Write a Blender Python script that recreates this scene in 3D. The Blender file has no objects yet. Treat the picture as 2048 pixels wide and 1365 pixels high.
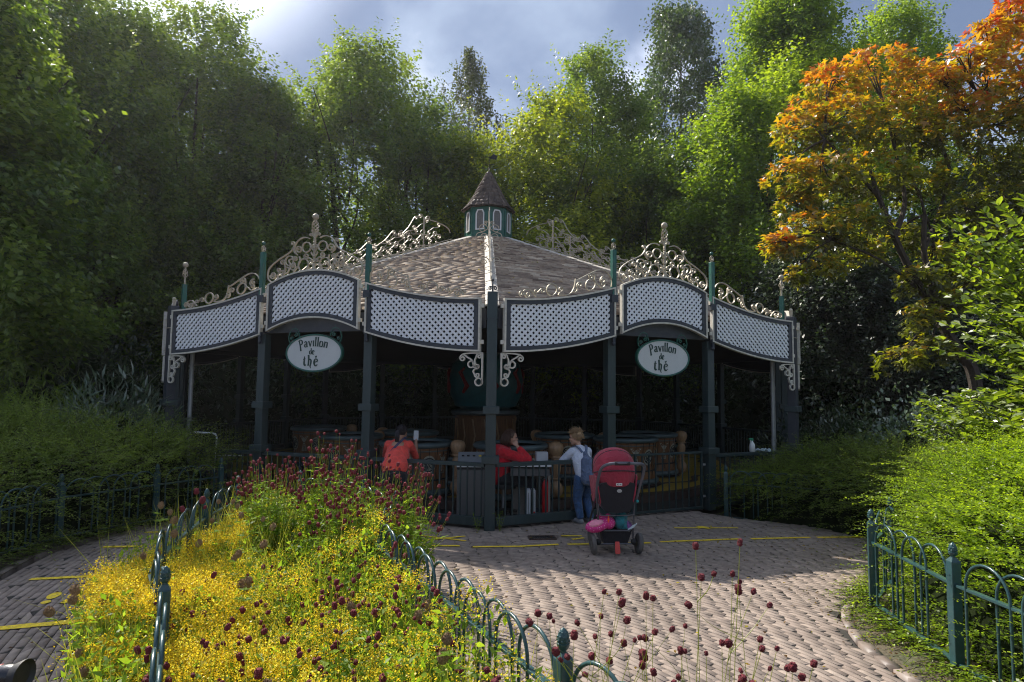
import bpy, bmesh, math, random
import numpy as np
from mathutils import Vector, Matrix
PI = math.pi
SC = bpy.context.scene
COL = SC.collection

# ------------------------------------------------------------ camera
CAM_H, CAM_F, CAM_PITCH, CAM_ROLL = 1.7, 1260.0, 0.0769, 0.0116
cam = bpy.data.cameras.new('camera')
cam.sensor_width = 36.0
cam.lens = CAM_F / 2048.0 * 36.0
cam.clip_start = 0.05
cam.clip_end = 1500
cam.dof.use_dof = True
cam.dof.focus_distance = 9.0
cam.dof.aperture_fstop = 8.0
cam_ob = bpy.data.objects.new('camera', cam)
COL.objects.link(cam_ob)
_F = Vector((0, math.cos(CAM_PITCH), math.sin(CAM_PITCH)))
_R0 = Vector((1, 0, 0))
_U0 = _R0.cross(_F)
_R = _R0 * math.cos(CAM_ROLL) + _U0 * math.sin(CAM_ROLL)
_U = _U0 * math.cos(CAM_ROLL) - _R0 * math.sin(CAM_ROLL)
cam_ob.matrix_world = Matrix(((_R.x, _U.x, -_F.x, 0), (_R.y, _U.y, -_F.y, 0), (_R.z, _U.z, -_F.z, CAM_H), (0, 0, 0, 1)))
SC.camera = cam_ob

# ------------------------------------------------------------ render settings and exposure
SC.view_settings.view_transform = 'Standard'
SC.view_settings.look = 'None'
SC.view_settings.gamma = 1
SC.view_settings.exposure = 0.66
cy = SC.cycles
cy.use_denoising = True
cy.filter_width = 1.05
cy.max_bounces = 6
cy.diffuse_bounces = 3
cy.glossy_bounces = 2
cy.transmission_bounces = 4
cy.transparent_max_bounces = 8
cy.use_adaptive_sampling = True
cy.adaptive_threshold = 0.02
cy.sample_clamp_indirect = 4.0

# ------------------------------------------------------------ sun and sky
SUN_DIR = Vector((-0.745, 0.67, 1.0)).normalized()      # towards the sun: behind the pavilion, to the left
SUN_EL = math.asin(SUN_DIR.z)
SUN_AZ = math.atan2(SUN_DIR.x, SUN_DIR.y)
sun = bpy.data.lights.new('sun', 'SUN')
sun.energy = 5.0
sun.angle = math.radians(0.53)
sun.color = (1.0, 0.93, 0.82)
sun_ob = bpy.data.objects.new('sun', sun)
sun_ob.rotation_euler = SUN_DIR.to_track_quat('Z', 'Y').to_euler()
sun_ob.location = (-20, 20, 30)
COL.objects.link(sun_ob)

def nd(nt, typ, **kw):
    n = nt.nodes.new(typ)
    for k, v in kw.items():
        setattr(n, k, v)
    return n

def ramp(nt, stops, interp='LINEAR'):
    r = nd(nt, 'ShaderNodeValToRGB')
    r.color_ramp.interpolation = interp
    els = r.color_ramp.elements
    while len(els) < len(stops):
        els.new(0.5)
    for e, (p, c) in zip(els, stops):
        e.position = p
        e.color = (*c, 1) if len(c) == 3 else c
    return r

world = bpy.data.worlds.new("World")
SC.world = world
world.use_nodes = True
wt = world.node_tree
wt.nodes.clear()
sky = nd(wt, 'ShaderNodeTexSky', sky_type='NISHITA', sun_disc=False)
sky.sun_elevation = SUN_EL
sky.sun_rotation = SUN_AZ
sky.air_density = 1.0
sky.dust_density = 1.0
tc = nd(wt, 'ShaderNodeTexCoord')
# cloud layer: direction projected on a flat cloud deck
sep = nd(wt, 'ShaderNodeSeparateXYZ')
wt.links.new(tc.outputs['Generated'], sep.inputs[0])
zc = nd(wt, 'ShaderNodeMath', operation='MAXIMUM'); zc.inputs[1].default_value = 0.02
wt.links.new(sep.outputs['Z'], zc.inputs[0])
za = nd(wt, 'ShaderNodeMath', operation='ADD'); za.inputs[1].default_value = 0.25
wt.links.new(zc.outputs[0], za.inputs[0])
dx = nd(wt, 'ShaderNodeMath', operation='DIVIDE'); dy = nd(wt, 'ShaderNodeMath', operation='DIVIDE')
wt.links.new(sep.outputs['X'], dx.inputs[0]); wt.links.new(za.outputs[0], dx.inputs[1])
wt.links.new(sep.outputs['Y'], dy.inputs[0]); wt.links.new(za.outputs[0], dy.inputs[1])
cmb = nd(wt, 'ShaderNodeCombineXYZ')
wt.links.new(dx.outputs[0], cmb.inputs[0]); wt.links.new(dy.outputs[0], cmb.inputs[1])
n1 = nd(wt, 'ShaderNodeTexNoise'); n1.inputs['Scale'].default_value = 1.5; n1.inputs['Detail'].default_value = 7
n1.inputs['Roughness'].default_value = 0.52; n1.inputs['Distortion'].default_value = 0.35
wt.links.new(cmb.outputs[0], n1.inputs['Vector'])
cr = ramp(wt, [(0.36, (0.13, 0.175, 0.28)), (0.49, (0.19, 0.245, 0.37)), (0.57, (0.33, 0.40, 0.53)), (0.68, (0.85, 0.9, 0.95))])
wt.links.new(n1.outputs['Fac'], cr.inputs[0])
# bright thin cloud where the sun sits behind it, and one gap over the right-hand trees
def lobe(direction, inner, outer, strength):
    d = nd(wt, 'ShaderNodeVectorMath', operation='DOT_PRODUCT')
    wt.links.new(tc.outputs['Generated'], d.inputs[0])
    d.inputs[1].default_value = Vector(direction).normalized()
    m = nd(wt, 'ShaderNodeMapRange', interpolation_type='SMOOTHSTEP')
    m.inputs[1].default_value = math.cos(math.radians(outer)); m.inputs[2].default_value = math.cos(math.radians(inner))
    m.inputs[3].default_value = 0; m.inputs[4].default_value = strength
    wt.links.new(d.outputs['Value'], m.inputs[0])
    return m
l1 = lobe(SUN_DIR, 6, 30, 2.3)
l2 = lobe((0.215, 1.0, 0.445), 0.5, 7, 0.8)
nz2 = nd(wt, 'ShaderNodeTexNoise'); nz2.inputs['Scale'].default_value = 9; nz2.inputs['Detail'].default_value = 4
wt.links.new(tc.outputs['Generated'], nz2.inputs['Vector'])
mm = nd(wt, 'ShaderNodeMapRange'); mm.inputs[1].default_value = .42; mm.inputs[2].default_value = .62
wt.links.new(nz2.outputs['Fac'], mm.inputs[0])
m2 = nd(wt, 'ShaderNodeMath', operation='MULTIPLY')
wt.links.new(l2.outputs[0], m2.inputs[0]); wt.links.new(mm.outputs[0], m2.inputs[1])
adl = nd(wt, 'ShaderNodeMath', operation='ADD')
wt.links.new(l1.outputs[0], adl.inputs[0]); wt.links.new(m2.outputs[0], adl.inputs[1])
glow = nd(wt, 'ShaderNodeVectorMath', operation='SCALE'); glow.inputs[0].default_value = (0.9, 0.92, 1.0)
wt.links.new(adl.outputs[0], glow.inputs['Scale'])
cs = nd(wt, 'ShaderNodeVectorMath', operation='ADD')
wt.links.new(cr.outputs[0], cs.inputs[0]); wt.links.new(glow.outputs[0], cs.inputs[1])
bg1 = nd(wt, 'ShaderNodeBackground'); bg1.inputs[1].default_value = 0.1
wt.links.new(sky.outputs[0], bg1.inputs[0])
bg2 = nd(wt, 'ShaderNodeBackground'); bg2.inputs[1].default_value = 1.0
wt.links.new(cs.outputs[0], bg2.inputs[0])
mx = nd(wt, 'ShaderNodeMixShader'); mx.inputs[0].default_value = 0.86
wt.links.new(bg1.outputs[0], mx.inputs[1]); wt.links.new(bg2.outputs[0], mx.inputs[2])
wo = nd(wt, 'ShaderNodeOutputWorld')
wt.links.new(mx.outputs[0], wo.inputs[0])

# ------------------------------------------------------------ helpers: tagging
rng = np.random.default_rng(7)
random.seed(7)

def tag(o, label=None, cat=None, group=None, kind=None):
    if label: o['label'] = label
    if cat: o['category'] = cat
    if group: o['group'] = group
    if kind: o['kind'] = kind
    return o

def empty(name, loc=(0, 0, 0), rz=0.0, label=None, cat=None, group=None):
    o = bpy.data.objects.new(name, None)
    o.empty_display_size = 0.2
    COL.objects.link(o)
    o.location = loc
    o.rotation_euler = (0, 0, rz)
    return tag(o, label, cat, group)

def copy_tree(o, parent=None):
    c = o.copy()
    COL.objects.link(c)
    if parent is not None:
        mpi = o.matrix_parent_inverse.copy()
        c.parent = parent
        c.matrix_parent_inverse = mpi
    for ch in [x for x in o.children]:
        copy_tree(ch, c)
    return c

def unproject(px, py, z=0.0):
    """ground point seen at a pixel of the photograph (used for measuring)"""
    d = _F + _R * ((px - 1024) / CAM_F) - _U * ((py - 682.5) / CAM_F)
    t = (z - CAM_H) / d.z
    return Vector((d.x * t, d.y * t, z))

class MB:
    """collects polygons, then links them as ONE mesh object"""
    def __init__(self):
        self.v = []; self.f = []; self.n = 0
    def add(self, verts, faces):
        b = self.n
        self.v.extend([tuple(p) for p in verts]); self.n += len(verts)
        self.f.extend([tuple(i + b for i in f) for f in faces])
        return self
    def box(self, c, s, rz=0.0, M=None):
        x, y, z = s[0] / 2, s[1] / 2, s[2] / 2
        vs = [Vector((a * x, b * y, d * z)) for d in (-1, 1) for b in (-1, 1) for a in (-1, 1)]
        R = Matrix.Rotation(rz, 3, 'Z') if M is None else M
        vs = [R @ p + Vector(c) for p in vs]
        return self.add(vs, [(0, 2, 3, 1), (4, 5, 7, 6), (0, 1, 5, 4), (2, 6, 7, 3), (0, 4, 6, 2), (1, 3, 7, 5)])
    def tube(self, pts, r, seg=6, cap=True, flat=None, up=None):
        """round (or flat = (width, thickness)) bar along pts"""
        P = [Vector(p) for p in pts]; m = len(P)
        if m < 2: return self
        rs = r if hasattr(r, '__len__') else [r] * m
        prev = None; rings = []
        for i in range(m):
            t = (P[min(i + 1, m - 1)] - P[max(i - 1, 0)])
            t = t.normalized() if t.length > 1e-9 else Vector((0, 0, 1))
            if up is not None:
                a = Vector(up)
                a = (a - t * a.dot(t))
                a = a.normalized() if a.length > 1e-6 else t.orthogonal().normalized()
            else:
                a = t.orthogonal().normalized() if prev is None else (prev - t * prev.dot(t)).normalized()
            prev = a; b = t.cross(a)
            if flat:
                w, h = flat[0] / 2, flat[1] / 2
                rings.append([P[i] + a * w * u + b * h * v for u, v in ((-1, -1), (1, -1), (1, 1), (-1, 1))])
            else:
                rings.append([P[i] + (a * math.cos(2 * PI * k / seg) + b * math.sin(2 * PI * k / seg)) * rs[i] for k in range(seg)])
        s = len(rings[0]); vs = [p for rg in rings for p in rg]; fs = []
        for i in range(m - 1):
            for k in range(s):
                k2 = (k + 1) % s
                fs.append((i * s + k, i * s + k2, (i + 1) * s + k2, (i + 1) * s + k))
        if cap:
            fs.append(tuple(range(s))[::-1]); fs.append(tuple((m - 1) * s + k for k in range(s)))
        return self.add(vs, fs)
    def lathe(self, prof, c=(0, 0, 0), seg=16, M=None):
        vs = []; fs = []
        for (r, z) in prof:
            for k in range(seg):
                a = 2 * PI * k / seg
                p = Vector((r * math.cos(a), r * math.sin(a), z))
                if M is not None: p = M @ p
                vs.append(p + Vector(c))
        for i in range(len(prof) - 1):
            for k in range(seg):
                k2 = (k + 1) % seg
                fs.append((i * seg + k, i * seg + k2, (i + 1) * seg + k2, (i + 1) * seg + k))
        fs.append(tuple(range(seg))[::-1]); fs.append(tuple((len(prof) - 1) * seg + k for k in range(seg)))
        return self.add(vs, fs)
    def ball(self, c, r, seg=10, sc=(1, 1, 1)):
        n = max(4, seg // 2 + 1)
        prof = [(max(1e-4, r * math.sin(PI * i / n)) , -r * math.cos(PI * i / n)) for i in range(n + 1)]
        return self.lathe(prof, c, seg, Matrix.Diagonal(Vector(sc)))
    def build(self, name, mat=None, parent=None, smooth=False, bevel=0.0, sharp=None):
        me = bpy.data.meshes.new(name)
        me.from_pydata(self.v, [], self.f)
        me.validate()
        o = bpy.data.objects.new(name, me)
        COL.objects.link(o)
        if mat is not None: me.materials.append(mat)
        if parent is not None: o.parent = parent
        if smooth or sharp:
            me.polygons.foreach_set('use_smooth', [True] * len(me.polygons))
            me.set_sharp_from_angle(angle=math.radians(sharp or 40))
        if bevel > 0:
            b = o.modifiers.new('bevel', 'BEVEL'); b.width = bevel; b.segments = 2; b.limit_method = 'ANGLE'
        return o

def np_mesh(name, V, F, mat, parent=None, tone=None, smooth=False):
    """fast mesh from numpy: V (n,3), F (m,k) with constant k; tone = per-vertex float attribute"""
    me = bpy.data.meshes.new(name)
    V = np.ascontiguousarray(V, dtype=np.float32); F = np.ascontiguousarray(F, dtype=np.int32)
    m, k = F.shape
    me.vertices.add(len(V)); me.vertices.foreach_set('co', V.ravel())
    me.loops.add(m * k); me.loops.foreach_set('vertex_index', F.ravel())
    me.polygons.add(m)
    me.polygons.foreach_set('loop_start', np.arange(0, m * k, k, dtype=np.int32))
    me.polygons.foreach_set('loop_total', np.full(m, k, dtype=np.int32))
    if smooth: me.polygons.foreach_set('use_smooth', np.ones(m, dtype=bool))
    me.update(calc_edges=True)
    if tone is not None:
        at = me.attributes.new('tone', 'FLOAT', 'POINT')
        at.data.foreach_set('value', np.ascontiguousarray(tone, dtype=np.float32))
    me.materials.append(mat)
    o = bpy.data.objects.new(name, me)
    COL.objects.link(o)
    if parent is not None: o.parent = parent
    return o

# ------------------------------------------------------------ helpers: materials
def newmat(name):
    m = bpy.data.materials.new(name); m.use_nodes = True
    m.node_tree.nodes.clear()
    return m, m.node_tree

def paint(name, col, rough=0.5, metal=0.0, var=0.12, scale=6.0, bump=0.15, dirt=None, dirt_amt=0.35, spec=0.5, stretch=(1, 1, 1), coat=0.0):
    """principled with noise colour variation, wear and bump"""
    m, nt = newmat(name)
    tcn = nd(nt, 'ShaderNodeTexCoord'); mp = nd(nt, 'ShaderNodeMapping')
    mp.inputs['Scale'].default_value = stretch
    nt.links.new(tcn.outputs['Object'], mp.inputs[0])
    a = nd(nt, 'ShaderNodeTexNoise'); a.inputs['Scale'].default_value = scale; a.inputs['Detail'].default_value = 6; a.inputs['Roughness'].default_value = .6
    nt.links.new(mp.outputs[0], a.inputs['Vector'])
    c = Vector(col)
    r = ramp(nt, [(0.3, tuple(c * (1 - var))), (0.7, tuple(c * (1 + var)))])
    nt.links.new(a.outputs['Fac'], r.inputs[0])
    last = r.outputs[0]
    if dirt is not None:
        b = nd(nt, 'ShaderNodeTexNoise'); b.inputs['Scale'].default_value = scale * 2.7; b.inputs['Detail'].default_value = 8; b.inputs['Roughness'].default_value = .7
        nt.links.new(mp.outputs[0], b.inputs['Vector'])
        rr = ramp(nt, [(0.5, (0, 0, 0)), (0.68, (1, 1, 1))]); nt.links.new(b.outputs['Fac'], rr.inputs[0])
        ml = nd(nt, 'ShaderNodeMath', operation='MULTIPLY'); ml.inputs[1].default_value = dirt_amt
        nt.links.new(rr.outputs[0], ml.inputs[0])
        mixc = nd(nt, 'ShaderNodeMix', data_type='RGBA'); mixc.inputs[7].default_value = (*dirt, 1)
        nt.links.new(ml.outputs[0], mixc.inputs[0]); nt.links.new(last, mixc.inputs[6])
        last = mixc.outputs[2]
    p = nd(nt, 'ShaderNodeBsdfPrincipled')
    p.inputs['Roughness'].default_value = rough; p.inputs['Metallic'].default_value = metal
    p.inputs['Specular IOR Level'].default_value = spec
    p.inputs['Coat Weight'].default_value = coat
    nt.links.new(last, p.inputs['Base Color'])
    if bump:
        bm_ = nd(nt, 'ShaderNodeBump'); bm_.inputs['Strength'].default_value = bump; bm_.inputs['Distance'].default_value = 0.01
        d = nd(nt, 'ShaderNodeTexNoise'); d.inputs['Scale'].default_value = scale * 8; d.inputs['Detail'].default_value = 3
        nt.links.new(mp.outputs[0], d.inputs['Vector'])
        nt.links.new(d.outputs['Fac'], bm_.inputs['Height']); nt.links.new(bm_.outputs[0], p.inputs['Normal'])
    o = nd(nt, 'ShaderNodeOutputMaterial'); nt.links.new(p.outputs[0], o.inputs[0])
    return m

def toned(name, stops, rough=0.85, trans=0.0, gloss=0.0, bump=0.0, tstops=None, grough=.35, nscale=0):
    """material driven by the per-vertex 'tone' attribute; trans = share of light passed through (leaves, petals)"""
    m, nt = newmat(name)
    at = nd(nt, 'ShaderNodeAttribute', attribute_name='tone')
    r = ramp(nt, stops); nt.links.new(at.outputs['Fac'], r.inputs[0])
    out = nd(nt, 'ShaderNodeOutputMaterial')
    df = nd(nt, 'ShaderNodeBsdfDiffuse'); 
    colout = r.outputs[0]
    if nscale:
        tcn = nd(nt, 'ShaderNodeTexCoord'); a = nd(nt, 'ShaderNodeTexNoise'); a.inputs['Scale'].default_value = nscale; a.inputs['Detail'].default_value = 6
        nt.links.new(tcn.outputs['Object'], a.inputs['Vector'])
        v = nd(nt, 'ShaderNodeMapRange'); v.inputs[1].default_value = .3; v.inputs[2].default_value = .7; v.inputs[3].default_value = .80; v.inputs[4].default_value = 1.2
        nt.links.new(a.outputs['Fac'], v.inputs[0])
        b2 = nd(nt, 'ShaderNodeTexNoise'); b2.inputs['Scale'].default_value = nscale * .09; b2.inputs['Detail'].default_value = 5; nt.links.new(tcn.outputs['Object'], b2.inputs['Vector'])
        v2 = nd(nt, 'ShaderNodeMapRange'); v2.inputs[1].default_value = .3; v2.inputs[2].default_value = .7; v2.inputs[3].default_value = .78; v2.inputs[4].default_value = 1.15; nt.links.new(b2.outputs['Fac'], v2.inputs[0])
        v3 = nd(nt, 'ShaderNodeMath', operation='MULTIPLY'); nt.links.new(v.outputs[0], v3.inputs[0]); nt.links.new(v2.outputs[0], v3.inputs[1]); v = v3
        s = nd(nt, 'ShaderNodeVectorMath', operation='SCALE'); nt.links.new(colout, s.inputs[0]); nt.links.new(v.outputs[0], s.inputs['Scale'])
        colout = s.outputs[0]
    nt.links.new(colout, df.inputs[0])
    df.inputs['Roughness'].default_value = 0.3
    last = df.outputs[0]
    if trans > 0:
        tr = nd(nt, 'ShaderNodeBsdfTranslucent')
        if tstops:
            r2 = ramp(nt, tstops); nt.links.new(at.outputs['Fac'], r2.inputs[0]); nt.links.new(r2.outputs[0], tr.inputs[0])
        else:
            nt.links.new(r.outputs[0], tr.inputs[0])
        mxs = nd(nt, 'ShaderNodeMixShader'); mxs.inputs[0].default_value = trans
        nt.links.new(last, mxs.inputs[1]); nt.links.new(tr.outputs[0], mxs.inputs[2]); last = mxs.outputs[0]
    if gloss > 0:
        g = nd(nt, 'ShaderNodeBsdfGlossy'); g.inputs['Roughness'].default_value = grough; g.inputs[0].default_value = (1, 1, 1, 1)
        fr = nd(nt, 'ShaderNodeMath', operation='MULTIPLY'); fr.inputs[1].default_value = gloss
        lw = nd(nt, 'ShaderNodeLayerWeight'); lw.inputs[0].default_value = .35
        ad = nd(nt, 'ShaderNodeMath', operation='ADD'); ad.inputs[1].default_value = .25
        nt.links.new(lw.outputs['Fresnel'], ad.inputs[0]); nt.links.new(ad.outputs[0], fr.inputs[0])
        mg = nd(nt, 'ShaderNodeMixShader'); nt.links.new(fr.outputs[0], mg.inputs[0])
        nt.links.new(last, mg.inputs[1]); nt.links.new(g.outputs[0], mg.inputs[2]); last = mg.outputs[0]
    if bump:
        bm_ = nd(nt, 'ShaderNodeBump'); bm_.inputs['Strength'].default_value = bump; bm_.inputs['Distance'].default_value = 0.004
        tcn = nd(nt, 'ShaderNodeTexCoord'); d = nd(nt, 'ShaderNodeTexNoise'); d.inputs['Scale'].default_value = 90; d.inputs['Detail'].default_value = 4
        nt.links.new(tcn.outputs['Object'], d.inputs['Vector'])
        nt.links.new(d.outputs['Fac'], bm_.inputs['Height']); nt.links.new(bm_.outputs[0], df.inputs['Normal'])
    nt.links.new(last, out.inputs[0])
    return m

M = {}
M['post'] = paint('post_paint', (0.022, 0.040, 0.044), .42, var=.18, scale=5, stretch=(1, 1, .25), dirt=(.07, .085, .08), dirt_amt=.35)
M['frame'] = paint('frame_paint', (0.028, 0.034, 0.046), .5, var=.15, scale=5, dirt=(.10, .10, .10), dirt_amt=.2)
M['green'] = paint('green_paint', (0.012, 0.10, 0.075), .45, var=.25, scale=7, dirt=(.06, .12, .10), dirt_amt=.4)
M['fence'] = paint('fence_paint', (0.024, 0.066, 0.072), .3, var=.2, scale=9, dirt=(.06, .09, .085), dirt_amt=.4, bump=.08)
M['trim'] = paint('cream_trim', (0.58, 0.55, 0.48), .55, var=.1, scale=8, dirt=(.28, .25, .18), dirt_amt=.5)
M['lattice'] = paint('lattice_white', (0.80, 0.82, 0.86), .6, var=.06, scale=9, dirt=(.42, .43, .42), dirt_amt=.35)
M['iron'] = paint('scroll_iron', (0.44, 0.39, 0.30), .5, metal=.2, var=.2, scale=12, dirt=(.20, .14, .08), dirt_amt=.5)
M['black'] = paint('matt_black', (0.012, 0.012, 0.014), .6, var=.2)
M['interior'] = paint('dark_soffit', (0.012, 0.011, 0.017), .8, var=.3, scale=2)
M['steel'] = paint('grey_pipe', (0.36, 0.37, 0.38), .45, metal=.4, var=.15, scale=6, dirt=(.2, .2, .2))
M['white'] = paint('white_paint', (0.7, 0.71, 0.72), .5, var=.05)
M['yellow'] = paint('road_yellow', (0.85, 0.61, 0.02), .8, var=.15, scale=26, dirt=(.17, .13, .09), dirt_amt=.85)
M['hole_shade'] = paint('hole_shade_black', (.012, .013, .018), .9)  # near-black that stands for the shade seen through the lattice
M['hip'] = paint('hip_flashing', (0.50, 0.46, 0.40), .7, var=.15, scale=7, dirt=(.18, .14, .10), dirt_amt=.6)
# ------------------------------------------------------------ ground and paving
def soil():
    m, nt = newmat('soil')
    tcn = nd(nt, 'ShaderNodeTexCoord'); a = nd(nt, 'ShaderNodeTexNoise'); a.inputs['Scale'].default_value = 3; a.inputs['Detail'].default_value = 10; a.inputs['Roughness'].default_value = .7
    nt.links.new(tcn.outputs['Object'], a.inputs['Vector'])
    r = ramp(nt, [(.3, (.045, .034, .024)), (.5, (.10, .078, .052)), (.62, (.06, .065, .03)), (.75, (.16, .125, .085))])
    nt.links.new(a.outputs['Fac'], r.inputs[0])
    p = nd(nt, 'ShaderNodeBsdfPrincipled'); p.inputs['Roughness'].default_value = .95
    nt.links.new(r.outputs[0], p.inputs['Base Color'])
    b = nd(nt, 'ShaderNodeBump'); b.inputs['Strength'].default_value = .9; b.inputs['Distance'].default_value = .03
    c = nd(nt, 'ShaderNodeTexNoise'); c.inputs['Scale'].default_value = 26; c.inputs['Detail'].default_value = 8
    nt.links.new(tcn.outputs['Object'], c.inputs['Vector'])
    nt.links.new(c.outputs['Fac'], b.inputs['Height']); nt.links.new(b.outputs[0], p.inputs['Normal'])
    o = nd(nt, 'ShaderNodeOutputMaterial'); nt.links.new(p.outputs[0], o.inputs[0])
    return m
M['soil'] = soil()
M['joint'] = paint('joint_sand', (0.030, 0.025, 0.022), .95, var=.4, scale=20, dirt=(.03, .05, .015), dirt_amt=.5)
M['brick'] = toned('paving_brick', [(0, (.14, .105, .085)), (.25, (.225, .175, .145)), (.5, (.285, .228, .190)), (.75, (.34, .275, .228)), (1, (.40, .335, .275))], bump=.25, nscale=14, gloss=.05, grough=.6)

bm = bmesh.new()
N = 60
for i in range(N + 1):
    for j in range(N + 1):
        x = -1.0 * 300 * (1 - 2 * i / N) ** 3 ; y = 300 * (2 * j / N - 1) ** 3 + 8
        bm.verts.new((x, y, -0.075))
bm.verts.ensure_lookup_table()
for i in range(N):
    for j in range(N):
        a = i * (N + 1) + j
        bm.faces.new([bm.verts[k] for k in (a, a + N + 1, a + N + 2, a + 1)])
me = bpy.data.meshes.new('ground'); bm.to_mesh(me); bm.free(); me.materials.append(M['soil'])
g = bpy.data.objects.new('ground', me); COL.objects.link(g); g['kind'] = 'structure'

def in_poly(x, y, P):
    c = np.zeros(x.shape, bool); n = len(P); j = n - 1
    for i in range(n):
        xi, yi = P[i]; xj, yj = P[j]
        if yi != yj:
            t = ((yi > y) != (yj > y)) & (x < (xj - xi) * (y - yi) / (yj - yi) + xi)
            c ^= t
        j = i
    return c

PCX, PCY, PR, PROT = -0.5923, 14.6046, 6.8192, 0.0504
def corner(k, r=PR): return Vector((PCX + r * math.sin(PROT + k * PI / 4), PCY - r * math.cos(PROT + k * PI / 4), 0))
OCT = [tuple(corner(k, PR - .05)[:2]) for k in range(8)]
# outline of everything paved
PAVED = [(-1.2, 2.0), (2.9, 1.9), (2.62, 3.0), (2.36, 3.9), (2.36, 4.42), (2.5, 4.95), (2.78, 5.35), (3.2, 5.75), (3.66, 6.3), (4.1, 7.0), (4.2, 7.6), (3.85, 8.25),
         (3.1, 8.65), (2.6, 9.2), (4.6, 10.6), (-5.4, 10.6), (-4.7, 8.6), (-4.5, 7.5), (-4.62, 6.45), (-4.36, 5.5), (-3.9, 4.6), (-3.3, 3.2), (-2.6, 2.0)]
FIELD_SPLIT = [(-1.35, 2.0), (-1.6, 3.4), (-2.2, 5.0), (-2.6, 6.4), (-2.9, 7.2), (-3.3, 9.0), (-3.4, 11)]
def left_of_split(x, y):
    ys = np.array([p[1] for p in FIELD_SPLIT]); xs = np.array([p[0] for p in FIELD_SPLIT])
    return x < np.interp(y, ys, xs)

def brick_rings(cx, cy, r0, r1, w, L, keep, seed):
    R = np.random.default_rng(seed); V = []; F = []; T = []; n = 0
    r = r0; row = 0
    while r < r1:
        cnt = int(2 * PI * (r + w / 2) / L); off = .5 * (row % 2) + R.normal(0, .05)
        th0 = (np.arange(cnt) + off + R.normal(0, .035, cnt)) * 2 * PI / cnt
        th1 = np.roll(th0, -1); th1[-1] += 2 * PI
        gap = .0040 / (r + w / 2)
        tm = (th0 + th1) / 2; x = cx + (r + w / 2) * np.cos(tm); y = cy + (r + w / 2) * np.sin(tm)
        ok = keep(x, y)
        for a0, a1, xx, yy in zip(th0[ok], th1[ok], x[ok], y[ok]):
            if yy < 1.9: continue
            g = R.uniform(.7, 1.3); a0 += gap * g * .5; a1 -= gap * g * .5
            ri = r + .0033 * R.uniform(.85, 1.2); ro = r + w - .0033 * R.uniform(.85, 1.2)
            sk = R.normal(0, .004)
            z = R.normal(0, .0006) + .0007 * math.sin(xx * 1.1 + yy * .7) ; tx, ty = R.normal(0, .0015), R.normal(0, .003)
            pts = []
            for (rr, aa) in ((ri, a0 + sk), (ro, a0), (ro, a1), (ri, a1 + sk)):
                pts.append((cx + rr * math.cos(aa), cy + rr * math.sin(aa)))
            c = ((pts[0][0] + pts[2][0]) / 2, (pts[0][1] + pts[2][1]) / 2)
            top = []; mid = []; low = []
            for p in pts:
                zz = z + tx * (p[0] - c[0]) + ty * (p[1] - c[1])
                q = (c[0] + (p[0] - c[0]) * .965, c[1] + (p[1] - c[1]) * .965)
                k = .0018
                dxy = (p[0] - c[0], p[1] - c[1]); ln = math.hypot(*dxy)
                q = (p[0] - dxy[0] / ln * k, p[1] - dxy[1] / ln * k)
                top.append((q[0], q[1], zz)); mid.append((p[0], p[1], zz - .0025)); low.append((p[0], p[1], -.055))
            V += top + mid + low
            for k in range(4):
                k2 = (k + 1) % 4
                F.append((n + k, n + 4 + k, n + 4 + k2, n + k2)); F.append((n + 4 + k, n + 8 + k, n + 8 + k2, n + 4 + k2))
            F.append((n, n + 1, n + 2, n + 3)); n += 12
            T += [float(np.clip(R.normal(.45, .085), 0, 1))] * 12
        r += w; row += 1
    return V, F, T

inpv = lambda x, y: in_poly(x, y, PAVED) & ~in_poly(x, y, OCT)
V, F, T = brick_rings(-1.6, 2.4, .9, 11.0, .0455, .168, lambda x, y: inpv(x, y) & ~left_of_split(x, y), 1)
np_mesh('paving', np.array(V), np.array(F), M['brick'], tone=np.array(T))['kind'] = 'structure'
V, F, T = brick_rings(6.7, 8.55, 7.4, 13.0, .062, .178, lambda x, y: inpv(x, y) & left_of_split(x, y), 2)
np_mesh('path', np.array(V), np.array(F), M['brick'], tone=np.array(T))['kind'] = 'structure'
mb = MB(); mb.add([(x, y, -.0058) for x, y in PAVED], [tuple(range(len(PAVED)))])
mb.build('paving_bed', M['joint'])['kind'] = 'structure'

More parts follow.
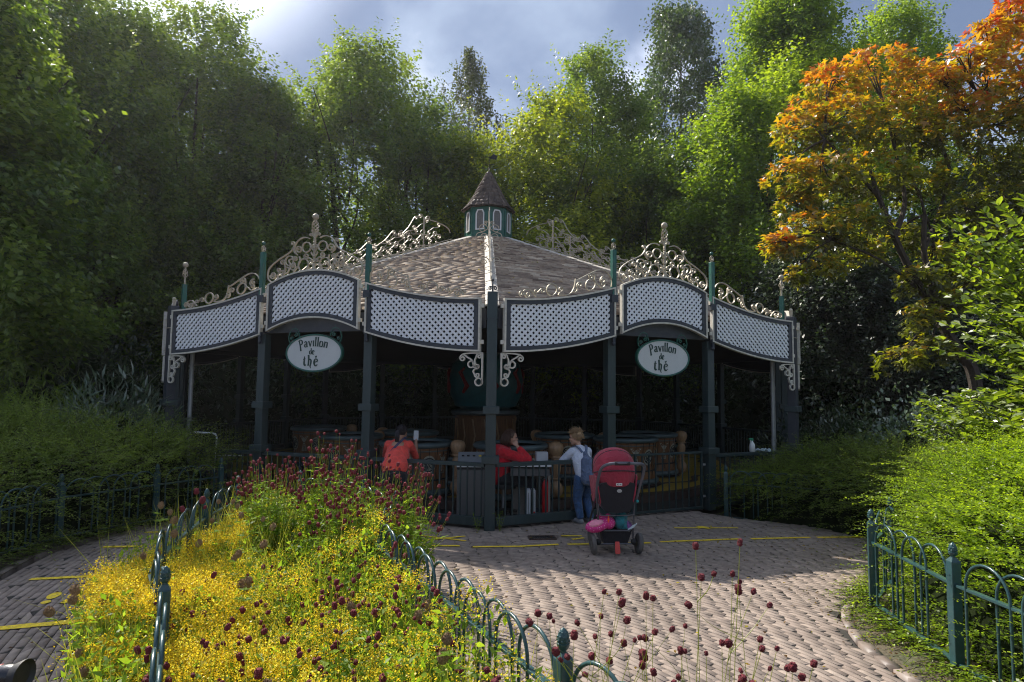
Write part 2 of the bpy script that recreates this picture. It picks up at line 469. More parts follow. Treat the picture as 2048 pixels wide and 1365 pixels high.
# soldier-course kerb round the planting bed on the right, following the paving outline
def catmull(P, n=12):
    P = [Vector(p) for p in P]; out = []
    for i in range(len(P) - 1):
        p0 = P[max(i - 1, 0)]; p1 = P[i]; p2 = P[i + 1]; p3 = P[min(i + 2, len(P) - 1)]
        for k in range(n):
            t = k / n
            out.append(.5 * ((2 * p1) + (p2 - p0) * t + (2 * p0 - 5 * p1 + 4 * p2 - p3) * t * t + (3 * p1 - p0 - 3 * p2 + p3) * t ** 3))
    out.append(P[-1]); return out
def kerb(path, name, w=.075, L=.2, seed=4, z=.007):
    R = random.Random(seed); C = catmull(path, 10); acc = 0; pts = [C[0]]
    for a, b in zip(C, C[1:]):
        acc += (b - a).length
        if acc >= L: pts.append(b); acc = 0
    V = []; F = []; T = []; n = 0
    for i in range(len(pts) - 1):
        a, b = pts[i], pts[i + 1]; d = (b - a).normalized(); s = Vector((d.y, -d.x, 0)); a = a + d * .004; b = b - d * .004
        zz = z + R.uniform(-.003, .003)
        q = [a, b, b + s * w, a + s * w]
        V += [(p.x, p.y, zz) for p in q] + [(p.x, p.y, -.06) for p in q]
        F += [(n, n + 1, n + 2, n + 3)] + [(n + k, n + 4 + k, n + 4 + (k + 1) % 4, n + (k + 1) % 4) for k in range(4)]; n += 8
        T += [R.uniform(0, .35)] * 8
    o = np_mesh(name, np.array(V), np.array(F), M['brick'], tone=np.array(T)); o['kind'] = 'structure'; return o
kerb([(2.95, 1.9, 0), (2.64, 3.0, 0), (2.39, 3.9, 0), (2.39, 4.42, 0), (2.53, 4.95, 0), (2.81, 5.35, 0), (3.23, 5.75, 0), (3.69, 6.3, 0), (4.13, 7.0, 0)], 'kerb_bricks')
kerb([(-4.75, 8.6, 0), (-4.57, 7.5, 0), (-4.69, 6.45, 0), (-4.43, 5.5, 0), (-3.97, 4.6, 0), (-3.37, 3.2, 0)], 'path_kerb', seed=9)

# yellow queue markings, each a thin sheet of paint on the bricks
def ground_strip(pts, w, name, parent=None, z=.0062, seed=0):
    R = random.Random(seed); mb = MB()
    P = [Vector(p) for p in pts]
    Q = []
    for a, b in zip(P, P[1:]):
        m = max(2, int((b - a).length / .05))
        Q += [a.lerp(b, k / m) for k in range(m)]
    Q.append(P[-1]); vs = []
    for i, q in enumerate(Q):
        d = (Q[min(i + 1, len(Q) - 1)] - Q[max(i - 1, 0)]).normalized(); s = Vector((-d.y, d.x, 0))
        w1 = w / 2 * R.uniform(.86, 1.1); w2 = w / 2 * R.uniform(.86, 1.1)
        vs += [(q + s * w1)[:2] + (z,), (q - s * w2)[:2] + (z,)]
    mb.add(vs, [(2 * i, 2 * i + 1, 2 * i + 3, 2 * i + 2) for i in range(len(Q) - 1)])
    return mb.build(name, M['yellow'], parent)
U = unproject
lines = [((795, 1092), (920, 1093), .056), ((945, 1095), (1040, 1094), .056), ((1040, 1094), (1117, 1090), .056), ((1135, 1090), (1302, 1087), .056),
         ((1320, 1085), (1480, 1079), .056), ((1502, 1079), (1620, 1076), .056), ((1634, 1076), (1730, 1075), .056),
         ((1122, 1073), (1164, 1073), .05), ((1144, 1080), (1168, 1077), .05), ((1348, 1057), (1476, 1057), .045)]
for i, (a, b, w) in enumerate(lines):
    o = ground_strip([U(*a), U(*b)], w, 'yellow_line', seed=i); o['kind'] = 'structure'
for i, (a, b) in enumerate([((830, 1071), (932, 1083)), ((832, 1084), (930, 1074))]):
    o = ground_strip([U(*a), U(*b)], .045, 'yellow_cross_mark', z=.0062 + .0025 * i, seed=20 + i); o['kind'] = 'structure'
for i, (a, b, w) in enumerate([((-30, 1261), (212, 1239), .085), ((60, 1160), (222, 1152), .07), ((206, 1095), (285, 1094), .07), ((290, 1066), (360, 1064), .06)]):
    o = ground_strip([U(*a), U(*b)], w, 'yellow_path_line', seed=30 + i); o['kind'] = 'structure'
def footprint(c, ang, s=1.0):
    mb = MB(); R = Matrix.Rotation(ang, 3, 'Z')
    sole = [(.045 * math.cos(t) * (1 + .15 * math.sin(t)), .075 + .09 * math.sin(t)) for t in np.linspace(0, 2 * PI, 20)[:-1]]
    heel = [(.034 * math.cos(t), -.085 + .042 * math.sin(t)) for t in np.linspace(0, 2 * PI, 14)[:-1]]
    for sh in (sole, heel):
        mb.add([R @ Vector((x * s, y * s, 0)) + c + Vector((0, 0, .0062)) for x, y in sh], [tuple(range(len(sh)))])
    o = mb.build('yellow_footprint_mark', M['yellow']); o['kind'] = 'structure'
footprint(U(100, 1199), math.radians(18)); footprint(U(141, 1198), math.radians(14))
mb = MB()
mb.add([Vector(p) for p in [(0, .08, 0), (.09, .03, 0), (.03, 0, 0), (.08, -.1, 0), (-.02, -.03, 0), (-.09, -.07, 0), (-.05, .02, 0), (-.08, .08, 0)]], [tuple(range(8))])
o = mb.build('yellow_paint_patch', M['yellow']); o['kind'] = 'structure'; o.location = U(1407, 1057) + Vector((0, 0, .010))
# cast-iron drain grate
gr = empty('drain_grate', U(1084, 1077), .1, 'rusty slotted iron drain grate set in the paving in front of the railing', 'drain grate')
mb = MB()
for k in range(15): mb.box((-.14 + k * .02, 0, .006), (.009, .15, .012))
mb.build('bars', M['black'], gr)
mb = MB(); mb.box((0, .08, .007), (.31, .014, .014)).box((0, -.08, .007), (.31, .014, .014)).box((.152, 0, .0075), (.014, .146, .015)).box((-.152, 0, .0075), (.014, .146, .015))
mb.build('rim', paint('rusty_iron', (.07, .04, .03), .8, var=.4, scale=20), gr)
# ------------------------------------------------------------ scrollwork
def _perp(v): return (-v[1], v[0])
def spiral(c, r, ang, d, turns, inward=True, k=.22):
    n = max(8, int(turns * 16)); out = []
    for i in range(n + 1):
        t = i / n; rr = r * (1 - (1 - k) * t ** .8); a = ang + d * turns * 2 * PI * t
        out.append((c[0] + rr * math.cos(a), c[1] + rr * math.sin(a)))
    return out
def scroll(c1, r1, d1, c2, r2, d2, t1=1.25, t2=1.25, b=0.0):
    """iron bar that unwinds from a spiral at c1 and winds into a spiral at c2"""
    dx, dy = c2[0] - c1[0], c2[1] - c1[1]; D = math.hypot(dx, dy); m = -d1 * r1 + d2 * r2
    ph = math.asin(max(-.99, min(.99, m / D))); a = math.atan2(dy, dx) - ph; t = (math.cos(a), math.sin(a)); p = _perp(t)
    n1 = (-d1 * p[0], -d1 * p[1]); n2 = (-d2 * p[0], -d2 * p[1])
    P1 = (c1[0] + r1 * n1[0], c1[1] + r1 * n1[1]); P2 = (c2[0] + r2 * n2[0], c2[1] + r2 * n2[1])
    s1 = spiral(c1, r1, math.atan2(n1[1], n1[0]), -d1, t1)[::-1]
    s2 = spiral(c2, r2, math.atan2(n2[1], n2[0]), d2, t2)
    mid = []
    for i in range(1, 12):
        x = i / 12; o = b * math.sin(PI * x) ** 2
        mid.append((P1[0] + (P2[0] - P1[0]) * x + p[0] * o, P1[1] + (P2[1] - P1[1]) * x + p[1] * o))
    return s1 + mid + s2
def ring(c, r, n=20): return [(c[0] + r * math.cos(2 * PI * i / n), c[1] + r * math.sin(2 * PI * i / n)) for i in range(n + 1)]
def bez(*P, n=10):
    Q = catmull([(p[0], p[1], 0) for p in P], n); return [(q.x, q.y) for q in Q]
def iron(mb, curves, th=.0125, dp=.026, y=0.0, fn=None):
    for c in curves:
        pts = [(u, y, v) if fn is None else fn(u, v) for u, v in c]
        mb.tube(pts, .01, flat=(dp, th), up=(0, 1, 0) if fn is None else fn.up)
    return mb

def big_crest_curves():
    """half of the tall crest over an arched panel; u from the centre pole, v above the top of the arch"""
    s = .00118
    def c(x, y): return ((890 - x) * s, (985 - y) * s * .9)
    L = []
    L.append(spiral(c(580, 622), .034, math.radians(205), -1, 1.2)[::-1] + bez(c(604, 655), c(545, 735), c(385, 825), c(265, 920), c(232, 1005), c(245, 1080), c(285, 1118)) )
    L.append(bez(c(818, 572), c(740, 552), c(655, 590), c(600, 680), c(612, 745), c(655, 778)) + spiral(c(668, 715), .070, math.radians(-70), 1, 1.5))
    L += [ring(c(777, 685), .070), ring(c(540, 850), .068), ring(c(742, 918), .086), ring(c(838, 955), .048), ring(c(415, 1050), .045)]
    L.append(scroll(c(835, 527), .026, 1, c(858, 672), .028, 1, 1.1, 1.0, b=-.035))
    L.append(scroll(c(780, 802), .045, -1, c(846, 868), .026, 1, 1.3, 1.1, b=-.02))
    L.append(scroll(c(442, 868), .050, 1, c(395, 962), .040, 1, 1.3, 1.2, b=-.05))
    L.append(scroll(c(622, 830), .038, -1, c(600, 935), .060, -1, 1.3, 1.2, b=.05))
    L.append(scroll(c(500, 960), .060, 1, c(470, 1010), .030, -1, 1.0, 1.0))
    L.append(spiral(c(310, 1030), .056, math.radians(0), -1, 1.7))
    L.append(bez(c(680, 800), c(690, 870), c(650, 950), c(600, 1010)))
    L.append(spiral(c(595, 905), .034, math.radians(90), 1, 1.4))
    return L
def small_crest_curves():
    """u from the low outer end of the panel (0) to its tall end (1.6); v above the panel's top edge"""
    sx, sy = .00272, .00214
    xs = [165, 480, 748]; ys = [765, 705, 610]
    q = np.polyfit(xs, ys, 2)
    def c(x, y): return ((x - 165) * sx, (np.polyval(q, x) - y) * sy + .012)
    L = [bez(c(752, 606), c(752, 560), c(722, 515), c(680, 510), c(625, 545), c(560, 592), c(545, 600))]
    L.append(bez(c(545, 590), c(535, 650), c(510, 690), c(450, 705)) + spiral(c(462, 668), .042, math.radians(-110), 1, 1.3))
    L += [spiral(c(702, 572), .055, math.radians(60), 1, 1.5), ring(c(630, 612), .075), ring(c(414, 678), .075)]
    L.append(scroll(c(702, 600), .05, -1, c(634, 560), .05, 1, 1.0, 1.3, b=.03))
    L.append(scroll(c(568, 625), .048, 1, c(540, 660), .042, -1, 1.2, 1.1))
    L.append(scroll(c(366, 694), .038, 1, c(330, 700), .03, -1, 1.2, 1.0))
    L.append(scroll(c(288, 728), .045, -1, c(254, 730), .045, 1, 1.3, 1.2, b=.02))
    L.append(bez(c(330, 735), c(300, 700), c(270, 705), c(250, 745)))
    return L
def bracket_curves():
    """u away from the post, v down from the panel"""
    s = .0023
    def c(x, y): return ((772 - x) * s, -(y - 1095) * s)
    L = [scroll(c(655, 1125), .050, 1, c(737, 1168), .036, -1, 1.4, 1.3, b=-.03), ring(c(704, 1158), .040), ring(c(749, 1252), .046),
         scroll(c(752, 1115), .040, -1, c(742, 1165), .03, -1, 1.3, .6, b=.015), scroll(c(740, 1180), .03, -1, c(741, 1215), .036, -1, .5, 1.3, b=.02),
         bez(c(768, 1096), c(768, 1180), c(768, 1262)), bez(c(768, 1098), c(700, 1098), c(655, 1102))]
    return L

# ------------------------------------------------------------ pavilion
pav = empty('pavilion', (PCX, PCY, 0), 0, 'octagonal dark green pavilion with shingled roof, white lattice valances and scrolled iron cresting', 'pavilion')
SIDE = 2 * PR * math.sin(PI / 8)
def to_pav(p): return Vector(p) - Vector((PCX, PCY, 0))
def side_frame(k):
    a = corner(k); b = corner(k + 1); e = (b - a).normalized()
    return a, e, Vector((-e.y, e.x, 0)), math.atan2(e.y, e.x)
def place(o, k, s, y=0.0, z=0.0, rz=None):
    a, e, n, r = side_frame(k)
    o.location = to_pav(a + e * s + n * y) + Vector((0, 0, z)); o.rotation_euler = (0, 0, r if rz is None else rz); return o

# heights of the valance along one side, mirrored about the centre of the side
TOPX = [.11, .50, .93, 1.35, 1.76]; TOPZ = [2.83, 2.85, 2.905, 2.99, 3.10]
_q = np.polyfit(TOPX, TOPZ, 3)
def top_end(s): return float(np.polyval(_q, s))
def top_mid(s):            # s from side start, arched bay
    t = (s - 2.61) / .75; return 3.315 - .175 * t * t
PH = .67

def valance(kind):
    """kind 'mid' arched, 'end' low at x=0; local x = 0..w, z absolute"""
    if kind == 'mid': s0, s1, f = 1.86, 3.36, top_mid
    else: s0, s1, f = .11, 1.76, top_end
    w = s1 - s0; X = np.linspace(0, w, 25); T = [f(s0 + x) for x in X]
    def band(x_in, z_in, x_out, z_out, y0, y1):
        """closed frame between an inner and an outer offset of the outline"""
        mb = MB()
        def loop(dx, dz):
            xs = [min(max(x, dx), w - dx) if dx >= 0 else (dx if x == 0 else (w - dx if x == w else x)) for x in X]
            up_ = [(x, f(s0 + min(max(x, 0), w)) - dz) for x in xs]; dn = [(x, f(s0 + min(max(x, 0), w)) - PH + dz) for x in xs]
            return up_ + dn[::-1]
        A = loop(x_out, z_out); B = loop(x_in, z_in); n = len(A)
        vs = [(x, y0, z) for x, z in A] + [(x, y0, z) for x, z in B] + [(x, y1, z) for x, z in A] + [(x, y1, z) for x, z in B]
        fs = []
        for i in range(n):
            j = (i + 1) % n
            fs += [(i, j, n + j, n + i), (2 * n + i, 3 * n + i, 3 * n + j, 2 * n + j), (i, 2 * n + i, 2 * n + j, j), (n + i, n + j, 3 * n + j, 3 * n + i)]
        mb.add(vs, fs); return mb
    fr = band(.086, .072, .024, .022, -.022, .022)
    tr = band(.0235, .0215, 0, 0, -.034, .026)
    # lattice: two layers of crossing laths clipped to the opening
    lat = MB(); pitch = .0575; lw = .0285
    for d, y in ((1, -.006), (-1, .006)):
        for c in np.arange(-3, 3, pitch):
            dirv = (math.sqrt(.5), d * math.sqrt(.5)); nrm = (-dirv[1], dirv[0])
            o = (w / 2 + nrm[0] * c, 2.8 + nrm[1] * c)
            ts = np.arange(-2, 2, .006); xs = o[0] + dirv[0] * ts; zs = o[1] + dirv[1] * ts
            ok = np.array([(.066 < x < w - .066) and (f(s0 + x) - PH + .058 < z < f(s0 + x) - .058) if 0 < x < w else False for x, z in zip(xs, zs)])
            idx = np.where(ok)[0]
            if len(idx) < 4: continue
            for run in np.split(idx, np.where(np.diff(idx) > 1)[0] + 1):
                if len(run) < 4: continue
                p0 = (xs[run[0]], zs[run[0]]); p1 = (xs[run[-1]], zs[run[-1]])
                q = []
                for (px, pz), sg in ((p0, 1), (p0, -1), (p1, -1), (p1, 1)):
                    q.append((px + nrm[0] * sg * lw / 2, pz + nrm[1] * sg * lw / 2))
                vs = [(a, y - .005, b) for a, b in q] + [(a, y + .005, b) for a, b in q]
                lat.add(vs, [(0, 1, 2, 3), (7, 6, 5, 4)] + [(k, 4 + k, 4 + (k + 1) % 4, (k + 1) % 4) for k in range(4)])
    bk = MB(); nX = len(X); bk.add([(min(max(x, .03), w - .03), .019, f(s0 + x) - .03) for x in X] + [(min(max(x, .03), w - .03), .019, f(s0 + x) - PH + .03) for x in X], [(i, i + 1, nX + i + 1, nX + i) for i in range(nX - 1)])  # added dark sheet behind the laths, imitates shade in the holes
    a = fr.build('valance_panel', M['frame']); bk.build('hole_shade', M['hole_shade'], a); b = tr.build('trim', M['trim'], a); c = lat.build('lattice', M['lattice'], a)
    for (bx, bz) in ((.012, .10), (.012, PH - .12), (w - .012, .10), (w - .012, PH - .12)):
        mbb = MB(); sgn = -1 if bx < .1 else 1
        mbb.box((bx + sgn * .032, -.004, f(s0 + min(max(bx, 0), w)) - bz), (.040, .03, .05)); mbb.build('fixing_tab', M['trim'], a)
    return a, s0, w, f

pm, pm0, pmw, _ = valance('mid'); pe, pe0, pew, _ = valance('end')
# mirrored twin of the end panel for the other end of each side
def mirror_tree(o, w, parent=None):
    c = o.copy(); c.data = o.data.copy(); COL.objects.link(c)
    me = c.data; co = np.empty(len(me.vertices) * 3, np.float32); me.vertices.foreach_get('co', co); co = co.reshape(-1, 3)
    co[:, 0] = w - co[:, 0]; me.vertices.foreach_set('co', co.ravel()); me.flip_normals(); me.update()
    if parent is not None: c.parent = parent
    for ch in [x for x in o.children]: mirror_tree(ch, w, c)
    return c
pe2 = mirror_tree(pe, pew)

# crestings over the panels
mb = MB(); L = big_crest_curves()
def crest_mid(u_sign):
    out = []
    for c in L: out.append([(u_sign * u, v) for u, v in c])
    return out
for sg in (1, -1): iron(mb, [[(u, 3.318 - .175 * min(1, (u / .75) ** 2) * 0 + v) for u, v in c] for c in crest_mid(sg)])
big = mb.build('cresting', M['iron'])
mb = MB(); mb.tube([(0, 0, 3.30), (0, 0, 3.86)], .016, 8)
for z in (3.42, 3.5, 3.58, 3.62, 3.66, 3.70): mb.ball((0, 0, z), .026, 8, (1, 1, .5))
for sg in (1, -1):
    for z, r in ((3.52, .05), (3.60, .05), (3.83, .05)):
        mb.tube([(0, 0, z - .03), (sg * r * .7, 0, z), (sg * r, 0, z + .03)], [.012, .01, .012], 6); mb.ball((sg * r, 0, z + .035), .014, 6)
for q in range(5):
    a0 = q * 2 * PI / 5
    mb.tube([((.012 + .034 * math.sin(PI * t)) * math.cos(a0 + t * 4), (.012 + .034 * math.sin(PI * t)) * math.sin(a0 + t * 4), 3.84 + .17 * t) for t in np.linspace(0, 1, 12)], .0075, 5)
mb.ball((0, 0, 4.055), .046, 14)
bigfin = mb.build('finial', M['iron'], big, smooth=True)
mb = MB()
sc_ = small_crest_curves()
iron(mb, [[(u, top_end(min(max(.11 + u, .11), 1.76)) + v) for u, v in c] for c in sc_])
small = mb.build('cresting', M['iron'])
small2 = mirror_tree(small, pew)

def post_mesh():
    a = MB().box((0, 0, 1.22), (.125, .125, 2.44)).build('post', M['post'], bevel=.006)
    a1 = MB().box((0, 0, 1.445), (.20, .20, .095)).build('collar', M['post'], a, bevel=.008)
    a2 = MB().box((0, 0, .845), (.21, .21, .095)).build('collar', M['post'], a, bevel=.008)
    return a
mid_post = post_mesh()
# slim green standard that stands in the gap between two panels
mb = MB().box((0, -.10, 3.26), (.062, .062, .70)); gs = mb.build('standard', M['green'], mid_post, bevel=.004)
mb = MB().box((0, -.10, 2.62), (.036, .036, .56)).ball((0, -.10, 2.33), .03, 8).box((0, -.10, 2.94), (.10, .074, .10)).box((0, -.10, 2.44), (.08, .05, .05)); mb.build('standard_foot', M['frame'], mid_post)
mb = MB().tube([(0, -.10, 3.60), (0, -.10, 3.72)], .008, 6)
for q in range(4):
    mb.tube([((.006 + .026 * math.sin(PI * t)) * math.cos(q * PI / 2 + t * 3.5), -.10 + (.006 + .026 * math.sin(PI * t)) * math.sin(q * PI / 2 + t * 3.5), 3.615 + .09 * t) for t in np.linspace(0, 1, 9)], .006, 5)
mb.build('finial', M['iron'], mid_post)
MB().ball((0, -.10, 3.74), .028, 10).build('finial_ball', M['green'], mid_post, smooth=True)

def corner_post(front):
    a = MB().box((0, 0, 1.455), (.128, .128, 2.91)).build('post', M['post'] if front else M['frame'], bevel=.006)
    MB().box((0, 0, 1.445), (.205, .205, .095)).build('collar', M['post'], a, bevel=.008)
    MB().box((0, 0, .845), (.215, .215, .095)).build('collar', M['post'], a, bevel=.008)
    mb = MB().box((0, 0, 2.57), (.150, .150, .012))
    if front:
        iron(mb, [spiral((-.03, 2.955), .028, 0, 1, 1.3), spiral((.03, 2.955), .028, PI, -1, 1.3)], th=.011, y=-.02)
        mb.tube([(0, -.02, 2.91), (0, -.02, 3.05)], [.012, .008], 6).ball((0, -.02, 3.06), .020, 8)
        mb.build('finial', M['frame'], a)
    else:
        mb.tube([(0, 0, 2.91), (0, 0, 3.0)], [.02, .03], 6).ball((0, 0, 3.02), .03, 8); mb.build('finial', M['iron'], a)
        MB().box((.0, .14, 3.0), (.06, .06, .52)).build('standard', M['green'], a)
        mb = MB().tube([(0, .14, 3.26), (0, .14, 3.54)], .013, 6)
        for q in range(4):
            mb.tube([((.008 + .03 * math.sin(PI * t)) * math.cos(q * PI / 2 + t * 3.5), .14 + (.008 + .03 * math.sin(PI * t)) * math.sin(q * PI / 2 + t * 3.5), 3.36 + .14 * t) for t in np.linspace(0, 1, 9)], .007, 5)
        mb.ball((0, .14, 3.57), .042, 12); mb.build('ball_finial', M['iron'], a, smooth=True)
    return a
cp0 = corner_post(True); cp1 = corner_post(False)
mb = MB(); iron(mb, bracket_curves(), th=.016, dp=.03); br = mb.build('scroll_bracket', M['trim'])
br2 = mirror_tree(br, 0)

def put(src, k, s, y=0.0, z=0.0, rz=None, used=set()):
    o = src if id(src) not in used else None
    if o is None: o = copy_tree(src)
    used.add(id(src)); o.parent = pav
    return place(o, k, s, y, z, rz)
plain_post = copy_tree(mid_post)
for ch in list(plain_post.children):
    if not ch.name.startswith('collar'): bpy.data.objects.remove(ch)
for k in range(-1, 7):
    for s in (1.74, 3.48): put(mid_post if k < 1 else plain_post, k, s)
    put(pe, k, .11, -.10); put(pm, k, 1.86, -.10); put(pe2, k, SIDE - 1.76, -.10)
    if k in (-1, 0):
        put(small, k, .11, -.10); put(small2, k, SIDE - 1.76, -.10); put(big, k, 2.61, -.10)
a = -2
for k in range(8):
    src = cp0 if k == 0 else cp1
    put(src, k, 0, 0, 0, rz=PROT + k * PI / 4)
for k in (-2, 0, 1, -1):
    put(br, k, .075, -.10, 2.15); put(br2, k - 1, SIDE - .075, -.10, 2.15)
# eaves beam behind the valances, one length per side, and the flat soffit
for k in range(8):
    a, e, n, r = side_frame(k)
    o = MB().box((SIDE / 2, 0, 2.585), (SIDE - .14, .09, .25)).build('eaves_beam', M['frame'], pav)
    place(o, k, 0, .02)
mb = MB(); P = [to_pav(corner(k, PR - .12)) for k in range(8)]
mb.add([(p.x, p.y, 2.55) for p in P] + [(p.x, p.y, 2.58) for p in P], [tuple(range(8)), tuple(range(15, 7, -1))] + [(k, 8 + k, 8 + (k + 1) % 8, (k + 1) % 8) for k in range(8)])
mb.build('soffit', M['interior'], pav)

# shingled roof: every shingle a thick, slightly lifted slab
M['shingle'] = toned('roof_shingle', [(0, (.18, .13, .10)), (.3, (.31, .235, .18)), (.55, (.42, .33, .25)), (.8, (.50, .41, .32)), (1, (.62, .53, .42))], nscale=18, gloss=.10, grough=.6, bump=.8)
M['cupshingle'] = toned('cupola_shingle', [(0, (.075, .055, .05)), (.5, (.13, .10, .085)), (1, (.20, .15, .125))], nscale=18, gloss=.1, grough=.5, bump=.8)
def facet_shingles(k, prof, pitch, wid, seed, thick=(.014, .03), jit=.02, over=1.5):
    """prof: list of (apothem radius, z) from eaves up; shingles on the facet between hips k and k+1"""
    R = random.Random(seed); V = []; F = []; T = []; n = 0
    mid = PROT + (k + .5) * PI / 4; out = Vector((math.sin(mid), -math.cos(mid), 0)); tan = Vector((math.cos(mid), math.sin(mid), 0))
    lens = [0]
    for (r0, z0), (r1, z1) in zip(prof, prof[1:]): lens.append(lens[-1] + math.hypot(r1 - r0, z1 - z0))
    def at(s):
        s = min(max(s, 0), lens[-1] - 1e-6)
        for i in range(len(prof) - 1):
            if s <= lens[i + 1]:
                t = (s - lens[i]) / (lens[i + 1] - lens[i]); r = prof[i][0] + (prof[i + 1][0] - prof[i][0]) * t; z = prof[i][1] + (prof[i + 1][1] - prof[i][1]) * t
                d = Vector((prof[i + 1][0] - prof[i][0], 0, prof[i + 1][1] - prof[i][1])).normalized(); return r, z, d
    s = 0.0
    while s < lens[-1] - pitch * .4:
        r, z, d = at(s); half = r * math.tan(PI / 8); x = -half; wav = R.uniform(0, 6)
        while x < half:
            w = wid * R.uniform(.6, 1.35); x1 = min(x + w, half)
            if x1 - x < .02: break
            s0 = s + R.uniform(-jit, jit) + .012 * math.sin(x * 2 + wav); s1 = s0 + pitch * over; th = R.uniform(*thick)
            r0, z0, d0 = at(max(s0, 0)); r1, z1, d1 = at(s1)
            nrm = Vector((d0.z * -1, 0, d0.x)) * -1  # outward-up normal in the (radius, z) plane
            if nrm.z < 0: nrm = -nrm
            base = []
            lift = R.uniform(.002, .009)
            for (rr, zz, xx, hh) in ((r0, z0, x + .003, th + lift), (r0, z0, x1 - .003, th + R.uniform(.002, .009)), (r1, z1, x1 - .003, .004), (r1, z1, x + .003, .004)):
                xx = max(-rr * math.tan(PI / 8), min(rr * math.tan(PI / 8), xx))
                p = out * (rr + nrm.x * hh) + tan * xx + Vector((0, 0, zz + nrm.z * hh)); base.append(p)
            low = []
            for (rr, zz, xx, lf) in ((r0, z0, x + .003, lift * .6), (r0, z0, x1 - .003, lift * .5), (r1, z1, x1 - .003, -.004), (r1, z1, x + .003, -.004)):
                xx = max(-rr * math.tan(PI / 8), min(rr * math.tan(PI / 8), xx))
                low.append(out * (rr + nrm.x * lf) + tan * xx + Vector((0, 0, zz + nrm.z * lf)))
            V += [tuple(p) for p in base + low]
            F += [(n, n + 1, n + 2, n + 3), (n + 4, n + 5, n + 1, n), (n + 5, n + 6, n + 2, n + 1), (n + 7, n + 4, n, n + 3)]; n += 8
            T += [min(1, max(0, R.gauss(.5, .24)))] * 8
            x = x1
        s += pitch
    return V, F, T
ca = math.cos(PI / 8)
def hipz(s): return 5.38 - .391 * s
RO = 6.74
prof = [(RO * ca, hipz(RO)), (.52 * ca, hipz(.52))]
V, F, T = [], [], []
for k in range(8):
    v, f, t = facet_shingles(k, prof, .115, .26, 100 + k, thick=(.018, .032), jit=.010)
    F += [tuple(i + len(V) for i in q) for q in f]; V += v; T += t
roof = np_mesh('roof', np.array(V), np.array(F), M['shingle'], pav, tone=np.array(T))
mb = MB()
P = [to_pav(corner(k, RO - .03)) for k in range(8)]; Q = [to_pav(corner(k, .4)) for k in range(8)]
mb.add([(p.x, p.y, hipz(RO) - .03) for p in P] + [(p.x, p.y, hipz(.4) - .03) for p in Q], [(k, (k + 1) % 8, 8 + (k + 1) % 8, 8 + k) for k in range(8)])
mb.add([(p.x, p.y, hipz(RO) - .03) for p in P] + [(p.x * .985, p.y * .985, 2.60) for p in P], [(k, 8 + k, 8 + (k + 1) % 8, (k + 1) % 8) for k in range(8)])
mb.build('roof_deck', paint('roof_deck', (.05, .04, .035), .9), roof)
def hip_dir(k): a = PROT + k * PI / 4; return Vector((math.sin(a), -math.cos(a), 0)), Vector((math.cos(a), math.sin(a), 0))
Rh = random.Random(5)
for k in range(8):
    o, t = hip_dir(k); mb = MB(); s = .62
    while s < RO + .01:
        e = min(s + Rh.uniform(.42, .6), RO + .02); w = .088; dz = .045
        for sg in (1, -1):
            t2 = t * sg * w
            mb.add([o * s + Vector((0, 0, hipz(s) + dz)), o * e + Vector((0, 0, hipz(e) + dz + .008)), o * e + t2 + Vector((0, 0, hipz(e) + dz - .022)), o * s + t2 + Vector((0, 0, hipz(s) + dz - .03)),
                    o * e + Vector((0, 0, hipz(e) + dz - .01)), o * e + t2 + Vector((0, 0, hipz(e) + dz - .045)), o * s + t2 + Vector((0, 0, hipz(s) + dz - .055))],
                   [(0, 1, 2, 3), (1, 4, 5, 2), (3, 2, 5, 6)])
        s = e - .01
    mb.build('hip_flashing', M['hip'], roof)
# iron cresting riding on the hips
def hip_crest():
    R = random.Random(11); C = []
    env = lambda s: np.interp(s, [1.15, 1.35, 1.7, 2.05, 2.4, 2.9, 3.4, 4.2, 5.0, 5.6], [.10, .42, .52, .74, .58, .44, .38, .30, .2, .05])
    C.append(bez(*[(s, env(s)) for s in (1.2, 1.28, 1.55, 1.78)]) + spiral((1.86, .60), .075, math.radians(120), -1, 1.3))
    C.append(spiral((2.05, .70), .062, math.radians(200), -1, 1.4)[::-1])
    for s0 in np.arange(1.5, 5.3, .34):
        h = env(s0 + .17)
        C.append(scroll((s0 + .04, h * .82), .034 + .03 * h, 1, (s0 + .30, h * .58), .03 + .035 * h, -1, 1.4, 1.4, b=.03))
        if h > .25:
            C.append(scroll((s0 + .02, h * .30), .03 + .05 * h, -1, (s0 + .26, h * .25), .03 + .05 * h, -1, 1.4, 1.3, b=.05))
            C.append(ring((s0 + .14, h * .48), .03 + .04 * h, 14))
        C.append(scroll((s0 + .10, .05), .035, 1, (s0 + .28, .06), .04, 1, 1.2, 1.2, b=-.01))
    for a_, b_ in ((2.12, 2.62), (2.68, 3.2), (3.26, 3.8), (3.86, 4.4), (4.46, 5.0), (5.04, 5.5)):
        C.append(scroll((a_ + .05, env(a_) * .97), .045, -1, (b_ - .03, env(b_) * .80), .04, 1, 1.3, 1.2, b=-.03))
    C.append([(s, .03) for s in (1.15, 3, 5.6)])
    return C
def hip_fn(k):
    o, t = hip_dir(k)
    def f(u, v): return o * u + Vector((0, 0, hipz(u) + .05 + v))
    f.up = tuple(t); return f
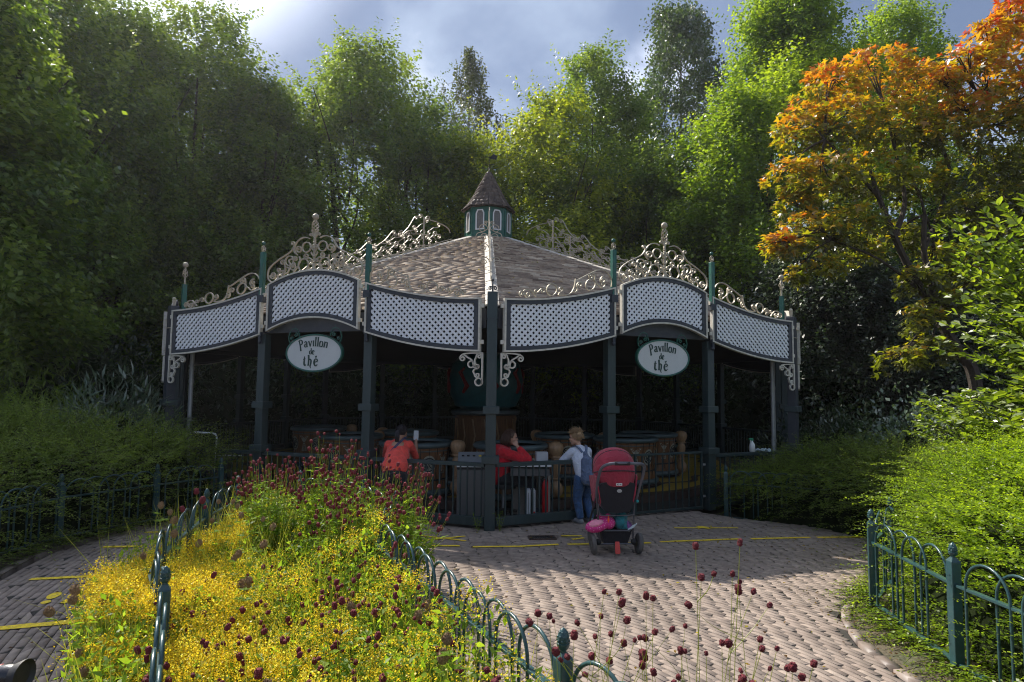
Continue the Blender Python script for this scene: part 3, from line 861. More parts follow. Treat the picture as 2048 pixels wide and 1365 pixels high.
for k in (-2, -1, 0, 1, 2):
    mb = MB(); iron(mb, hip_crest(), th=.0115, dp=.022, fn=hip_fn(k))
    o, t = hip_dir(k)
    mb.tube([o * 1.95 + Vector((0, 0, hipz(1.95))), o * 1.95 + Vector((0, 0, 5.34))], .016, 6)
    if k == 0:      # side scrolls on the front hip read as little brackets left and right of the pole
        for sg in (1, -1):
            for (s, z, r) in ((1.95, .42, .05), (1.95, .30, .11), (2.6, .22, .09), (3.6, .18, .09), (4.6, .12, .08)):
                fn = lambda u, v, s=s: o * s + t * u + Vector((0, 0, hipz(s) + .05 + v)); fn.up = tuple(o)
                iron(mb, [spiral((sg * (r + .02), z), r, PI if sg > 0 else 0, -sg, 1.4)], th=.013, dp=.02, fn=fn)
            fn = lambda u, v: o * 1.95 + t * u + Vector((0, 0, hipz(1.95) + .05 + v)); fn.up = tuple(o)
            iron(mb, [bez((0, .32), (sg * .12, .24), (sg * .24, .20), (sg * .27, .10), (sg * .22, .05))], th=.013, dp=.02, fn=fn)
    mb.build('hip_cresting', M['iron'], roof)

# cupola
cup = MB()
def octp(r, z): return [Vector((r * math.sin(PROT + (k) * PI / 4), -r * math.cos(PROT + k * PI / 4), z)) for k in range(8)]
rings = [octp(.57, 5.0), octp(.57, 5.32), octp(.535, 5.34), octp(.535, 6.02), octp(.57, 6.04), octp(.57, 6.08)]
cup.add([p for r in rings for p in r], [(i * 8 + k, i * 8 + (k + 1) % 8, (i + 1) * 8 + (k + 1) % 8, (i + 1) * 8 + k) for i in range(5) for k in range(8)])
cupola = cup.build('cupola', M['green'], pav); cupola.location = (0, 0, -.13)
for k in range(8):
    a = PROT + (k + .5) * PI / 4; o = Vector((math.sin(a), -math.cos(a), 0)); t = Vector((math.cos(a), math.sin(a), 0)); ap = .535 * ca + .004
    def wl(hw, z0, z1, off):
        pts = [(-hw, z0), (hw, z0), (hw, z1 - hw * .8), (hw * .62, z1), (-hw * .62, z1), (-hw, z1 - hw * .8)]
        return [o * (ap + off) + t * x + Vector((0, 0, z)) for x, z in pts]
    A = wl(.105, 5.46, 5.93, .004); B = wl(.078, 5.485, 5.905, .004); A2 = wl(.105, 5.46, 5.93, .022); B2 = wl(.078, 5.485, 5.905, .022)
    mb = MB(); mb.add(A2 + B2 + A + B, [(i, (i + 1) % 6, 6 + (i + 1) % 6, 6 + i) for i in range(6)] + [(i, 12 + i, 12 + (i + 1) % 6, (i + 1) % 6) for i in range(6)] + [(6 + i, 6 + (i + 1) % 6, 18 + (i + 1) % 6, 18 + i) for i in range(6)])
    wn = mb.build('window', M['white'], cupola)
    MB().add(wl(.077, 5.486, 5.904, .006), [tuple(range(6))]).build('louvre_mesh', paint('grey_mesh', (.16, .155, .15), .8, scale=60, var=.4) if k == 0 else bpy.data.materials['grey_mesh'], wn)
    o2, t2 = hip_dir(k); mb = MB(); mb.tube([o2 * .538 + Vector((0, 0, 5.34)), o2 * .538 + Vector((0, 0, 6.02))], .018, 5); mb.build('corner_bead', M['green'], cupola)
V, F, T = [], [], []
cprof = [(.64 * ca, 6.01), (.50 * ca, 6.16), (.37 * ca, 6.36), (.245 * ca, 6.60), (.14 * ca, 6.80), (.05, 6.96)]
for k in range(8):
    v, f, t = facet_shingles(k, cprof, .115, .13, 200 + k, thick=(.008, .014), jit=.006, over=1.3)
    F += [tuple(i + len(V) for i in q) for q in f]; V += v; T += t
cr_ = np_mesh('cupola_roof', np.array(V), np.array(F), M['cupshingle'], cupola, tone=np.array(T))
mb = MB(); rr = [octp(r / ca - .012, z - .012) for r, z in cprof]
mb.add([p for r in rr for p in r], [(i * 8 + k, i * 8 + (k + 1) % 8, (i + 1) * 8 + (k + 1) % 8, (i + 1) * 8 + k) for i in range(5) for k in range(8)] + [tuple(range(8))[::-1]])
mb.build('roof_cap', bpy.data.materials['roof_deck'], cupola)
mb = MB().tube([(0, 0, 6.93), (0, 0, 7.45)], [.012, .006], 6).ball((0, 0, 7.06), .022, 8)
for a in (0, PI / 2): mb.tube([(-.13 * math.cos(a), -.13 * math.sin(a), 7.16), (.13 * math.cos(a), .13 * math.sin(a), 7.16)], .006, 5)
mb.add([(.02, 0, 7.30), (.17, 0, 7.27), (.20, 0, 7.36), (.10, 0, 7.42), (.04, 0, 7.36)], [(0, 1, 2, 3, 4)]).tube([(-.2, 0, 7.33), (.05, 0, 7.33)], .006, 5)
mb.build('weather_vane', M['black'], cupola)
# drainpipes beside the two front side corners
for (px_, py_) in ((-4.98, 9.82), (4.24, 10.25)):
    p = Vector((px_, py_, 0)) - Vector((PCX, PCY, 0))
    mb = MB().tube([p + Vector((0, 0, .0)), p + Vector((0, 0, 2.5))], .035, 10)
    for z in (.9, 1.75): mb.tube([p + Vector((0, 0, z)), p + Vector((0, 0, z + .05))], .042, 10)
    mb.build('drainpipe', M['steel'], pav, smooth=True, sharp=50)

# ------------------------------------------------------------ hanging signs with carved lettering
GLY = {  # strokes (points, widths) in a 1-high box; x advances by the number first
 'P': (.62, [([(.10, -.28), (.14, .30), (.10, .92)], (.16, .13, .10)), ([(.0, .86), (.25, .98), (.46, .88), (.50, .66), (.40, .46), (.16, .40)], (.05, .09, .12, .15, .12, .06)), ([(.02, -.28), (.24, -.26)], (.05, .05))]),
 'a': (.56, [([(.40, .62), (.38, .3), (.40, .06), (.50, .02)], (.12, .14, .13, .05)), ([(.08, .54), (.22, .66), (.38, .60)], (.06, .10, .10)), ([(.38, .38), (.16, .34), (.06, .18), (.14, .03), (.30, .04), (.40, .14)], (.06, .10, .15, .12, .08, .06))]),
 'v': (.52, [([(.04, .66), (.14, .34), (.24, .0)], (.10, .14, .10)), ([(.24, .0), (.34, .34), (.46, .68)], (.08, .07, .06)), ([(.0, .65), (.16, .66)], (.05, .05))]),
 'i': (.28, [([(.13, .68), (.12, .34), (.14, .0)], (.15, .13, .15)), ([(.03, .66), (.20, .68)], (.05, .05))]),
 'l': (.28, [([(.13, 1.08), (.12, .5), (.14, .0)], (.16, .13, .15)), ([(.02, 1.05), (.20, 1.09)], (.05, .05))]),
 'o': (.56, [([(.27, .67), (.12, .60), (.06, .34), (.14, .06), (.28, .0)], (.06, .13, .15, .12, .06)), ([(.27, .67), (.42, .58), (.48, .34), (.42, .08), (.28, .0)], (.06, .11, .15, .13, .06))]),
 'n': (.60, [([(.10, .68), (.11, .34), (.10, .0)], (.14, .13, .15)), ([(.12, .50), (.26, .66), (.42, .62), (.46, .4), (.46, .02)], (.05, .09, .12, .13, .14)), ([(.02, .66), (.14, .69)], (.05, .05))]),
 'd': (.58, [([(.40, 1.10), (.41, .5), (.42, .02)], (.10, .13, .14)), ([(.40, .58), (.22, .62), (.08, .46), (.06, .2), (.18, .02), (.40, .10)], (.05, .10, .14, .15, .11, .06))]),
 'e': (.54, [([(.12, .34), (.44, .44), (.40, .62), (.24, .68), (.10, .52), (.05, .28), (.14, .06), (.30, -.02), (.46, .12)], (.06, .08, .11, .08, .13, .16, .15, .10, .05))]),
 't': (.44, [([(.20, .98), (.16, .5), (.15, .16), (.26, .0), (.38, .10)], (.05, .15, .17, .13, .06)), ([(.03, .64), (.20, .72), (.36, .70)], (.06, .08, .06))]),
 'h': (.62, [([(.14, 1.10), (.15, .5), (.13, .0)], (.18, .15, .18)), ([(.15, .50), (.32, .68), (.46, .54), (.44, .22), (.36, -.08), (.44, -.30)], (.05, .10, .15, .15, .10, .04)), ([(.02, .0), (.24, .0)], (.05, .05)), ([(.03, 1.08), (.2, 1.12)], (.05, .05))]),
 'E': (.58, [([(.12, .34), (.46, .46), (.42, .64), (.25, .70), (.10, .54), (.05, .28), (.14, .04), (.30, -.04), (.48, .12)], (.06, .08, .12, .09, .15, .18, .16, .11, .05)), ([(.20, .86), (.36, 1.02)], (.16, .09))]),
}
def lettering(mb, text, cx, cz, h, arc=0.0, y=-.022, gap=1.0):
    total = sum(GLY[c][0] * h * gap for c in text); x = cx - total / 2
    for c in text:
        adv, strokes = GLY[c]; xm = x + adv * h / 2 - cx; ang = -arc * xm; zc = cz - arc * xm * xm / 2
        for pts, ws in strokes:
            C = catmull([(p[0], p[1], 0) for p in pts], 5); W = np.interp(np.linspace(0, 1, len(C)), np.linspace(0, 1, len(ws)), ws); vs = []
            for i, q in enumerate(C):
                d = (C[min(i + 1, len(C) - 1)] - C[max(i - 1, 0)]); d = d.normalized(); s = Vector((-d.y, d.x, 0)) * W[i] / 2
                for e in (q + s, q - s):
                    lx = (e.x - adv / 2) * h; lz = e.y * h
                    vs.append((x + adv * h / 2 + lx * math.cos(ang) - lz * math.sin(ang), y, zc + lx * math.sin(ang) + lz * math.cos(ang)))
            n = len(vs); vs += [(a, y + .012, b) for a, _, b in vs]
            mb.add(vs, [(2 * i, 2 * i + 1, 2 * i + 3, 2 * i + 2) for i in range(len(C) - 1)] + [(2 * i, 2 * i + 2, n + 2 * i + 2, n + 2 * i) for i in range(len(C) - 1)] + [(2 * i + 1, n + 2 * i + 1, n + 2 * i + 3, 2 * i + 3) for i in range(len(C) - 1)] + [(0, n, n + 1, 1)])
        x += adv * h * gap
def sign(k, s, label):
    a, e, n, r = side_frame(k); root = empty('hanging_sign', a + e * s - n * .02 + Vector((0, 0, 2.17)), r, label, 'sign', 'oval signs under the arches')
    A, B = .465, .262
    mb = MB(); m = 48
    E1 = [(A * math.cos(2 * PI * i / m), B * math.sin(2 * PI * i / m)) for i in range(m)]; E2 = [((A - .022) / A * x, (B - .022) / B * z) for x, z in E1]
    vs = [(x, -.024, z) for x, z in E1] + [(x, -.024, z) for x, z in E2] + [(x, .024, z) for x, z in E1] + [(x, -.012, z) for x, z in E2]
    mb.add(vs, [(i, (i + 1) % m, m + (i + 1) % m, m + i) for i in range(m)] + [(i, 2 * m + i, 2 * m + (i + 1) % m, (i + 1) % m) for i in range(m)] + [(m + i, m + (i + 1) % m, 3 * m + (i + 1) % m, 3 * m + i) for i in range(m)] + [tuple(2 * m + i for i in range(m))])
    mb.build('rim', M['green'], root)
    MB().add([(x, -.014, z) for x, z in E2], [tuple(range(m))]).build('board', paint('sign_board', (.56, .58, .58), .5, var=.05, scale=5) if k == -1 else bpy.data.materials['sign_board'], root)
    lt = MB(); lettering(lt, 'Pavillon', -.005, .090, .118, arc=1.2, gap=1.05); lettering(lt, 'de', -.03, -.018, .078); lettering(lt, 'thE', -.035, -.172, .128, gap=1.3)
    lt.build('lettering', paint('sign_lettering', (.008, .045, .035), .5) if k == -1 else bpy.data.materials['sign_lettering'], root)
    for sg in (1, -1):
        mb = MB(); iron(mb, [spiral((sg * .315, .255), .035, PI / 2, sg, 1.2), spiral((sg * .385, .205), .028, 0, -sg, 1.2), bez((sg * .25, .23), (sg * .29, .33), (sg * .38, .33), (sg * .43, .24), (sg * .42, .16), (sg * .38, .13))], th=.012, dp=.02)
        mb.tube([(sg * .33, 0, .31), (sg * .33, 0, .385)], .006, 6); mb.build('scroll_hook', M['green'], root)
sign(-1, SIDE - 2.61, 'oval white sign reading Pavillon de thé under the left-hand arch of the pavilion')
sign(0, 2.63, 'oval white sign reading Pavillon de thé under the right-hand arch, nearer the orange maple')
# ------------------------------------------------------------ turntable, cups and centrepiece under the roof
M['deckbrown'] = paint('deck_brown', (.060, .034, .026), .6, var=.25, scale=6)
M['deckyellow'] = paint('deck_yellow', (.40, .27, .03), .6, var=.15, scale=5, dirt=(.12, .08, .03), dirt_amt=.4)
M['tube'] = paint('grey_green_tube', (.085, .12, .125), .32, var=.15, scale=6)
M['wood'] = paint('stained_wood', (.23, .105, .042), .4, var=.35, scale=5, stretch=(4, 4, .5), dirt=(.07, .03, .015), dirt_amt=.5)
M['palewood'] = paint('pale_wood', (.42, .25, .13), .38, var=.3, scale=5, stretch=(3, 3, .6), dirt=(.15, .07, .03), dirt_amt=.5)
M['cream'] = paint('cream_emblem', (.42, .40, .32), .6, var=.1)
tt = empty('turntable', (PCX, PCY, 0), 0, 'round brown ride platform painted with a scalloped yellow ring inside the pavilion', 'ride platform')
MB().lathe([(0.01, 0), (5.55, 0), (5.55, .12), (0.01, .12)], seg=72).build('platform', M['deckbrown'], tt)
mb = MB(); n = 360; vs = []
for i in range(n):
    t = 2 * PI * i / n; ro = 5.35 + .07 * math.sin(t * 12); ri = 4.05 + .35 * abs(math.sin(t * 6))
    vs += [(ro * math.cos(t), ro * math.sin(t), .126), (ri * math.cos(t), ri * math.sin(t), .126)]
mb.add(vs, [(2 * i, (2 * i + 2) % (2 * n), (2 * i + 3) % (2 * n), 2 * i + 1) for i in range(n)])
mb.build('yellow_ring', M['deckyellow'], tt)
mb = MB(); vs = []
for i in range(n):
    t = 2 * PI * i / n; ro = 5.02 + .10 * math.sin(t * 24); ri = 4.90 + .10 * math.sin(t * 24)
    vs += [(ro * math.cos(t), ro * math.sin(t), .131), (ri * math.cos(t), ri * math.sin(t), .131)]
mb.add(vs, [(2 * i, (2 * i + 2) % (2 * n), (2 * i + 3) % (2 * n), 2 * i + 1) for i in range(n)])
mb.build('wavy_band', M['deckbrown'], tt)

def make_cup():
    root = empty('cup_car')
    MB().lathe([(.30, 0), (.50, .0), (.60, .012), (.60, .02), (.3, .022)], seg=32).build('base_disc', M['deckbrown'], root)
    mb = MB(); prof = [(.50, .05), (.52, .09), (.50, .16), (.475, .32), (.485, .45), (.50, .60), (.515, .72), (.50, .73), (.47, .60), (.45, .30)]
    mb.lathe(prof, seg=40); shell = mb.build('shell', M['wood'], root, smooth=True, sharp=50)
    MB().lathe([(.02, .30), (.455, .30), (.455, .33), (.02, .33)], seg=24).build('seat', M['deckyellow'], root)
    def tor(R, z, r, name, mat):
        m = MB(); m.lathe([(R + r * math.cos(a), z + r * math.sin(a)) for a in np.linspace(-PI, PI, 11)], seg=44); return m.build(name, mat, root, smooth=True)
    tor(.515, .745, .042, 'rim_tube', M['tube']); tor(.52, .07, .045, 'base_tube', M['tube'])
    tor(.492, .245, .013, 'hoop', M['black']); tor(.503, .66, .010, 'hoop', M['tube'])
    mb = MB()
    for q in range(24):
        a = 2 * PI * q / 24; mb.tube([((r + .003) * math.cos(a), (r + .003) * math.sin(a), z) for r, z in prof[2:7]], .005, 4)
    mb.build('stave_lines', M['black'], shell)
    for q in range(6):
        a = 2 * PI * q / 6 + .26; o = Vector((math.cos(a), math.sin(a), 0)); t = Vector((-math.sin(a), math.cos(a), 0))
        rz = lambda z: float(np.interp(z, [.16, .32, .45, .60, .72], [.50, .475, .485, .50, .515]))
        def P(u, z, off=.006): 
            b = rz(z) + off; aa = a + u / b; return Vector((b * math.cos(aa), b * math.sin(aa), z))
        mb = MB(); m = 20
        mb.add([P(.112 * math.cos(2 * PI * i / m), .47 + .135 * math.sin(2 * PI * i / m)) for i in range(m)] + [P(0, .47)], [(i, (i + 1) % m, m) for i in range(m)])
        me = mb.build('medallion', M['cream'], shell)
        mb = MB()
        for c in (spiral((.045, .50), .045, 0, 1, 1.2), spiral((-.045, .44), .045, PI, 1, 1.2), bez((-.07, .53), (-.02, .50), (.02, .44), (.07, .41)), bez((-.06, .55), (-.075, .5), (-.03, .46)), ring((0, .47), .095, 18)):
            mb.tube([P(u, z, .010) for u, z in c], .008, 4)
        mb.build('monster_motif', M['black'], me)
        a += PI / 6
        mb = MB()
        tri = [(-.10, .62), (.10, .62), (.02, .50), (-.02, .50)]; mb.add([P(u, z) for u, z in tri], [(0, 1, 2, 3)])
        bb = [(-.02, .485), (.02, .485), (.055, .33), (-.055, .33)]; mb.add([P(u, z) for u, z in bb], [(0, 1, 2, 3)])
        mo = mb.build('carved_motif', M['cream'], shell)
        mb = MB()
        for c in (spiral((.045, .585), .028, 0, 1, 1.2), spiral((-.045, .585), .028, PI, -1, 1.2), bez((-.03, .35), (.02, .40), (-.02, .46)), bez((.03, .35), (-.02, .40), (.02, .46))): mb.tube([P(u, z, .009) for u, z in c], .007, 4)
        mb.build('carved_lines', M['wood'], mo)
    mb = MB(); mb.lathe([(.03, .0), (.085, .04), (.115, .11), (.10, .18), (.055, .235), (.05, .26), (.075, .265), (.075, .285), (.055, .29), (.068, .36), (.082, .46), (.085, .52), (.062, .56), (.06, .575), (.092, .585), (.092, .60), (.075, .61), (.105, .66), (.118, .72), (.10, .78), (.05, .81), (.005, .815)], c=(.665, 0, 0), seg=20)
    mb.build('turned_handle', M['palewood'], root, smooth=True, sharp=60)
    MB().tube([(.52, 0, .52), (.62, 0, .53)], .03, 8).tube([(.52, 0, .18), (.62, 0, .17)], .03, 8).build('handle_arm', M['tube'], root)
    return root
cup0 = make_cup()
CUPS = [(-1.43, 9.62, -.25, 'wooden barrel-shaped cup car behind the woman in the coral shirt'),
        (.0, 9.42, -.12, 'wooden cup car behind the seated operator, with a tall turned handle on its right side'),
        (.98, 11.6, 2.4, 'wooden cup car just behind the boy, set back from the rail'),
        (1.98, 10.98, 2.0, 'wooden cup car with a pale round medallion, seen over the stroller'),
        (2.62, 12.15, .15, 'rearmost cup car on the right, half hidden behind the medallion cup'),
        (-2.75, 10.9, 1.0, 'shaded cup car behind the left-hand posts of the front side'),
        (-3.9, 12.9, .5, 'dim cup car far back on the left of the platform'),
        (-.6, 18.6, .2, 'dim cup car at the far back, behind the centrepiece'), (-1.9, 11.9, 2.6, 'dim cup car in the second row left of the centrepiece')]
for i, (x, y, a, lb) in enumerate(CUPS):
    o = cup0 if i == 0 else copy_tree(cup0)
    o.location = (x, y, .132); o.rotation_euler = (0, 0, a); tag(o, lb, 'cup car', 'barrel cup cars on the platform')

cen = empty('ride_centrepiece', (PCX, PCY, .12), 0, 'carved wooden drum carrying a big turquoise pot in the middle of the platform', 'centrepiece')
MB().lathe([(.85, 0), (.85, .12), (.70, .16), (.66, .9), (.70, 1.0)], seg=32).build('carved_drum', M['wood'], cen, smooth=True, sharp=40)
mb = MB()
for q in range(16):
    a = q * PI / 8; mb.tube([(.70 * math.cos(a), .70 * math.sin(a), .2), (.68 * math.cos(a + .1), .68 * math.sin(a + .1), .55), (.68 * math.cos(a), .68 * math.sin(a), .92)], .02, 5)
mb.build('carving', M['palewood'], cen)
MB().lathe([(.74, 1.0), (.80, 1.04), (.80, 1.10), (.74, 1.12)], seg=32).build('band', M['tube'], cen, smooth=True, sharp=40)
pot = MB().lathe([(.5, 1.12), (.70, 1.2), (.82, 1.45), (.86, 1.8), (.78, 2.15), (.6, 2.36), (.3, 2.42)], seg=32).build('pot', paint('turquoise_pot', (.012, .13, .15), .35, var=.2), cen, smooth=True)
for q in range(8):
    a = q * PI / 4 + .2; mb = MB()
    mb.tube([(.855 * math.cos(a + u), .855 * math.sin(a + u), z) for u, z in ((0, 1.5), (.12, 1.65), (.02, 1.8), (-.1, 1.95), (.04, 2.05))], [.03, .06, .04, .05, .02], 6)
    mb.build('painted_figure', paint('red_figure', (.25, .02, .02), .5) if q == 0 else bpy.data.materials['red_figure'], pot)

# ------------------------------------------------------------ railings between the posts
def railing(k, s0, s1, label, low=True):
    a, e, n, r = side_frame(k); root = empty('railing', a + e * s0, r, label, 'railing', 'railings between the pavilion posts')
    w = s1 - s0
    MB().box((w / 2, -.004, .775), (w, .066, .048)).build('top_rail', M['post'], root, bevel=.004)
    MB().box((w / 2, 0, .095), (w, .072, .105)).build('bottom_beam', M['post'], root, bevel=.004)
    c = int(w / .092); mb = MB()
    for i in range(c):
        b = MB().box(((i + .5) * w / c, 0, .449), (.017, .017, .604)).build('bar', M['post'], root)
    return root
OCTN = {-1: 'front-left', 0: 'front-right'}
W = {(-1, 2): 'green bar railing between the pavilion\'s front corner post and the next post to the left',
     (-1, 1): 'green bar railing half hidden behind the tall burnet plants, under the left-hand arch',
     (-1, 0): 'green bar railing at the far left end of the pavilion, beside the drainpipe',
     (0, 0): 'green bar railing the boy leans on, right of the front corner post',
     (0, 2): 'green bar railing with a spray bottle standing on its top rail'}
for (k, b), lb in W.items():
    railing(k, b * 1.74 + .066, b * 1.74 + 1.74 - .066, lb)
proto = railing(1, .066, 1.674, 'dark bar railing along the pavilion side running back from the right-hand corner, nearest bay')
far = {1: 'right flank', 2: 'right rear flank', 3: 'rear right', 4: 'rear left', 5: 'left rear flank', 6: 'left flank'}
bay = ['first', 'middle', 'last']
for k in far:
    for b in range(3):
        if (k, b) == (1, 0): continue
        o = copy_tree(proto); a, e, n, r = side_frame(k); o.location = a + e * (b * 1.74 + .066); o.rotation_euler = (0, 0, r)
        o['label'] = 'dark bar railing on the %s side of the pavilion, %s bay clockwise' % (far[k], bay[b])
# the gate under the right-hand arch
a, e, n, r = side_frame(0); gate = empty('gate', a + e * 2.16, r, 'slim green bar gate under the right-hand arch of the pavilion', 'gate')
w = 1.17; mb = MB()
mb.box((0, 0, .43), (.032, .032, .82)).box((w, 0, .43), (.032, .032, .82)).box((w / 2, 0, .825), (w - .034, .03, .03)).box((w / 2, 0, .045), (w - .034, .03, .03))
mb.build('gate_frame', M['post'], gate, bevel=.003)
for i in range(1, 10): MB().box((i * w / 10, 0, .435), (.015, .015, .748)).build('bar', M['post'], gate)
MB().box((w + .045, 0, .65), (.055, .02, .03)).box((w + .045, 0, .2), (.055, .02, .03)).build('hinge', M['steel'], gate)
gate2 = empty('fixed_panel', a + e * 1.82, r, 'short fixed bar panel between the post and the gate, behind the stroller', 'railing panel')
MB().box((.15, 0, .825), (.30, .03, .03)).box((.15, 0, .045), (.30, .03, .03)).build('rails', M['post'], gate2)
for i in range(4): MB().box((.02 + i * .087, 0, .435), (.015, .015, .748)).build('bar', M['post'], gate2)

# ------------------------------------------------------------ operator's corner
cab = empty('control_cabinet', (-.52, 8.42, 0), .05, 'grey control cabinet with a yellow button on its sloping top, left of the front post', 'control cabinet')
M['cab'] = paint('cabinet_grey', (.12, .117, .118), .5, var=.1, scale=3)
MB().box((0, 0, .33), (.36, .30, .66)).build('body', M['cab'], cab, bevel=.008)
MB().box((0, -.001, .675), (.37, .31, .028)).build('shelf_edge', M['black'], cab, bevel=.002)
MB().box((0, 0, .705), (.37, .31, .03)).build('white_ledge', M['white'], cab, bevel=.003)
mb = MB(); mb.add([(-.175, -.14, .722), (.175, -.14, .722), (.175, .14, .722), (-.175, .14, .722), (-.175, -.06, .76), (.175, -.06, .76), (.175, .14, .86), (-.175, .14, .86)], [(0, 3, 2, 1), (4, 5, 6, 7), (0, 1, 5, 4), (1, 2, 6, 5), (2, 3, 7, 6), (3, 0, 4, 7)])
con = mb.build('console', paint('console_grey', (.19, .20, .21), .4), cab, bevel=.004)
for i, x in enumerate((-.11, -.04, .035, .115)):
    z = .815; MB().lathe([(.018, 0), (.018, .014), (.012, .018), (.001, .018)], c=(x, .04, z - .005), seg=12).build('button', paint('button_yellow', (.75, .55, .03), .4) if i == 3 else M['black'], con)
desk = empty('desk', (.20, 8.62, 0), .0, 'small pale desk with an open shelf where the operator sits', 'desk')
MB().box((.06, 0, .70), (.56, .42, .03)).build('desk_top', M['white'], desk, bevel=.004)
MB().box((.06, .02, .61), (.52, .36, .10)).build('drawer', M['cab'], desk, bevel=.004)
MB().box((.315, .02, .28), (.03, .36, .56)).box((.06, .18, .28), (.48, .02, .56)).build('side_panel', paint('desk_side', (.25, .22, .19), .6), desk)
MB().box((.10, .02, .05), (.40, .34, .02)).build('shelf', bpy.data.materials['desk_side'], desk)
pap = MB().box((.30, 8.52, .722), (.21, .15, .010), .1).box((.30, 8.52, .7325), (.20, .145, .009), -.05).build('papers', M['white'])
tag(pap, 'white sheets of paper lying on the operator\'s desk', 'papers')
mon = MB().box((.42, 8.66, .79), (.16, .12, .145), .15).build('grey_box', paint('box_grey', (.42, .43, .44), .5), bevel=.006)
tag(mon, 'pale grey box standing on the right end of the desk', 'box')
for i, (x, c, lb) in enumerate([(.24, (.62, .63, .65), 'wide white ring binder standing under the desk'), (.305, (.58, .58, .60), 'slim white ring binder with a red spot at the foot of its spine')]):
    b = empty('ring_binder', (x, 8.52, .062), .05 * i, lb, 'binder', 'binders under the desk')
    MB().box((0, 0, .16), (.055 - .012 * i, .26, .32)).build('cover', paint('binder%d' % i, c, .5), b, bevel=.003)
    MB().box((0, -.1325, .15), (.004, .003, .28)).build('spine_line', M['black'], b)
    if i: MB().box((0, -.1325, .035), (.03, .003, .03)).build('red_mark', paint('mark_red', (.6, .02, .02), .5), b)
ex = empty('fire_extinguisher', (.47, 8.50, .07), 0, 'red fire extinguisher standing inside the railing beside the desk', 'fire extinguisher')
MB().lathe([(.035, 0), (.05, .01), (.05, .36), (.044, .40), (.02, .43), (.016, .45)], seg=18).build('cylinder', paint('signal_red', (.55, .008, .012), .3), ex, smooth=True, sharp=50)
MB().box((0, 0, .465), (.03, .03, .03)).box((.03, 0, .49), (.09, .015, .012)).box((.03, 0, .465), (.07, .012, .01)).build('valve', M['steel'], ex)
MB().tube([(-.01, -.02, .47), (-.06, -.02, .45), (-.066, -.02, .3), (-.06, -.02, .12)], .008, 6).build('hose', M['black'], ex)

st = empty('operator_stool', (-.09, 8.76, 0), 0, 'black swivel stool under the seated operator', 'stool')
MB().lathe([(.01, .36), (.17, .36), (.18, .39), (.17, .42), (.01, .425)], seg=20).build('seat', M['black'], st, smooth=True, sharp=40)
MB().tube([(0, 0, .06), (0, 0, .36)], .025, 10).build('column', M['steel'], st)
for q in range(5): MB().tube([(0, 0, .08), (.22 * math.cos(q * 1.257), .22 * math.sin(q * 1.257), .045)], .018, 6).ball((.22 * math.cos(q * 1.257), .22 * math.sin(q * 1.257), .025), .024, 8).build('leg', M['black'], st)
MB().box((-.19, 0, .62), (.035, .30, .26)).box((-.19, 0, .44), (.02, .04, .16)).build('backrest', M['black'], st, bevel=.01)

# spray bottle and cloth on the rail at the right
a, e, n, r = side_frame(0)
sp = empty('spray_bottle', a + e * 4.33 + Vector((0, 0, .80)), r, 'white spray bottle with a green trigger standing on the right-hand railing', 'spray bottle')
MB().lathe([(.03, 0), (.042, .008), (.042, .09), (.036, .12), (.014, .15), (.013, .17)], seg=16).build('bottle', M['white'], sp, smooth=True, sharp=60)
MB().box((0, 0, .185), (.03, .026, .035)).box((-.035, 0, .196), (.06, .022, .02)).build('spray_head', paint('trigger_green', (.02, .30, .16), .4), sp, bevel=.003)
MB().tube([(-.02, 0, .18), (-.04, 0, .155), (-.036, 0, .14)], .005, 5).build('trigger', M['white'], sp)
cl = MB(); Rr = random.Random(3); cg = []
for i in range(15):
    for j in range(7):
        cg.append((i * .018, (j - 3) * .016, .012 + Rr.uniform(0, .022) + .02 * math.sin(i * .9 + j)))
cl.add(cg, [(i * 7 + j, (i + 1) * 7 + j, (i + 1) * 7 + j + 1, i * 7 + j + 1) for i in range(14) for j in range(6)])
o = cl.build('cleaning_cloth', paint('cloth_blue_white', (.42, .50, .56), .9, scale=20), smooth=True); o.location = a + e * 4.42 + Vector((0, 0, .80)); o.rotation_euler = (0, 0, r)
o.modifiers.new('s', 'SOLIDIFY').thickness = .006
tag(o, 'crumpled pale blue cloth lying on the railing beside the spray bottle', 'cloth')

# pale bent handrail on the left, inside the railing
hr = MB().tube([(-4.45, 9.62, 0), (-4.45, 9.62, .93), (-4.47, 9.62, .975), (-4.52, 9.62, .99), (-4.80, 9.62, 1.0)], .014, 8)
hr.tube([(-4.45, 9.62, .66), (-4.02, 9.60, .66)], .010, 6)
o = hr.build('handrail', M['white'], smooth=True); tag(o, 'thin white bent tube handrail at the left end of the pavilion', 'handrail')
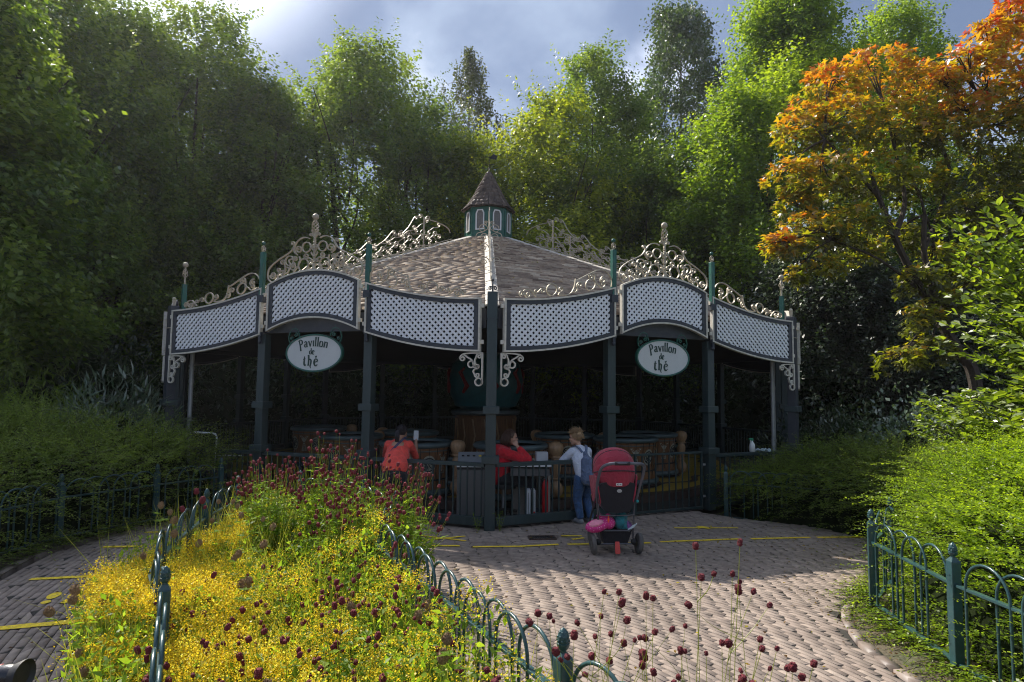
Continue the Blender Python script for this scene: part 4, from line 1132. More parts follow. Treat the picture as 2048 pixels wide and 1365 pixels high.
# ------------------------------------------------------------ bow-top garden fences
def fence(name_label, pts, nopost=(), hp=.79, z0=0.0, hoop_sp=.18, hoop_w=.30, group='low bow-top fences round the planting beds', seed=0, nohead=False):
    Rf = random.Random(seed)
    root = empty('garden_fence', (pts[0][0], pts[0][1], z0), 0, name_label, 'fence', group)
    base = Vector((pts[0][0], pts[0][1], 0))
    for i, p in enumerate(pts):
        if i in nopost: continue
        q = Vector((p[0], p[1], 0)) - base
        nx = Vector((pts[min(i + 1, len(pts) - 1)][0] - pts[max(i - 1, 0)][0], pts[min(i + 1, len(pts) - 1)][1] - pts[max(i - 1, 0)][1], 0)); rz = math.atan2(nx.y, nx.x)
        b = hp - .115
        po = MB().box((0, 0, b / 2 - .02), (.058, .058, b + .04)).build('post', M['fence'], root, bevel=.005); po.location = q; po.rotation_euler = (0, 0, rz)
        mb = MB(); h = .029
        mb.add([(-h, -h, b), (h, -h, b), (h, h, b), (-h, h, b), (-.013, -.013, b + .024), (.013, -.013, b + .024), (.013, .013, b + .024), (-.013, .013, b + .024)], [(0, 1, 5, 4), (1, 2, 6, 5), (2, 3, 7, 6), (3, 0, 4, 7), (4, 5, 6, 7)])
        mb.lathe([(.014, b + .022), (.013, b + .032), (.022, b + .040), (.026, b + .052), (.026, b + .058), (.021, b + .060), (.023, b + .075), (.019, b + .095), (.010, b + .109), (.002, b + .115)], seg=14)
        for kk in range(3):
            for jj in range(8):
                t = 2 * PI * (jj + .5 * (kk % 2)) / 8; rr = (.0225, .020, .014)[kk]; mb.ball((rr * math.cos(t), rr * math.sin(t), b + (.068, .083, .098)[kk]), .0055, 5)
        mb.build('acorn_finial', M['fence'], po, smooth=True, sharp=45)
    for i in range(len(pts) - 1):
        A = Vector((pts[i][0], pts[i][1], 0)) - base; B = Vector((pts[i + 1][0], pts[i + 1][1], 0)) - base; D = (B - A); L = D.length; d = D / L; rz = math.atan2(d.y, d.x)
        zr = hp - .255; zb = .07; L2 = L - .06
        ra = MB().box((L / 2, 0, zr), (L2, .034, .016)).build('rail', M['fence'], root, bevel=.002); ra.location = A; ra.rotation_euler = (0, 0, rz)
        rb = MB().box((L / 2, 0, zb), (L2, .034, .016)).build('rail', M['fence'], root, bevel=.002); rb.location = A; rb.rotation_euler = (0, 0, rz)
        n = max(1, int((L2 - hoop_w) / hoop_sp) + 1); off = (L2 - hoop_w - (n - 1) * hoop_sp) / 2 + .03
        for j in range(n):
            x0 = off + j * hoop_sp; R = hoop_w / 2; yy = .012 * (1 if j % 2 else -1); top = hp - .075
            P = [(x0, yy, .05), (x0, yy, top - R)] + [(x0 + R - R * math.cos(t), yy, top - R + R * math.sin(t)) for t in np.linspace(0, PI, 15)[1:-1]] + [(x0 + hoop_w, yy, top - R), (x0 + hoop_w, yy, .05)]
            o = MB().tube(P, .0085, 7, up=(0, 1, 0)).build('hoop', M['fence'], root, smooth=True, sharp=60); o.location = A; o.rotation_euler = (0, 0, rz)
    return root
fence('green bow-top fence along the left edge of the yellow flower bed, seen almost end on', [(-.62, 1.1), (-1.74, 3.27), (-2.22, 4.0), (-2.49, 4.75), (-2.70, 5.7), (-2.79, 6.56)], seed=1, nopost=(2, 3))
fence('green bow-top fence along the right of the flower bed, acorn-topped post at bottom centre', [(1.25, 1.0), (.21, 2.50), (-1.0, 4.82), (-1.02, 5.7), (-1.5, 6.55), (-2.3, 7.0)], seed=2, nopost=(2,))
fence('green bow-top fence beside the left-hand path, in the shade', [(-4.78, 4.6), (-4.95, 5.75), (-4.83, 6.88), (-4.34, 7.85), (-3.9, 8.6)], hp=.74, seed=3)
fence('green bow-top fence in full sun along the bright hedge on the right', [(2.72, 1.75), (2.80, 2.85), (2.74, 3.98), (2.86, 5.08), (3.40, 5.72)], seed=4, hoop_sp=.2, hoop_w=.32)
fence('green bow-top fence half swallowed by the hedge right of the pavilion', [(3.02, 8.95), (4.22, 8.42), (5.1, 7.6)], hp=.79, z0=-.11, seed=5)

# ------------------------------------------------------------ bodies: blobs fused into one skin
def rot_between(d):
    return Vector((0, 0, 1)).rotation_difference(Vector(d).normalized()).to_matrix()
class Blob:
    """tapered capsules and ellipsoids fused by a voxel remesh into one closed surface"""
    def __init__(self): self.mb = MB()
    def cap(self, p, q, r0, r1, flat=1.0, ax=(1, 0, 0), seg=14):
        p, q = Vector(p), Vector(q); d = q - p; L = d.length; Rm = rot_between(d)
        prof = [(max(1e-4, r0 * math.sin(t)), -r0 * math.cos(t)) for t in np.linspace(0, PI / 2, 5)] + [(r0 + (r1 - r0) * t, L * t) for t in (.33, .66)] + [(max(1e-4, r1 * math.cos(t)), L + r1 * math.sin(t)) for t in np.linspace(0, PI / 2, 5)]
        if flat != 1.0:
            a = Vector(ax).normalized(); S = Matrix.Identity(3) 
            for i in range(3):
                for j in range(3): S[i][j] += (flat - 1) * a[i] * a[j]
            self.mb.lathe(prof, p, seg, S @ Rm)
        else: self.mb.lathe(prof, p, seg, Rm)
        return self
    def ell(self, c, r, R=None):
        n = 8; prof = [(max(1e-4, math.sin(PI * i / n)), -math.cos(PI * i / n)) for i in range(n + 1)]
        Mx = (R or Matrix.Identity(3)) @ Matrix.Diagonal(Vector(r)); self.mb.lathe(prof, c, 16, Mx); return self
    def chain(self, pts, rs, **k):
        for i in range(len(pts) - 1): self.cap(pts[i], pts[i + 1], rs[i], rs[i + 1], **k)
        return self
    def done(self, name, mat, parent, vox=.008, smooth=3, cut=None):
        o = self.mb.build(name, mat, parent)
        m = o.modifiers.new('r', 'REMESH'); m.mode = 'VOXEL'; m.voxel_size = vox; m.use_smooth_shade = True
        s = o.modifiers.new('s', 'SMOOTH'); s.factor = .5; s.iterations = smooth
        dg = bpy.context.evaluated_depsgraph_get(); me = bpy.data.meshes.new_from_object(o.evaluated_get(dg), depsgraph=dg)
        o.modifiers.clear(); o.data = me
        if not me.materials: me.materials.append(mat)
        me.polygons.foreach_set('use_smooth', [True] * len(me.polygons))
        return o
def fabric(name, col, var=.12, scale=14, bump=.5, rough=.9, dirt=None):
    """cloth with soft folds"""
    m, nt = newmat(name)
    tcn = nd(nt, 'ShaderNodeTexCoord'); a = nd(nt, 'ShaderNodeTexNoise'); a.inputs['Scale'].default_value = scale; a.inputs['Detail'].default_value = 4; a.inputs['Distortion'].default_value = 1.2
    nt.links.new(tcn.outputs['Object'], a.inputs['Vector']); c = Vector(col)
    r = ramp(nt, [(.3, tuple(c * (1 - var))), (.7, tuple(c * (1 + var)))]); nt.links.new(a.outputs['Fac'], r.inputs[0])
    p = nd(nt, 'ShaderNodeBsdfPrincipled'); p.inputs['Roughness'].default_value = rough; p.inputs['Sheen Weight'].default_value = .15
    nt.links.new(r.outputs[0], p.inputs['Base Color'])
    b = nd(nt, 'ShaderNodeBump'); b.inputs['Strength'].default_value = bump; b.inputs['Distance'].default_value = .03
    nt.links.new(a.outputs['Fac'], b.inputs['Height']); nt.links.new(b.outputs[0], p.inputs['Normal'])
    o = nd(nt, 'ShaderNodeOutputMaterial'); nt.links.new(p.outputs[0], o.inputs[0]); return m
M['skin'] = paint('skin', (.52, .29, .20), .5, var=.08, scale=20, bump=.05)
M['skin2'] = paint('skin_tan', (.42, .23, .15), .5, var=.08, scale=20, bump=.05)

def hand(b, wrist, d, side, s=1.0, curl=.5):
    """palm, four fingers and a thumb added to a body blob; d = pointing direction, side = direction of the thumb"""
    d = Vector(d).normalized(); side = Vector(side); side = (side - d * side.dot(d)).normalized(); nrm = d.cross(side)
    w = Vector(wrist); palm = w + d * .075 * s
    b.cap(w, palm, .022 * s, .028 * s, flat=.6, ax=nrm)
    for i, (o, L) in enumerate(((.027, .062), (.010, .070), (-.008, .066), (-.025, .052))):
        p = w + d * .085 * s + side * o * s; q = p + (d * math.cos(curl * .6) - nrm * math.sin(curl * .6)) * L * .5 * s; r = q + (d * math.cos(curl * 1.7) - nrm * math.sin(curl * 1.7)) * L * .5 * s
        b.chain([p - d * .02 * s, q, r], [.0088 * s, .0082 * s, .0072 * s], seg=8)
    t0 = w + d * .03 * s + side * .022 * s; b.chain([t0, t0 + (d * .6 + side * .7) * .035 * s, t0 + (d * .9 + side * .45) * .06 * s], [.011 * s, .0098 * s, .0085 * s], seg=8)

def head(body, c, face, up, s, skin, parent, hair_mat, hair_fn):
    """head with face features fused into the body blob; hair a child mesh. s = head height"""
    f = Vector(face).normalized(); u = Vector(up); u = (u - f * u.dot(f)).normalized(); l = u.cross(f)
    R = Matrix((l, f, u)).transposed(); c = Vector(c)
    P = lambda x, y, z: c + R @ Vector((x * s, y * s, z * s))
    body.ell(P(0, -.03, .08), (.33 * s, .42 * s, .40 * s), R)
    body.ell(P(0, .10, -.18), (.25 * s, .30 * s, .30 * s), R)
    body.ell(P(0, .30, -.40), (.11 * s, .09 * s, .09 * s), R)       # chin
    body.cap(P(0, .37, .05), P(0, .46, -.10), .035 * s, .055 * s, seg=8)   # nose
    body.ell(P(0, .36, .10), (.22 * s, .05 * s, .05 * s), R)        # brow
    body.ell(P(0, .375, -.24), (.10 * s, .05 * s, .035 * s), R)      # lips
    for sg in (1, -1):
        body.ell(P(sg * .335, -.02, -.04), (.03 * s, .07 * s, .11 * s), R)  # ears
        body.ell(P(sg * .17, .28, -.12), (.10 * s, .09 * s, .08 * s), R)    # cheeks
    for sg in (1, -1):
        e = MB(); e.ball(P(sg * .125, .372, .02), .040 * s, 8); e.build('eye', M['black'], parent)
    lip = MB(); lip.tube([P(-.08, .415, -.245), P(0, .43, -.235), P(.08, .415, -.245)], [.008 * s, .016 * s, .008 * s], 6); lip.build('lips', bpy.data.materials.get('lip') or paint('lip', (.36, .10, .09), .5), parent)
    hair_fn(P, R, s)
def hair_mesh(name, mat, parent, strands, r0=.006):
    """hair as many tapered locks in one mesh"""
    mb = MB()
    for pts, r in strands: mb.tube(pts, [r * (1 - .75 * i / (len(pts) - 1)) for i in range(len(pts))], 5)
    return mb.build(name, mat, parent, smooth=True)

def cap_hair(h, P, R, s, mat, parent):
    """fuse the scalp layer under the locks into the same hair mesh"""
    n = 9; b = MB(); prof = [(max(1e-4, math.sin(PI * i / n)), -math.cos(PI * i / n)) for i in range(n + 1)]
    b.lathe(prof, P(0, -.075, .115), 20, R @ Matrix.Diagonal(Vector((.365 * s, .42 * s, .405 * s))))
    me = h.data; V = [tuple(v.co) for v in me.vertices]; F = [tuple(p.vertices) for p in me.polygons]
    F += [tuple(i + len(V) for i in f) for f in b.f]; V += b.v
    m2 = bpy.data.meshes.new('hair'); m2.from_pydata(V, [], F); m2.materials.append(mat); m2.polygons.foreach_set('use_smooth', [True] * len(m2.polygons)); h.data = m2
    return h
# ------------------------------------------------------------ people
Rp = random.Random(21)
def hairmat(name, c): return paint(name, c, .45, var=.45, scale=30, bump=.2)

# woman in the coral shirt leaning on the railing, seen from behind, phone in her right hand
W0 = Vector((-1.47, 8.12, 0)); fd = Vector((-.02, 1, 0)).normalized()     # leaning direction: over the rail
sd = Vector((fd.y, -fd.x, 0))                                        # her right
wm = empty('person', W0, 0, 'woman in a coral shirt with a black ponytail leaning on the railing, seen from behind', 'person')
L_ = lambda f, r, z: fd * f + sd * r + Vector((0, 0, z))
b = Blob()
hip = L_(.02, 0, .72); chest = L_(.24, 0, 1.0); neck = L_(.28, .01, 1.12); hd = L_(.33, .03, 1.215)
for sg in (1, -1):
    b.chain([L_(.02, sg * .09, .70), L_(.06, sg * .10, .38), L_(-.04, sg * .10, .07)], [.080, .052, .036]); b.cap(L_(-.05, sg * .10, .035), L_(.12, sg * .12, .03), .036, .028)
b.cap(hip, chest, .12, .11, flat=1.15, ax=sd).cap(chest, neck, .09, .042).cap(neck, hd, .042, .045)
eR = L_(.50, .22, .84); hR = L_(.60, .20, 1.06); eL = L_(.50, -.22, .84); hL = L_(.62, .02, .86)
b.chain([L_(.31, .155, 1.045), eR, hR], [.046, .035, .024]); b.chain([L_(.31, -.155, 1.045), eL, hL], [.046, .035, .024])
hand(b, hR, Vector((.1, .2, 1)), -sd, .95, .8); hand(b, hL, fd * .3 + sd, Vector((0, 0, 1)), .95, .5)
hmat = hairmat('black_hair', (.012, .010, .016))
def hair_w(P, R, s):
    st = []
    for i in range(240):
        a = Rp.uniform(0, 2 * PI); e = Rp.uniform(-.3, 1.35); 
        if math.sin(a) > .3 and e < .75: continue
        x, y, z = .36 * math.cos(a) * math.cos(e), .45 * math.sin(a) * math.cos(e) - .03, .08 + .43 * math.sin(e)
        st.append(([P(x, y, z), P(x * .75, (y - .45) * .6, z * .6 + .12), P(Rp.uniform(-.05, .05), -.50, .10 + Rp.uniform(-.06, .06))], .03 * s))
    for i in range(60):
        o = (Rp.uniform(-.09, .09), Rp.uniform(-.06, .06)); st.append(([P(o[0] * .5, -.50, .12), P(o[0] * 1.5, -.66 + o[1], -.08), P(o[0] * 1.8, -.62 + o[1], -.45), P(o[0] * 1.2, -.52, -.80 + Rp.uniform(-.15, .1))], .035 * s))
    h = cap_hair(hair_mesh('hair', hmat, wm, st), P, R, s, hmat, wm)
    MB().lathe([(.09 * s, -.03 * s), (.11 * s, 0), (.09 * s, .03 * s)], c=P(0, -.52, .12), seg=10).build('hair_tie', M['black'], h)
head(b, hd + Vector((0, 0, .0)), fd * .9 + sd * .25 + Vector((0, 0, -.25)), Vector((0, 0, 1)) + fd * .1, .215, M['skin2'], wm, hmat, hair_w)
b.done('body', M['skin2'], wm, .0075)
M['coral'] = fabric('coral_jersey', (.78, .075, .055), var=.15)
s_ = Blob(); s_.cap(L_(-.03, 0, .76), L_(.16, 0, .90), .148, .135, flat=1.22, ax=sd).cap(L_(.14, 0, .88), L_(.30, 0, 1.02), .135, .115, flat=1.32, ax=sd)
s_.cap(L_(.28, .12, 1.03), L_(.34, .0, 1.085), .062, .055).cap(L_(.28, -.12, 1.03), L_(.34, .0, 1.085), .062, .055)
for sg, e in ((1, eR), (-1, eL)): s_.chain([L_(.30, sg * .145, 1.04), L_(.42, sg * .195, .92), e * .85 + L_(.42, sg * .195, .92) * .15], [.066, .055, .050])
s_.done('shirt', M['coral'], wm, .009, 4)
j = Blob(); M['denimblack'] = fabric('black_trousers', (.014, .014, .018))
j.ell(L_(-.04, 0, .69), (.165, .15, .12)); j.cap(L_(-.05, .075, .66), L_(-.06, .08, .60), .095, .09).cap(L_(-.05, -.075, .66), L_(-.06, -.08, .60), .095, .09)
for sg in (1, -1): j.chain([L_(.0, sg * .09, .66), L_(.05, sg * .10, .38), L_(-.04, sg * .10, .10)], [.098, .066, .048])
j.done('trousers', M['denimblack'], wm, .009, 3)
for sg in (1, -1): Blob().cap(L_(-.06, sg * .10, .04), L_(.13, sg * .12, .032), .043, .034).done('shoe', M['black'], wm, .008, 2)
mb = MB(); strap = [L_(.36, .09, 1.14), L_(.27, .09, 1.145), L_(.14, .0, 1.055), L_(.02, -.10, .915), L_(-.06, -.18, .78)]
C = catmull(strap, 8); mb.tube(C, .01, flat=(.035, .006), up=sd); mb.build('bag_strap', fabric('strap_violet', (.045, .04, .09)), wm)
ph = MB().box(W0 + hR + Vector((0, 0, .095)) + sd * .0, (.072, .010, .14), math.atan2(sd.y, sd.x)).build('mobile_phone', paint('phone_grey', (.55, .58, .62), .25), bevel=.004)
tag(ph, 'pale mobile phone held up in the right hand of the woman in coral', 'phone')

wm.scale = (.93, .93, .92); ph.scale = (.93, .93, .92); ph.location = (W0.x * .07, W0.y * .07, 0)
# operator in red, sitting in profile, hand at the mouth, elbow on the desk
O0 = Vector((-.12, 8.76, 0)); op = empty('person', O0, 0, 'operator in a red hooded sweatshirt sitting at the desk with a hand at the mouth', 'person')
b = Blob(); V3 = lambda x, y, z: Vector((x, y, z))
b.cap(V3(-.02, 0, .52), V3(.02, 0, .82), .12, .125, flat=1.2, ax=(0, 1, 0)).cap(V3(.02, 0, .82), V3(.05, 0, .93), .075, .045).cap(V3(.05, 0, .93), V3(.085, 0, 1.0), .045, .045)
for sg, kx in ((-1, .40), (1, .36)): b.chain([V3(.0, sg * .085, .50), V3(kx, sg * .11, .46), V3(kx + .02, sg * .11, .12)], [.085, .058, .040]); b.cap(V3(kx + .0, sg * .11, .09), V3(kx + .16, sg * .12, .075), .036, .028)
eN = V3(.36, -.12, .76); hN = V3(.215, -.10, .925); eF = V3(.20, .19, .60); hF = V3(.36, .10, .56)
b.chain([V3(.03, -.155, .86), eN, hN], [.05, .038, .026]); b.chain([V3(.03, .155, .86), eF, hF], [.05, .038, .026])
hand(b, hN, V3(-.35, .25, .75), V3(-.6, 0, .2), .95, 1.0); hand(b, hF, V3(1, -.2, -.2), V3(0, 0, 1), .95, .5)
hm2 = hairmat('brown_hair', (.075, .035, .022))
def hair_o(P, R, s):
    st = []
    for i in range(420):
        a = Rp.uniform(0, 2 * PI); e = Rp.uniform(-.2, 1.5)
        if math.sin(a) > .30 and e < .55: continue
        x, y, z = .37 * math.cos(a) * math.cos(e), .46 * math.sin(a) * math.cos(e) - .04, .10 + .42 * math.sin(e)
        k = Rp.uniform(1.0, 1.18); zz = -.48 + Rp.uniform(-.15, .12); yb = y if y < 0 else y * .3
        st.append(([P(x * .9, y * .9, z), P(x * 1.12 * k + (.04 if x > 0 else -.04), yb * 1.08 - .03, z * .4), P(x * 1.15 * k + math.copysign(.12, x) * (.5 if abs(x) < .1 else 1), yb * 1.1 - .06, zz * .6), P(x * .95 + math.copysign(.06, x), yb * .9 - .02, zz)], .036 * s))
    cap_hair(hair_mesh('hair', hm2, op, st), P, R, s, hm2, op)
head(b, V3(.115, 0, 1.045), (1, -.10, -.10), (0, 0, 1), .22, M['skin'], op, hm2, hair_o)
b.done('body', M['skin'], op, .0075)
M['redsw'] = fabric('red_sweatshirt', (.56, .010, .022), var=.2, bump=.7)
s_ = Blob(); s_.cap(V3(-.03, 0, .50), V3(.0, 0, .70), .150, .145, flat=1.22, ax=(0, 1, 0)).cap(V3(.0, 0, .70), V3(.02, 0, .83), .145, .125, flat=1.32, ax=(0, 1, 0))
s_.cap(V3(.02, .10, .86), V3(.045, 0, .91), .068, .062).cap(V3(.02, -.10, .86), V3(.045, 0, .91), .068, .062).ell(V3(-.06, 0, .90), (.075, .11, .055))
s_.chain([V3(.02, -.15, .85), V3(.20, -.15, .80), eN, hN + V3(.03, -.003, -.03)], [.075, .064, .056, .042]); s_.chain([V3(.02, .15, .85), eF, hF + V3(-.03, .01, .01)], [.075, .058, .044])
s_.done('sweatshirt', M['redsw'], op, .009, 3)
j = Blob(); j.ell(V3(-.01, 0, .49), (.16, .17, .11))
for sg, kx in ((-1, .40), (1, .36)): j.chain([V3(.0, sg * .085, .49), V3(kx, sg * .11, .455), V3(kx + .02, sg * .11, .15)], [.105, .075, .055])
j.done('trousers', M['denimblack'], op, .009, 3)
for sg, kx in ((-1, .40), (1, .36)):
    sh = Blob().cap(V3(kx, sg * .11, .085), V3(kx + .16, sg * .12, .072), .043, .034).done('shoe', paint('grey_shoe', (.06, .07, .08), .6) if sg < 0 else bpy.data.materials['grey_shoe'], op, .008, 2)

# boy leaning on the rail, head turned to the left, blue-grey backpack
B0 = Vector((.95, 8.27, 0)); fd = Vector((-.43, .90, 0)).normalized(); sd = Vector((fd.y, -fd.x, 0)); fd3 = fd
boy = empty('person', B0, 0, 'fair-haired boy in a pale T-shirt and jeans leaning on the railing, looking left', 'person')
b = Blob()
for sg, kb in ((1, .05), (-1, .0)):
    b.chain([L_(-.02, sg * .07, .62), L_(.03 + kb, sg * .085, .34), L_(-.04, sg * .08, .07)], [.070, .047, .033]); b.cap(L_(-.05, sg * .08, .035), L_(.11, sg * .10, .03), .033, .026)
b.cap(L_(-.02, 0, .66), L_(.10, 0, .93), .095, .10, flat=1.2, ax=sd).cap(L_(.10, 0, .95), L_(.13, 0, 1.045), .065, .038).cap(L_(.13, 0, 1.045), L_(.15, -.01, 1.11), .036, .038)
eL = L_(.24, -.235, .80); hL = L_(.40, -.10, .845); eR = L_(.27, .22, .81); hR = L_(.40, .10, .845)
b.chain([L_(.10, -.135, .99), eL, hL], [.040, .030, .021]); b.chain([L_(.10, .135, .99), eR, hR], [.040, .030, .021])
hand(b, hL, fd * .4 + sd * .9, Vector((0, 0, 1)), .82, .5); hand(b, hR, fd * .4 - sd * .9, Vector((0, 0, 1)), .82, .5)
hm3 = hairmat('fair_hair', (.30, .19, .095))
def hair_b(P, R, s):
    st = []
    for i in range(520):
        a = Rp.uniform(0, 2 * PI); e = Rp.uniform(-.25, 1.5)
        if math.sin(a) > .15 and e < .42: continue
        x, y, z = .35 * math.cos(a) * math.cos(e), .44 * math.sin(a) * math.cos(e) - .03, .09 + .41 * math.sin(e)
        n = Vector((x, y + .03, (z - .09))).normalized(); dr = Vector((Rp.gauss(0, .5), Rp.gauss(.25, .5), Rp.gauss(-.1, .4)))
        L = Rp.uniform(.10, .22) if e > .5 else Rp.uniform(.04, .1)
        p0 = Vector((x, y, z)) * .93; p1 = Vector((x, y, z)) + n * L * .55; p2 = p1 + (n * .35 + dr * .7) * L
        if e <= .5: p1 = Vector((x, y, z)) + n * .03; p2 = p1 + Vector((n.x * .05, n.y * .05, -.14))
        st.append(([P(*p0), P(*p1), P(*p2)], .030 * s))
    cap_hair(hair_mesh('hair', hm3, boy, st), P, R, s, hm3, boy)
head(b, L_(.155, -.03, 1.175), Vector((-.93, .30, -.12)), (0, 0, 1), .215, M['skin'], boy, hm3, hair_b)
b.done('body', M['skin'], boy, .0075)
M['tee'] = fabric('pale_tshirt', (.56, .59, .68), var=.08)
s_ = Blob(); s_.cap(L_(-.03, 0, .68), L_(.04, 0, .84), .118, .118, flat=1.2, ax=sd).cap(L_(.04, 0, .84), L_(.10, 0, .96), .118, .10, flat=1.3, ax=sd)
s_.cap(L_(.10, .09, .985), L_(.12, 0, 1.03), .054, .050).cap(L_(.10, -.09, .985), L_(.12, 0, 1.03), .054, .050)
s_.chain([L_(.10, -.125, .98), L_(.17, -.185, .89), L_(.20, -.215, .845)], [.060, .057, .056]); s_.chain([L_(.10, .125, .98), L_(.19, .18, .89), L_(.22, .205, .85)], [.060, .057, .056])
s_.done('tshirt', M['tee'], boy, .008, 4)
M['jeans'] = fabric('blue_jeans', (.035, .085, .19), var=.35, bump=.9)
j = Blob(); j.ell(L_(-.03, 0, .635), (.125, .115, .085))
for sg, kb in ((1, .05), (-1, .0)): j.chain([L_(-.02, sg * .07, .62), L_(.03 + kb, sg * .085, .34), L_(-.04, sg * .08, .10)], [.088, .062, .050])
j.done('jeans', M['jeans'], boy, .0085, 2)
for sg in (1, -1): Blob().cap(L_(-.06, sg * .08, .038), L_(.12, sg * .10, .032), .040, .032).done('shoe', fabric('shoe_grey', (.25, .25, .26)) if sg > 0 else bpy.data.materials['shoe_grey'], boy, .008, 2)
bp = empty('backpack', B0, 0, 'slouchy blue-grey drawstring backpack on the boy\'s back', 'backpack')
M['pack'] = fabric('pack_denim', (.10, .135, .22), var=.25, bump=1.0)
s_ = Blob(); s_.cap(L_(-.13, .01, .62), L_(-.065, .01, .86), .098, .070, flat=1.35, ax=sd).cap(L_(-.065, .01, .86), L_(-.01, .01, .965), .070, .03).ell(L_(-.185, .01, .66), (.085, .055, .10))
s_.done('bag', M['pack'], bp, .008, 3)
mb = MB()
for sg in (1, -1): mb.tube(catmull([L_(-.01, sg * .03, .975), L_(.03, sg * .06, 1.035), L_(.09, sg * .085, 1.06), L_(.16, sg * .095, 1.02), L_(.20, sg * .11, .93)], 6), .01, flat=(.034, .008), up=sd)
mb.tube([L_(-.09, -.075, .87), L_(-.13, -.0, .885), L_(-.09, .085, .87)], .008, 6); mb.build('shoulder_straps', M['pack'], bp)

boy.scale = (.95, .95, .92); bp.scale = (.95, .95, .92)
# ------------------------------------------------------------ stroller
sx = empty('stroller', (1.10, 6.86, 0), .10, 'stroller with a dark red hood and black seat back parked behind the boy', 'stroller')
M['redhood'] = fabric('hood_red', (.30, .022, .045), var=.18, scale=9, bump=.8); M['blackfab'] = fabric('black_fabric', (.010, .009, .014), scale=8)
M['frame_m'] = paint('stroller_frame', (.10, .10, .115), .35, metal=.6, var=.1); M['rubber'] = paint('tyre_grey', (.11, .10, .095), .85, var=.2, scale=20)
# canopy: a shell of hoops swung from the handle side over the seat
mb = MB(); vs = []; n1_, n2_ = 15, 17
for i in range(n1_):
    t = i / (n1_ - 1); ang = math.radians(-32 + 152 * t)       # from low behind (towards the pusher) over the top
    for j in range(n2_):
        s = j / (n2_ - 1); b_ = PI * s; R = .285 + .012 * math.sin(t * PI * 4)
        x = -.215 * math.cos(b_) * (1 if True else 0); q = R * math.sin(b_) ** .62
        vs.append((x * (1.0 + .04 * math.sin(t * PI)), -q * math.cos(ang) * .86, .82 + q * math.sin(ang) * .98 + .0))
mb.add(vs, [(i * n2_ + j, i * n2_ + j + 1, (i + 1) * n2_ + j + 1, (i + 1) * n2_ + j) for i in range(n1_ - 1) for j in range(n2_ - 1)])
hood = mb.build('hood', M['redhood'], sx, smooth=True); hood.modifiers.new('s', 'SOLIDIFY').thickness = .008
for tt_ in (.28, .62, 1.0):
    i = tt_; ang = math.radians(-32 + 152 * i); P = []
    for j in range(25):
        b_ = PI * j / 24; R = .292; q = R * math.sin(b_) ** .62; P.append((-.219 * math.cos(b_), -q * math.cos(ang) * .86, .82 + q * math.sin(ang) * .98))
    MB().tube(P, .006, 6).build('hood_piping', M['blackfab'], hood)
# black seat back below the hood
prof = [(-.205, .86), (-.175, .93), (-.10, .965), (0, .975), (.10, .965), (.175, .93), (.205, .86), (.20, .70), (.175, .55), (.12, .47), (0, .45), (-.12, .47), (-.175, .55), (-.20, .70)]
prof = [(x, .43 + (z - .45) * .64) for x, z in prof]
mb = MB(); m = len(prof); yb = lambda z: -.205 + (.84 - z) * .12
V1 = [(x, yb(z) - .035 * (1 - (x / .21) ** 2), z) for x, z in prof]; V2 = [(x * .95, .02, z) for x, z in prof]
mb.add(V1 + V2 + [(0, -.225, .64), (0, .02, .64)], [(i, (i + 1) % m, m + (i + 1) % m, m + i) for i in range(m)] + [((i + 1) % m, i, 2 * m) for i in range(m)] + [(m + i, m + (i + 1) % m, 2 * m + 1) for i in range(m)])
sb = mb.build('seat_back', M['blackfab'], sx, smooth=True, sharp=70)
for sg in (1, -1):   # red side wings joining hood and seat
    mb = MB(); mb.add([(sg * .225, -.12, .82), (sg * .215, -.19, .80), (sg * .19, -.20, .62), (sg * .165, -.17, .50), (sg * .20, .05, .52), (sg * .228, .10, .78)], [(0, 1, 2, 3, 4, 5)])
    w_ = mb.build('side_wing', M['redhood'], sx); w_.modifiers.new('s', 'SOLIDIFY').thickness = .012
lb_ = MB().box((0, -.2565, .735), (.062, .004, .024)).build('label_patch', M['white'], sb)
MB().add([(.0125 * math.cos(t) - .012, -.2592, .735 + .0085 * math.sin(t)) for t in np.linspace(0, 2 * PI, 13)[:-1]] + [(.006 * math.cos(t) - .012, -.2592, .735 + .004 * math.sin(t)) for t in np.linspace(0, 2 * PI, 13)[:-1]], [(i, (i + 1) % 12, 12 + (i + 1) % 12, 12 + i) for i in range(12)]).box((.008, -.2595, .7345), (.0035, .001, .012)).box((.0135, -.2595, .7345), (.0035, .001, .012)).box((.020, -.2595, .7345), (.0035, .001, .012)).build('label_logo', M['black'], lb_)
MB().lathe([(.012, -.004), (.022, -.004), (.022, .004), (.012, .004)], c=(0, -.264, .67), seg=18, M=Matrix.Rotation(PI / 2, 3, 'X') @ Matrix.Diagonal(Vector((1.2, .8, 1)))).build('ring_button', M['steel'], sb)
# handle bar
hb = catmull([(-.205, -.12, .58), (-.215, -.20, .74), (-.20, -.30, .90), (-.13, -.36, .955), (0, -.375, .965), (.13, -.36, .96), (.24, -.31, .94), (.265, -.24, .85), (.235, -.16, .66), (.215, -.11, .52)], 8)
MB().tube(hb, .016, 8).build('push_handle', paint('handle_grey', (.10, .10, .12), .35), sx, smooth=True)
MB().tube([(-.08, -.37, .962), (.08, -.37, .962)], .020, 10).build('handle_grip', M['black'], sx, smooth=True)
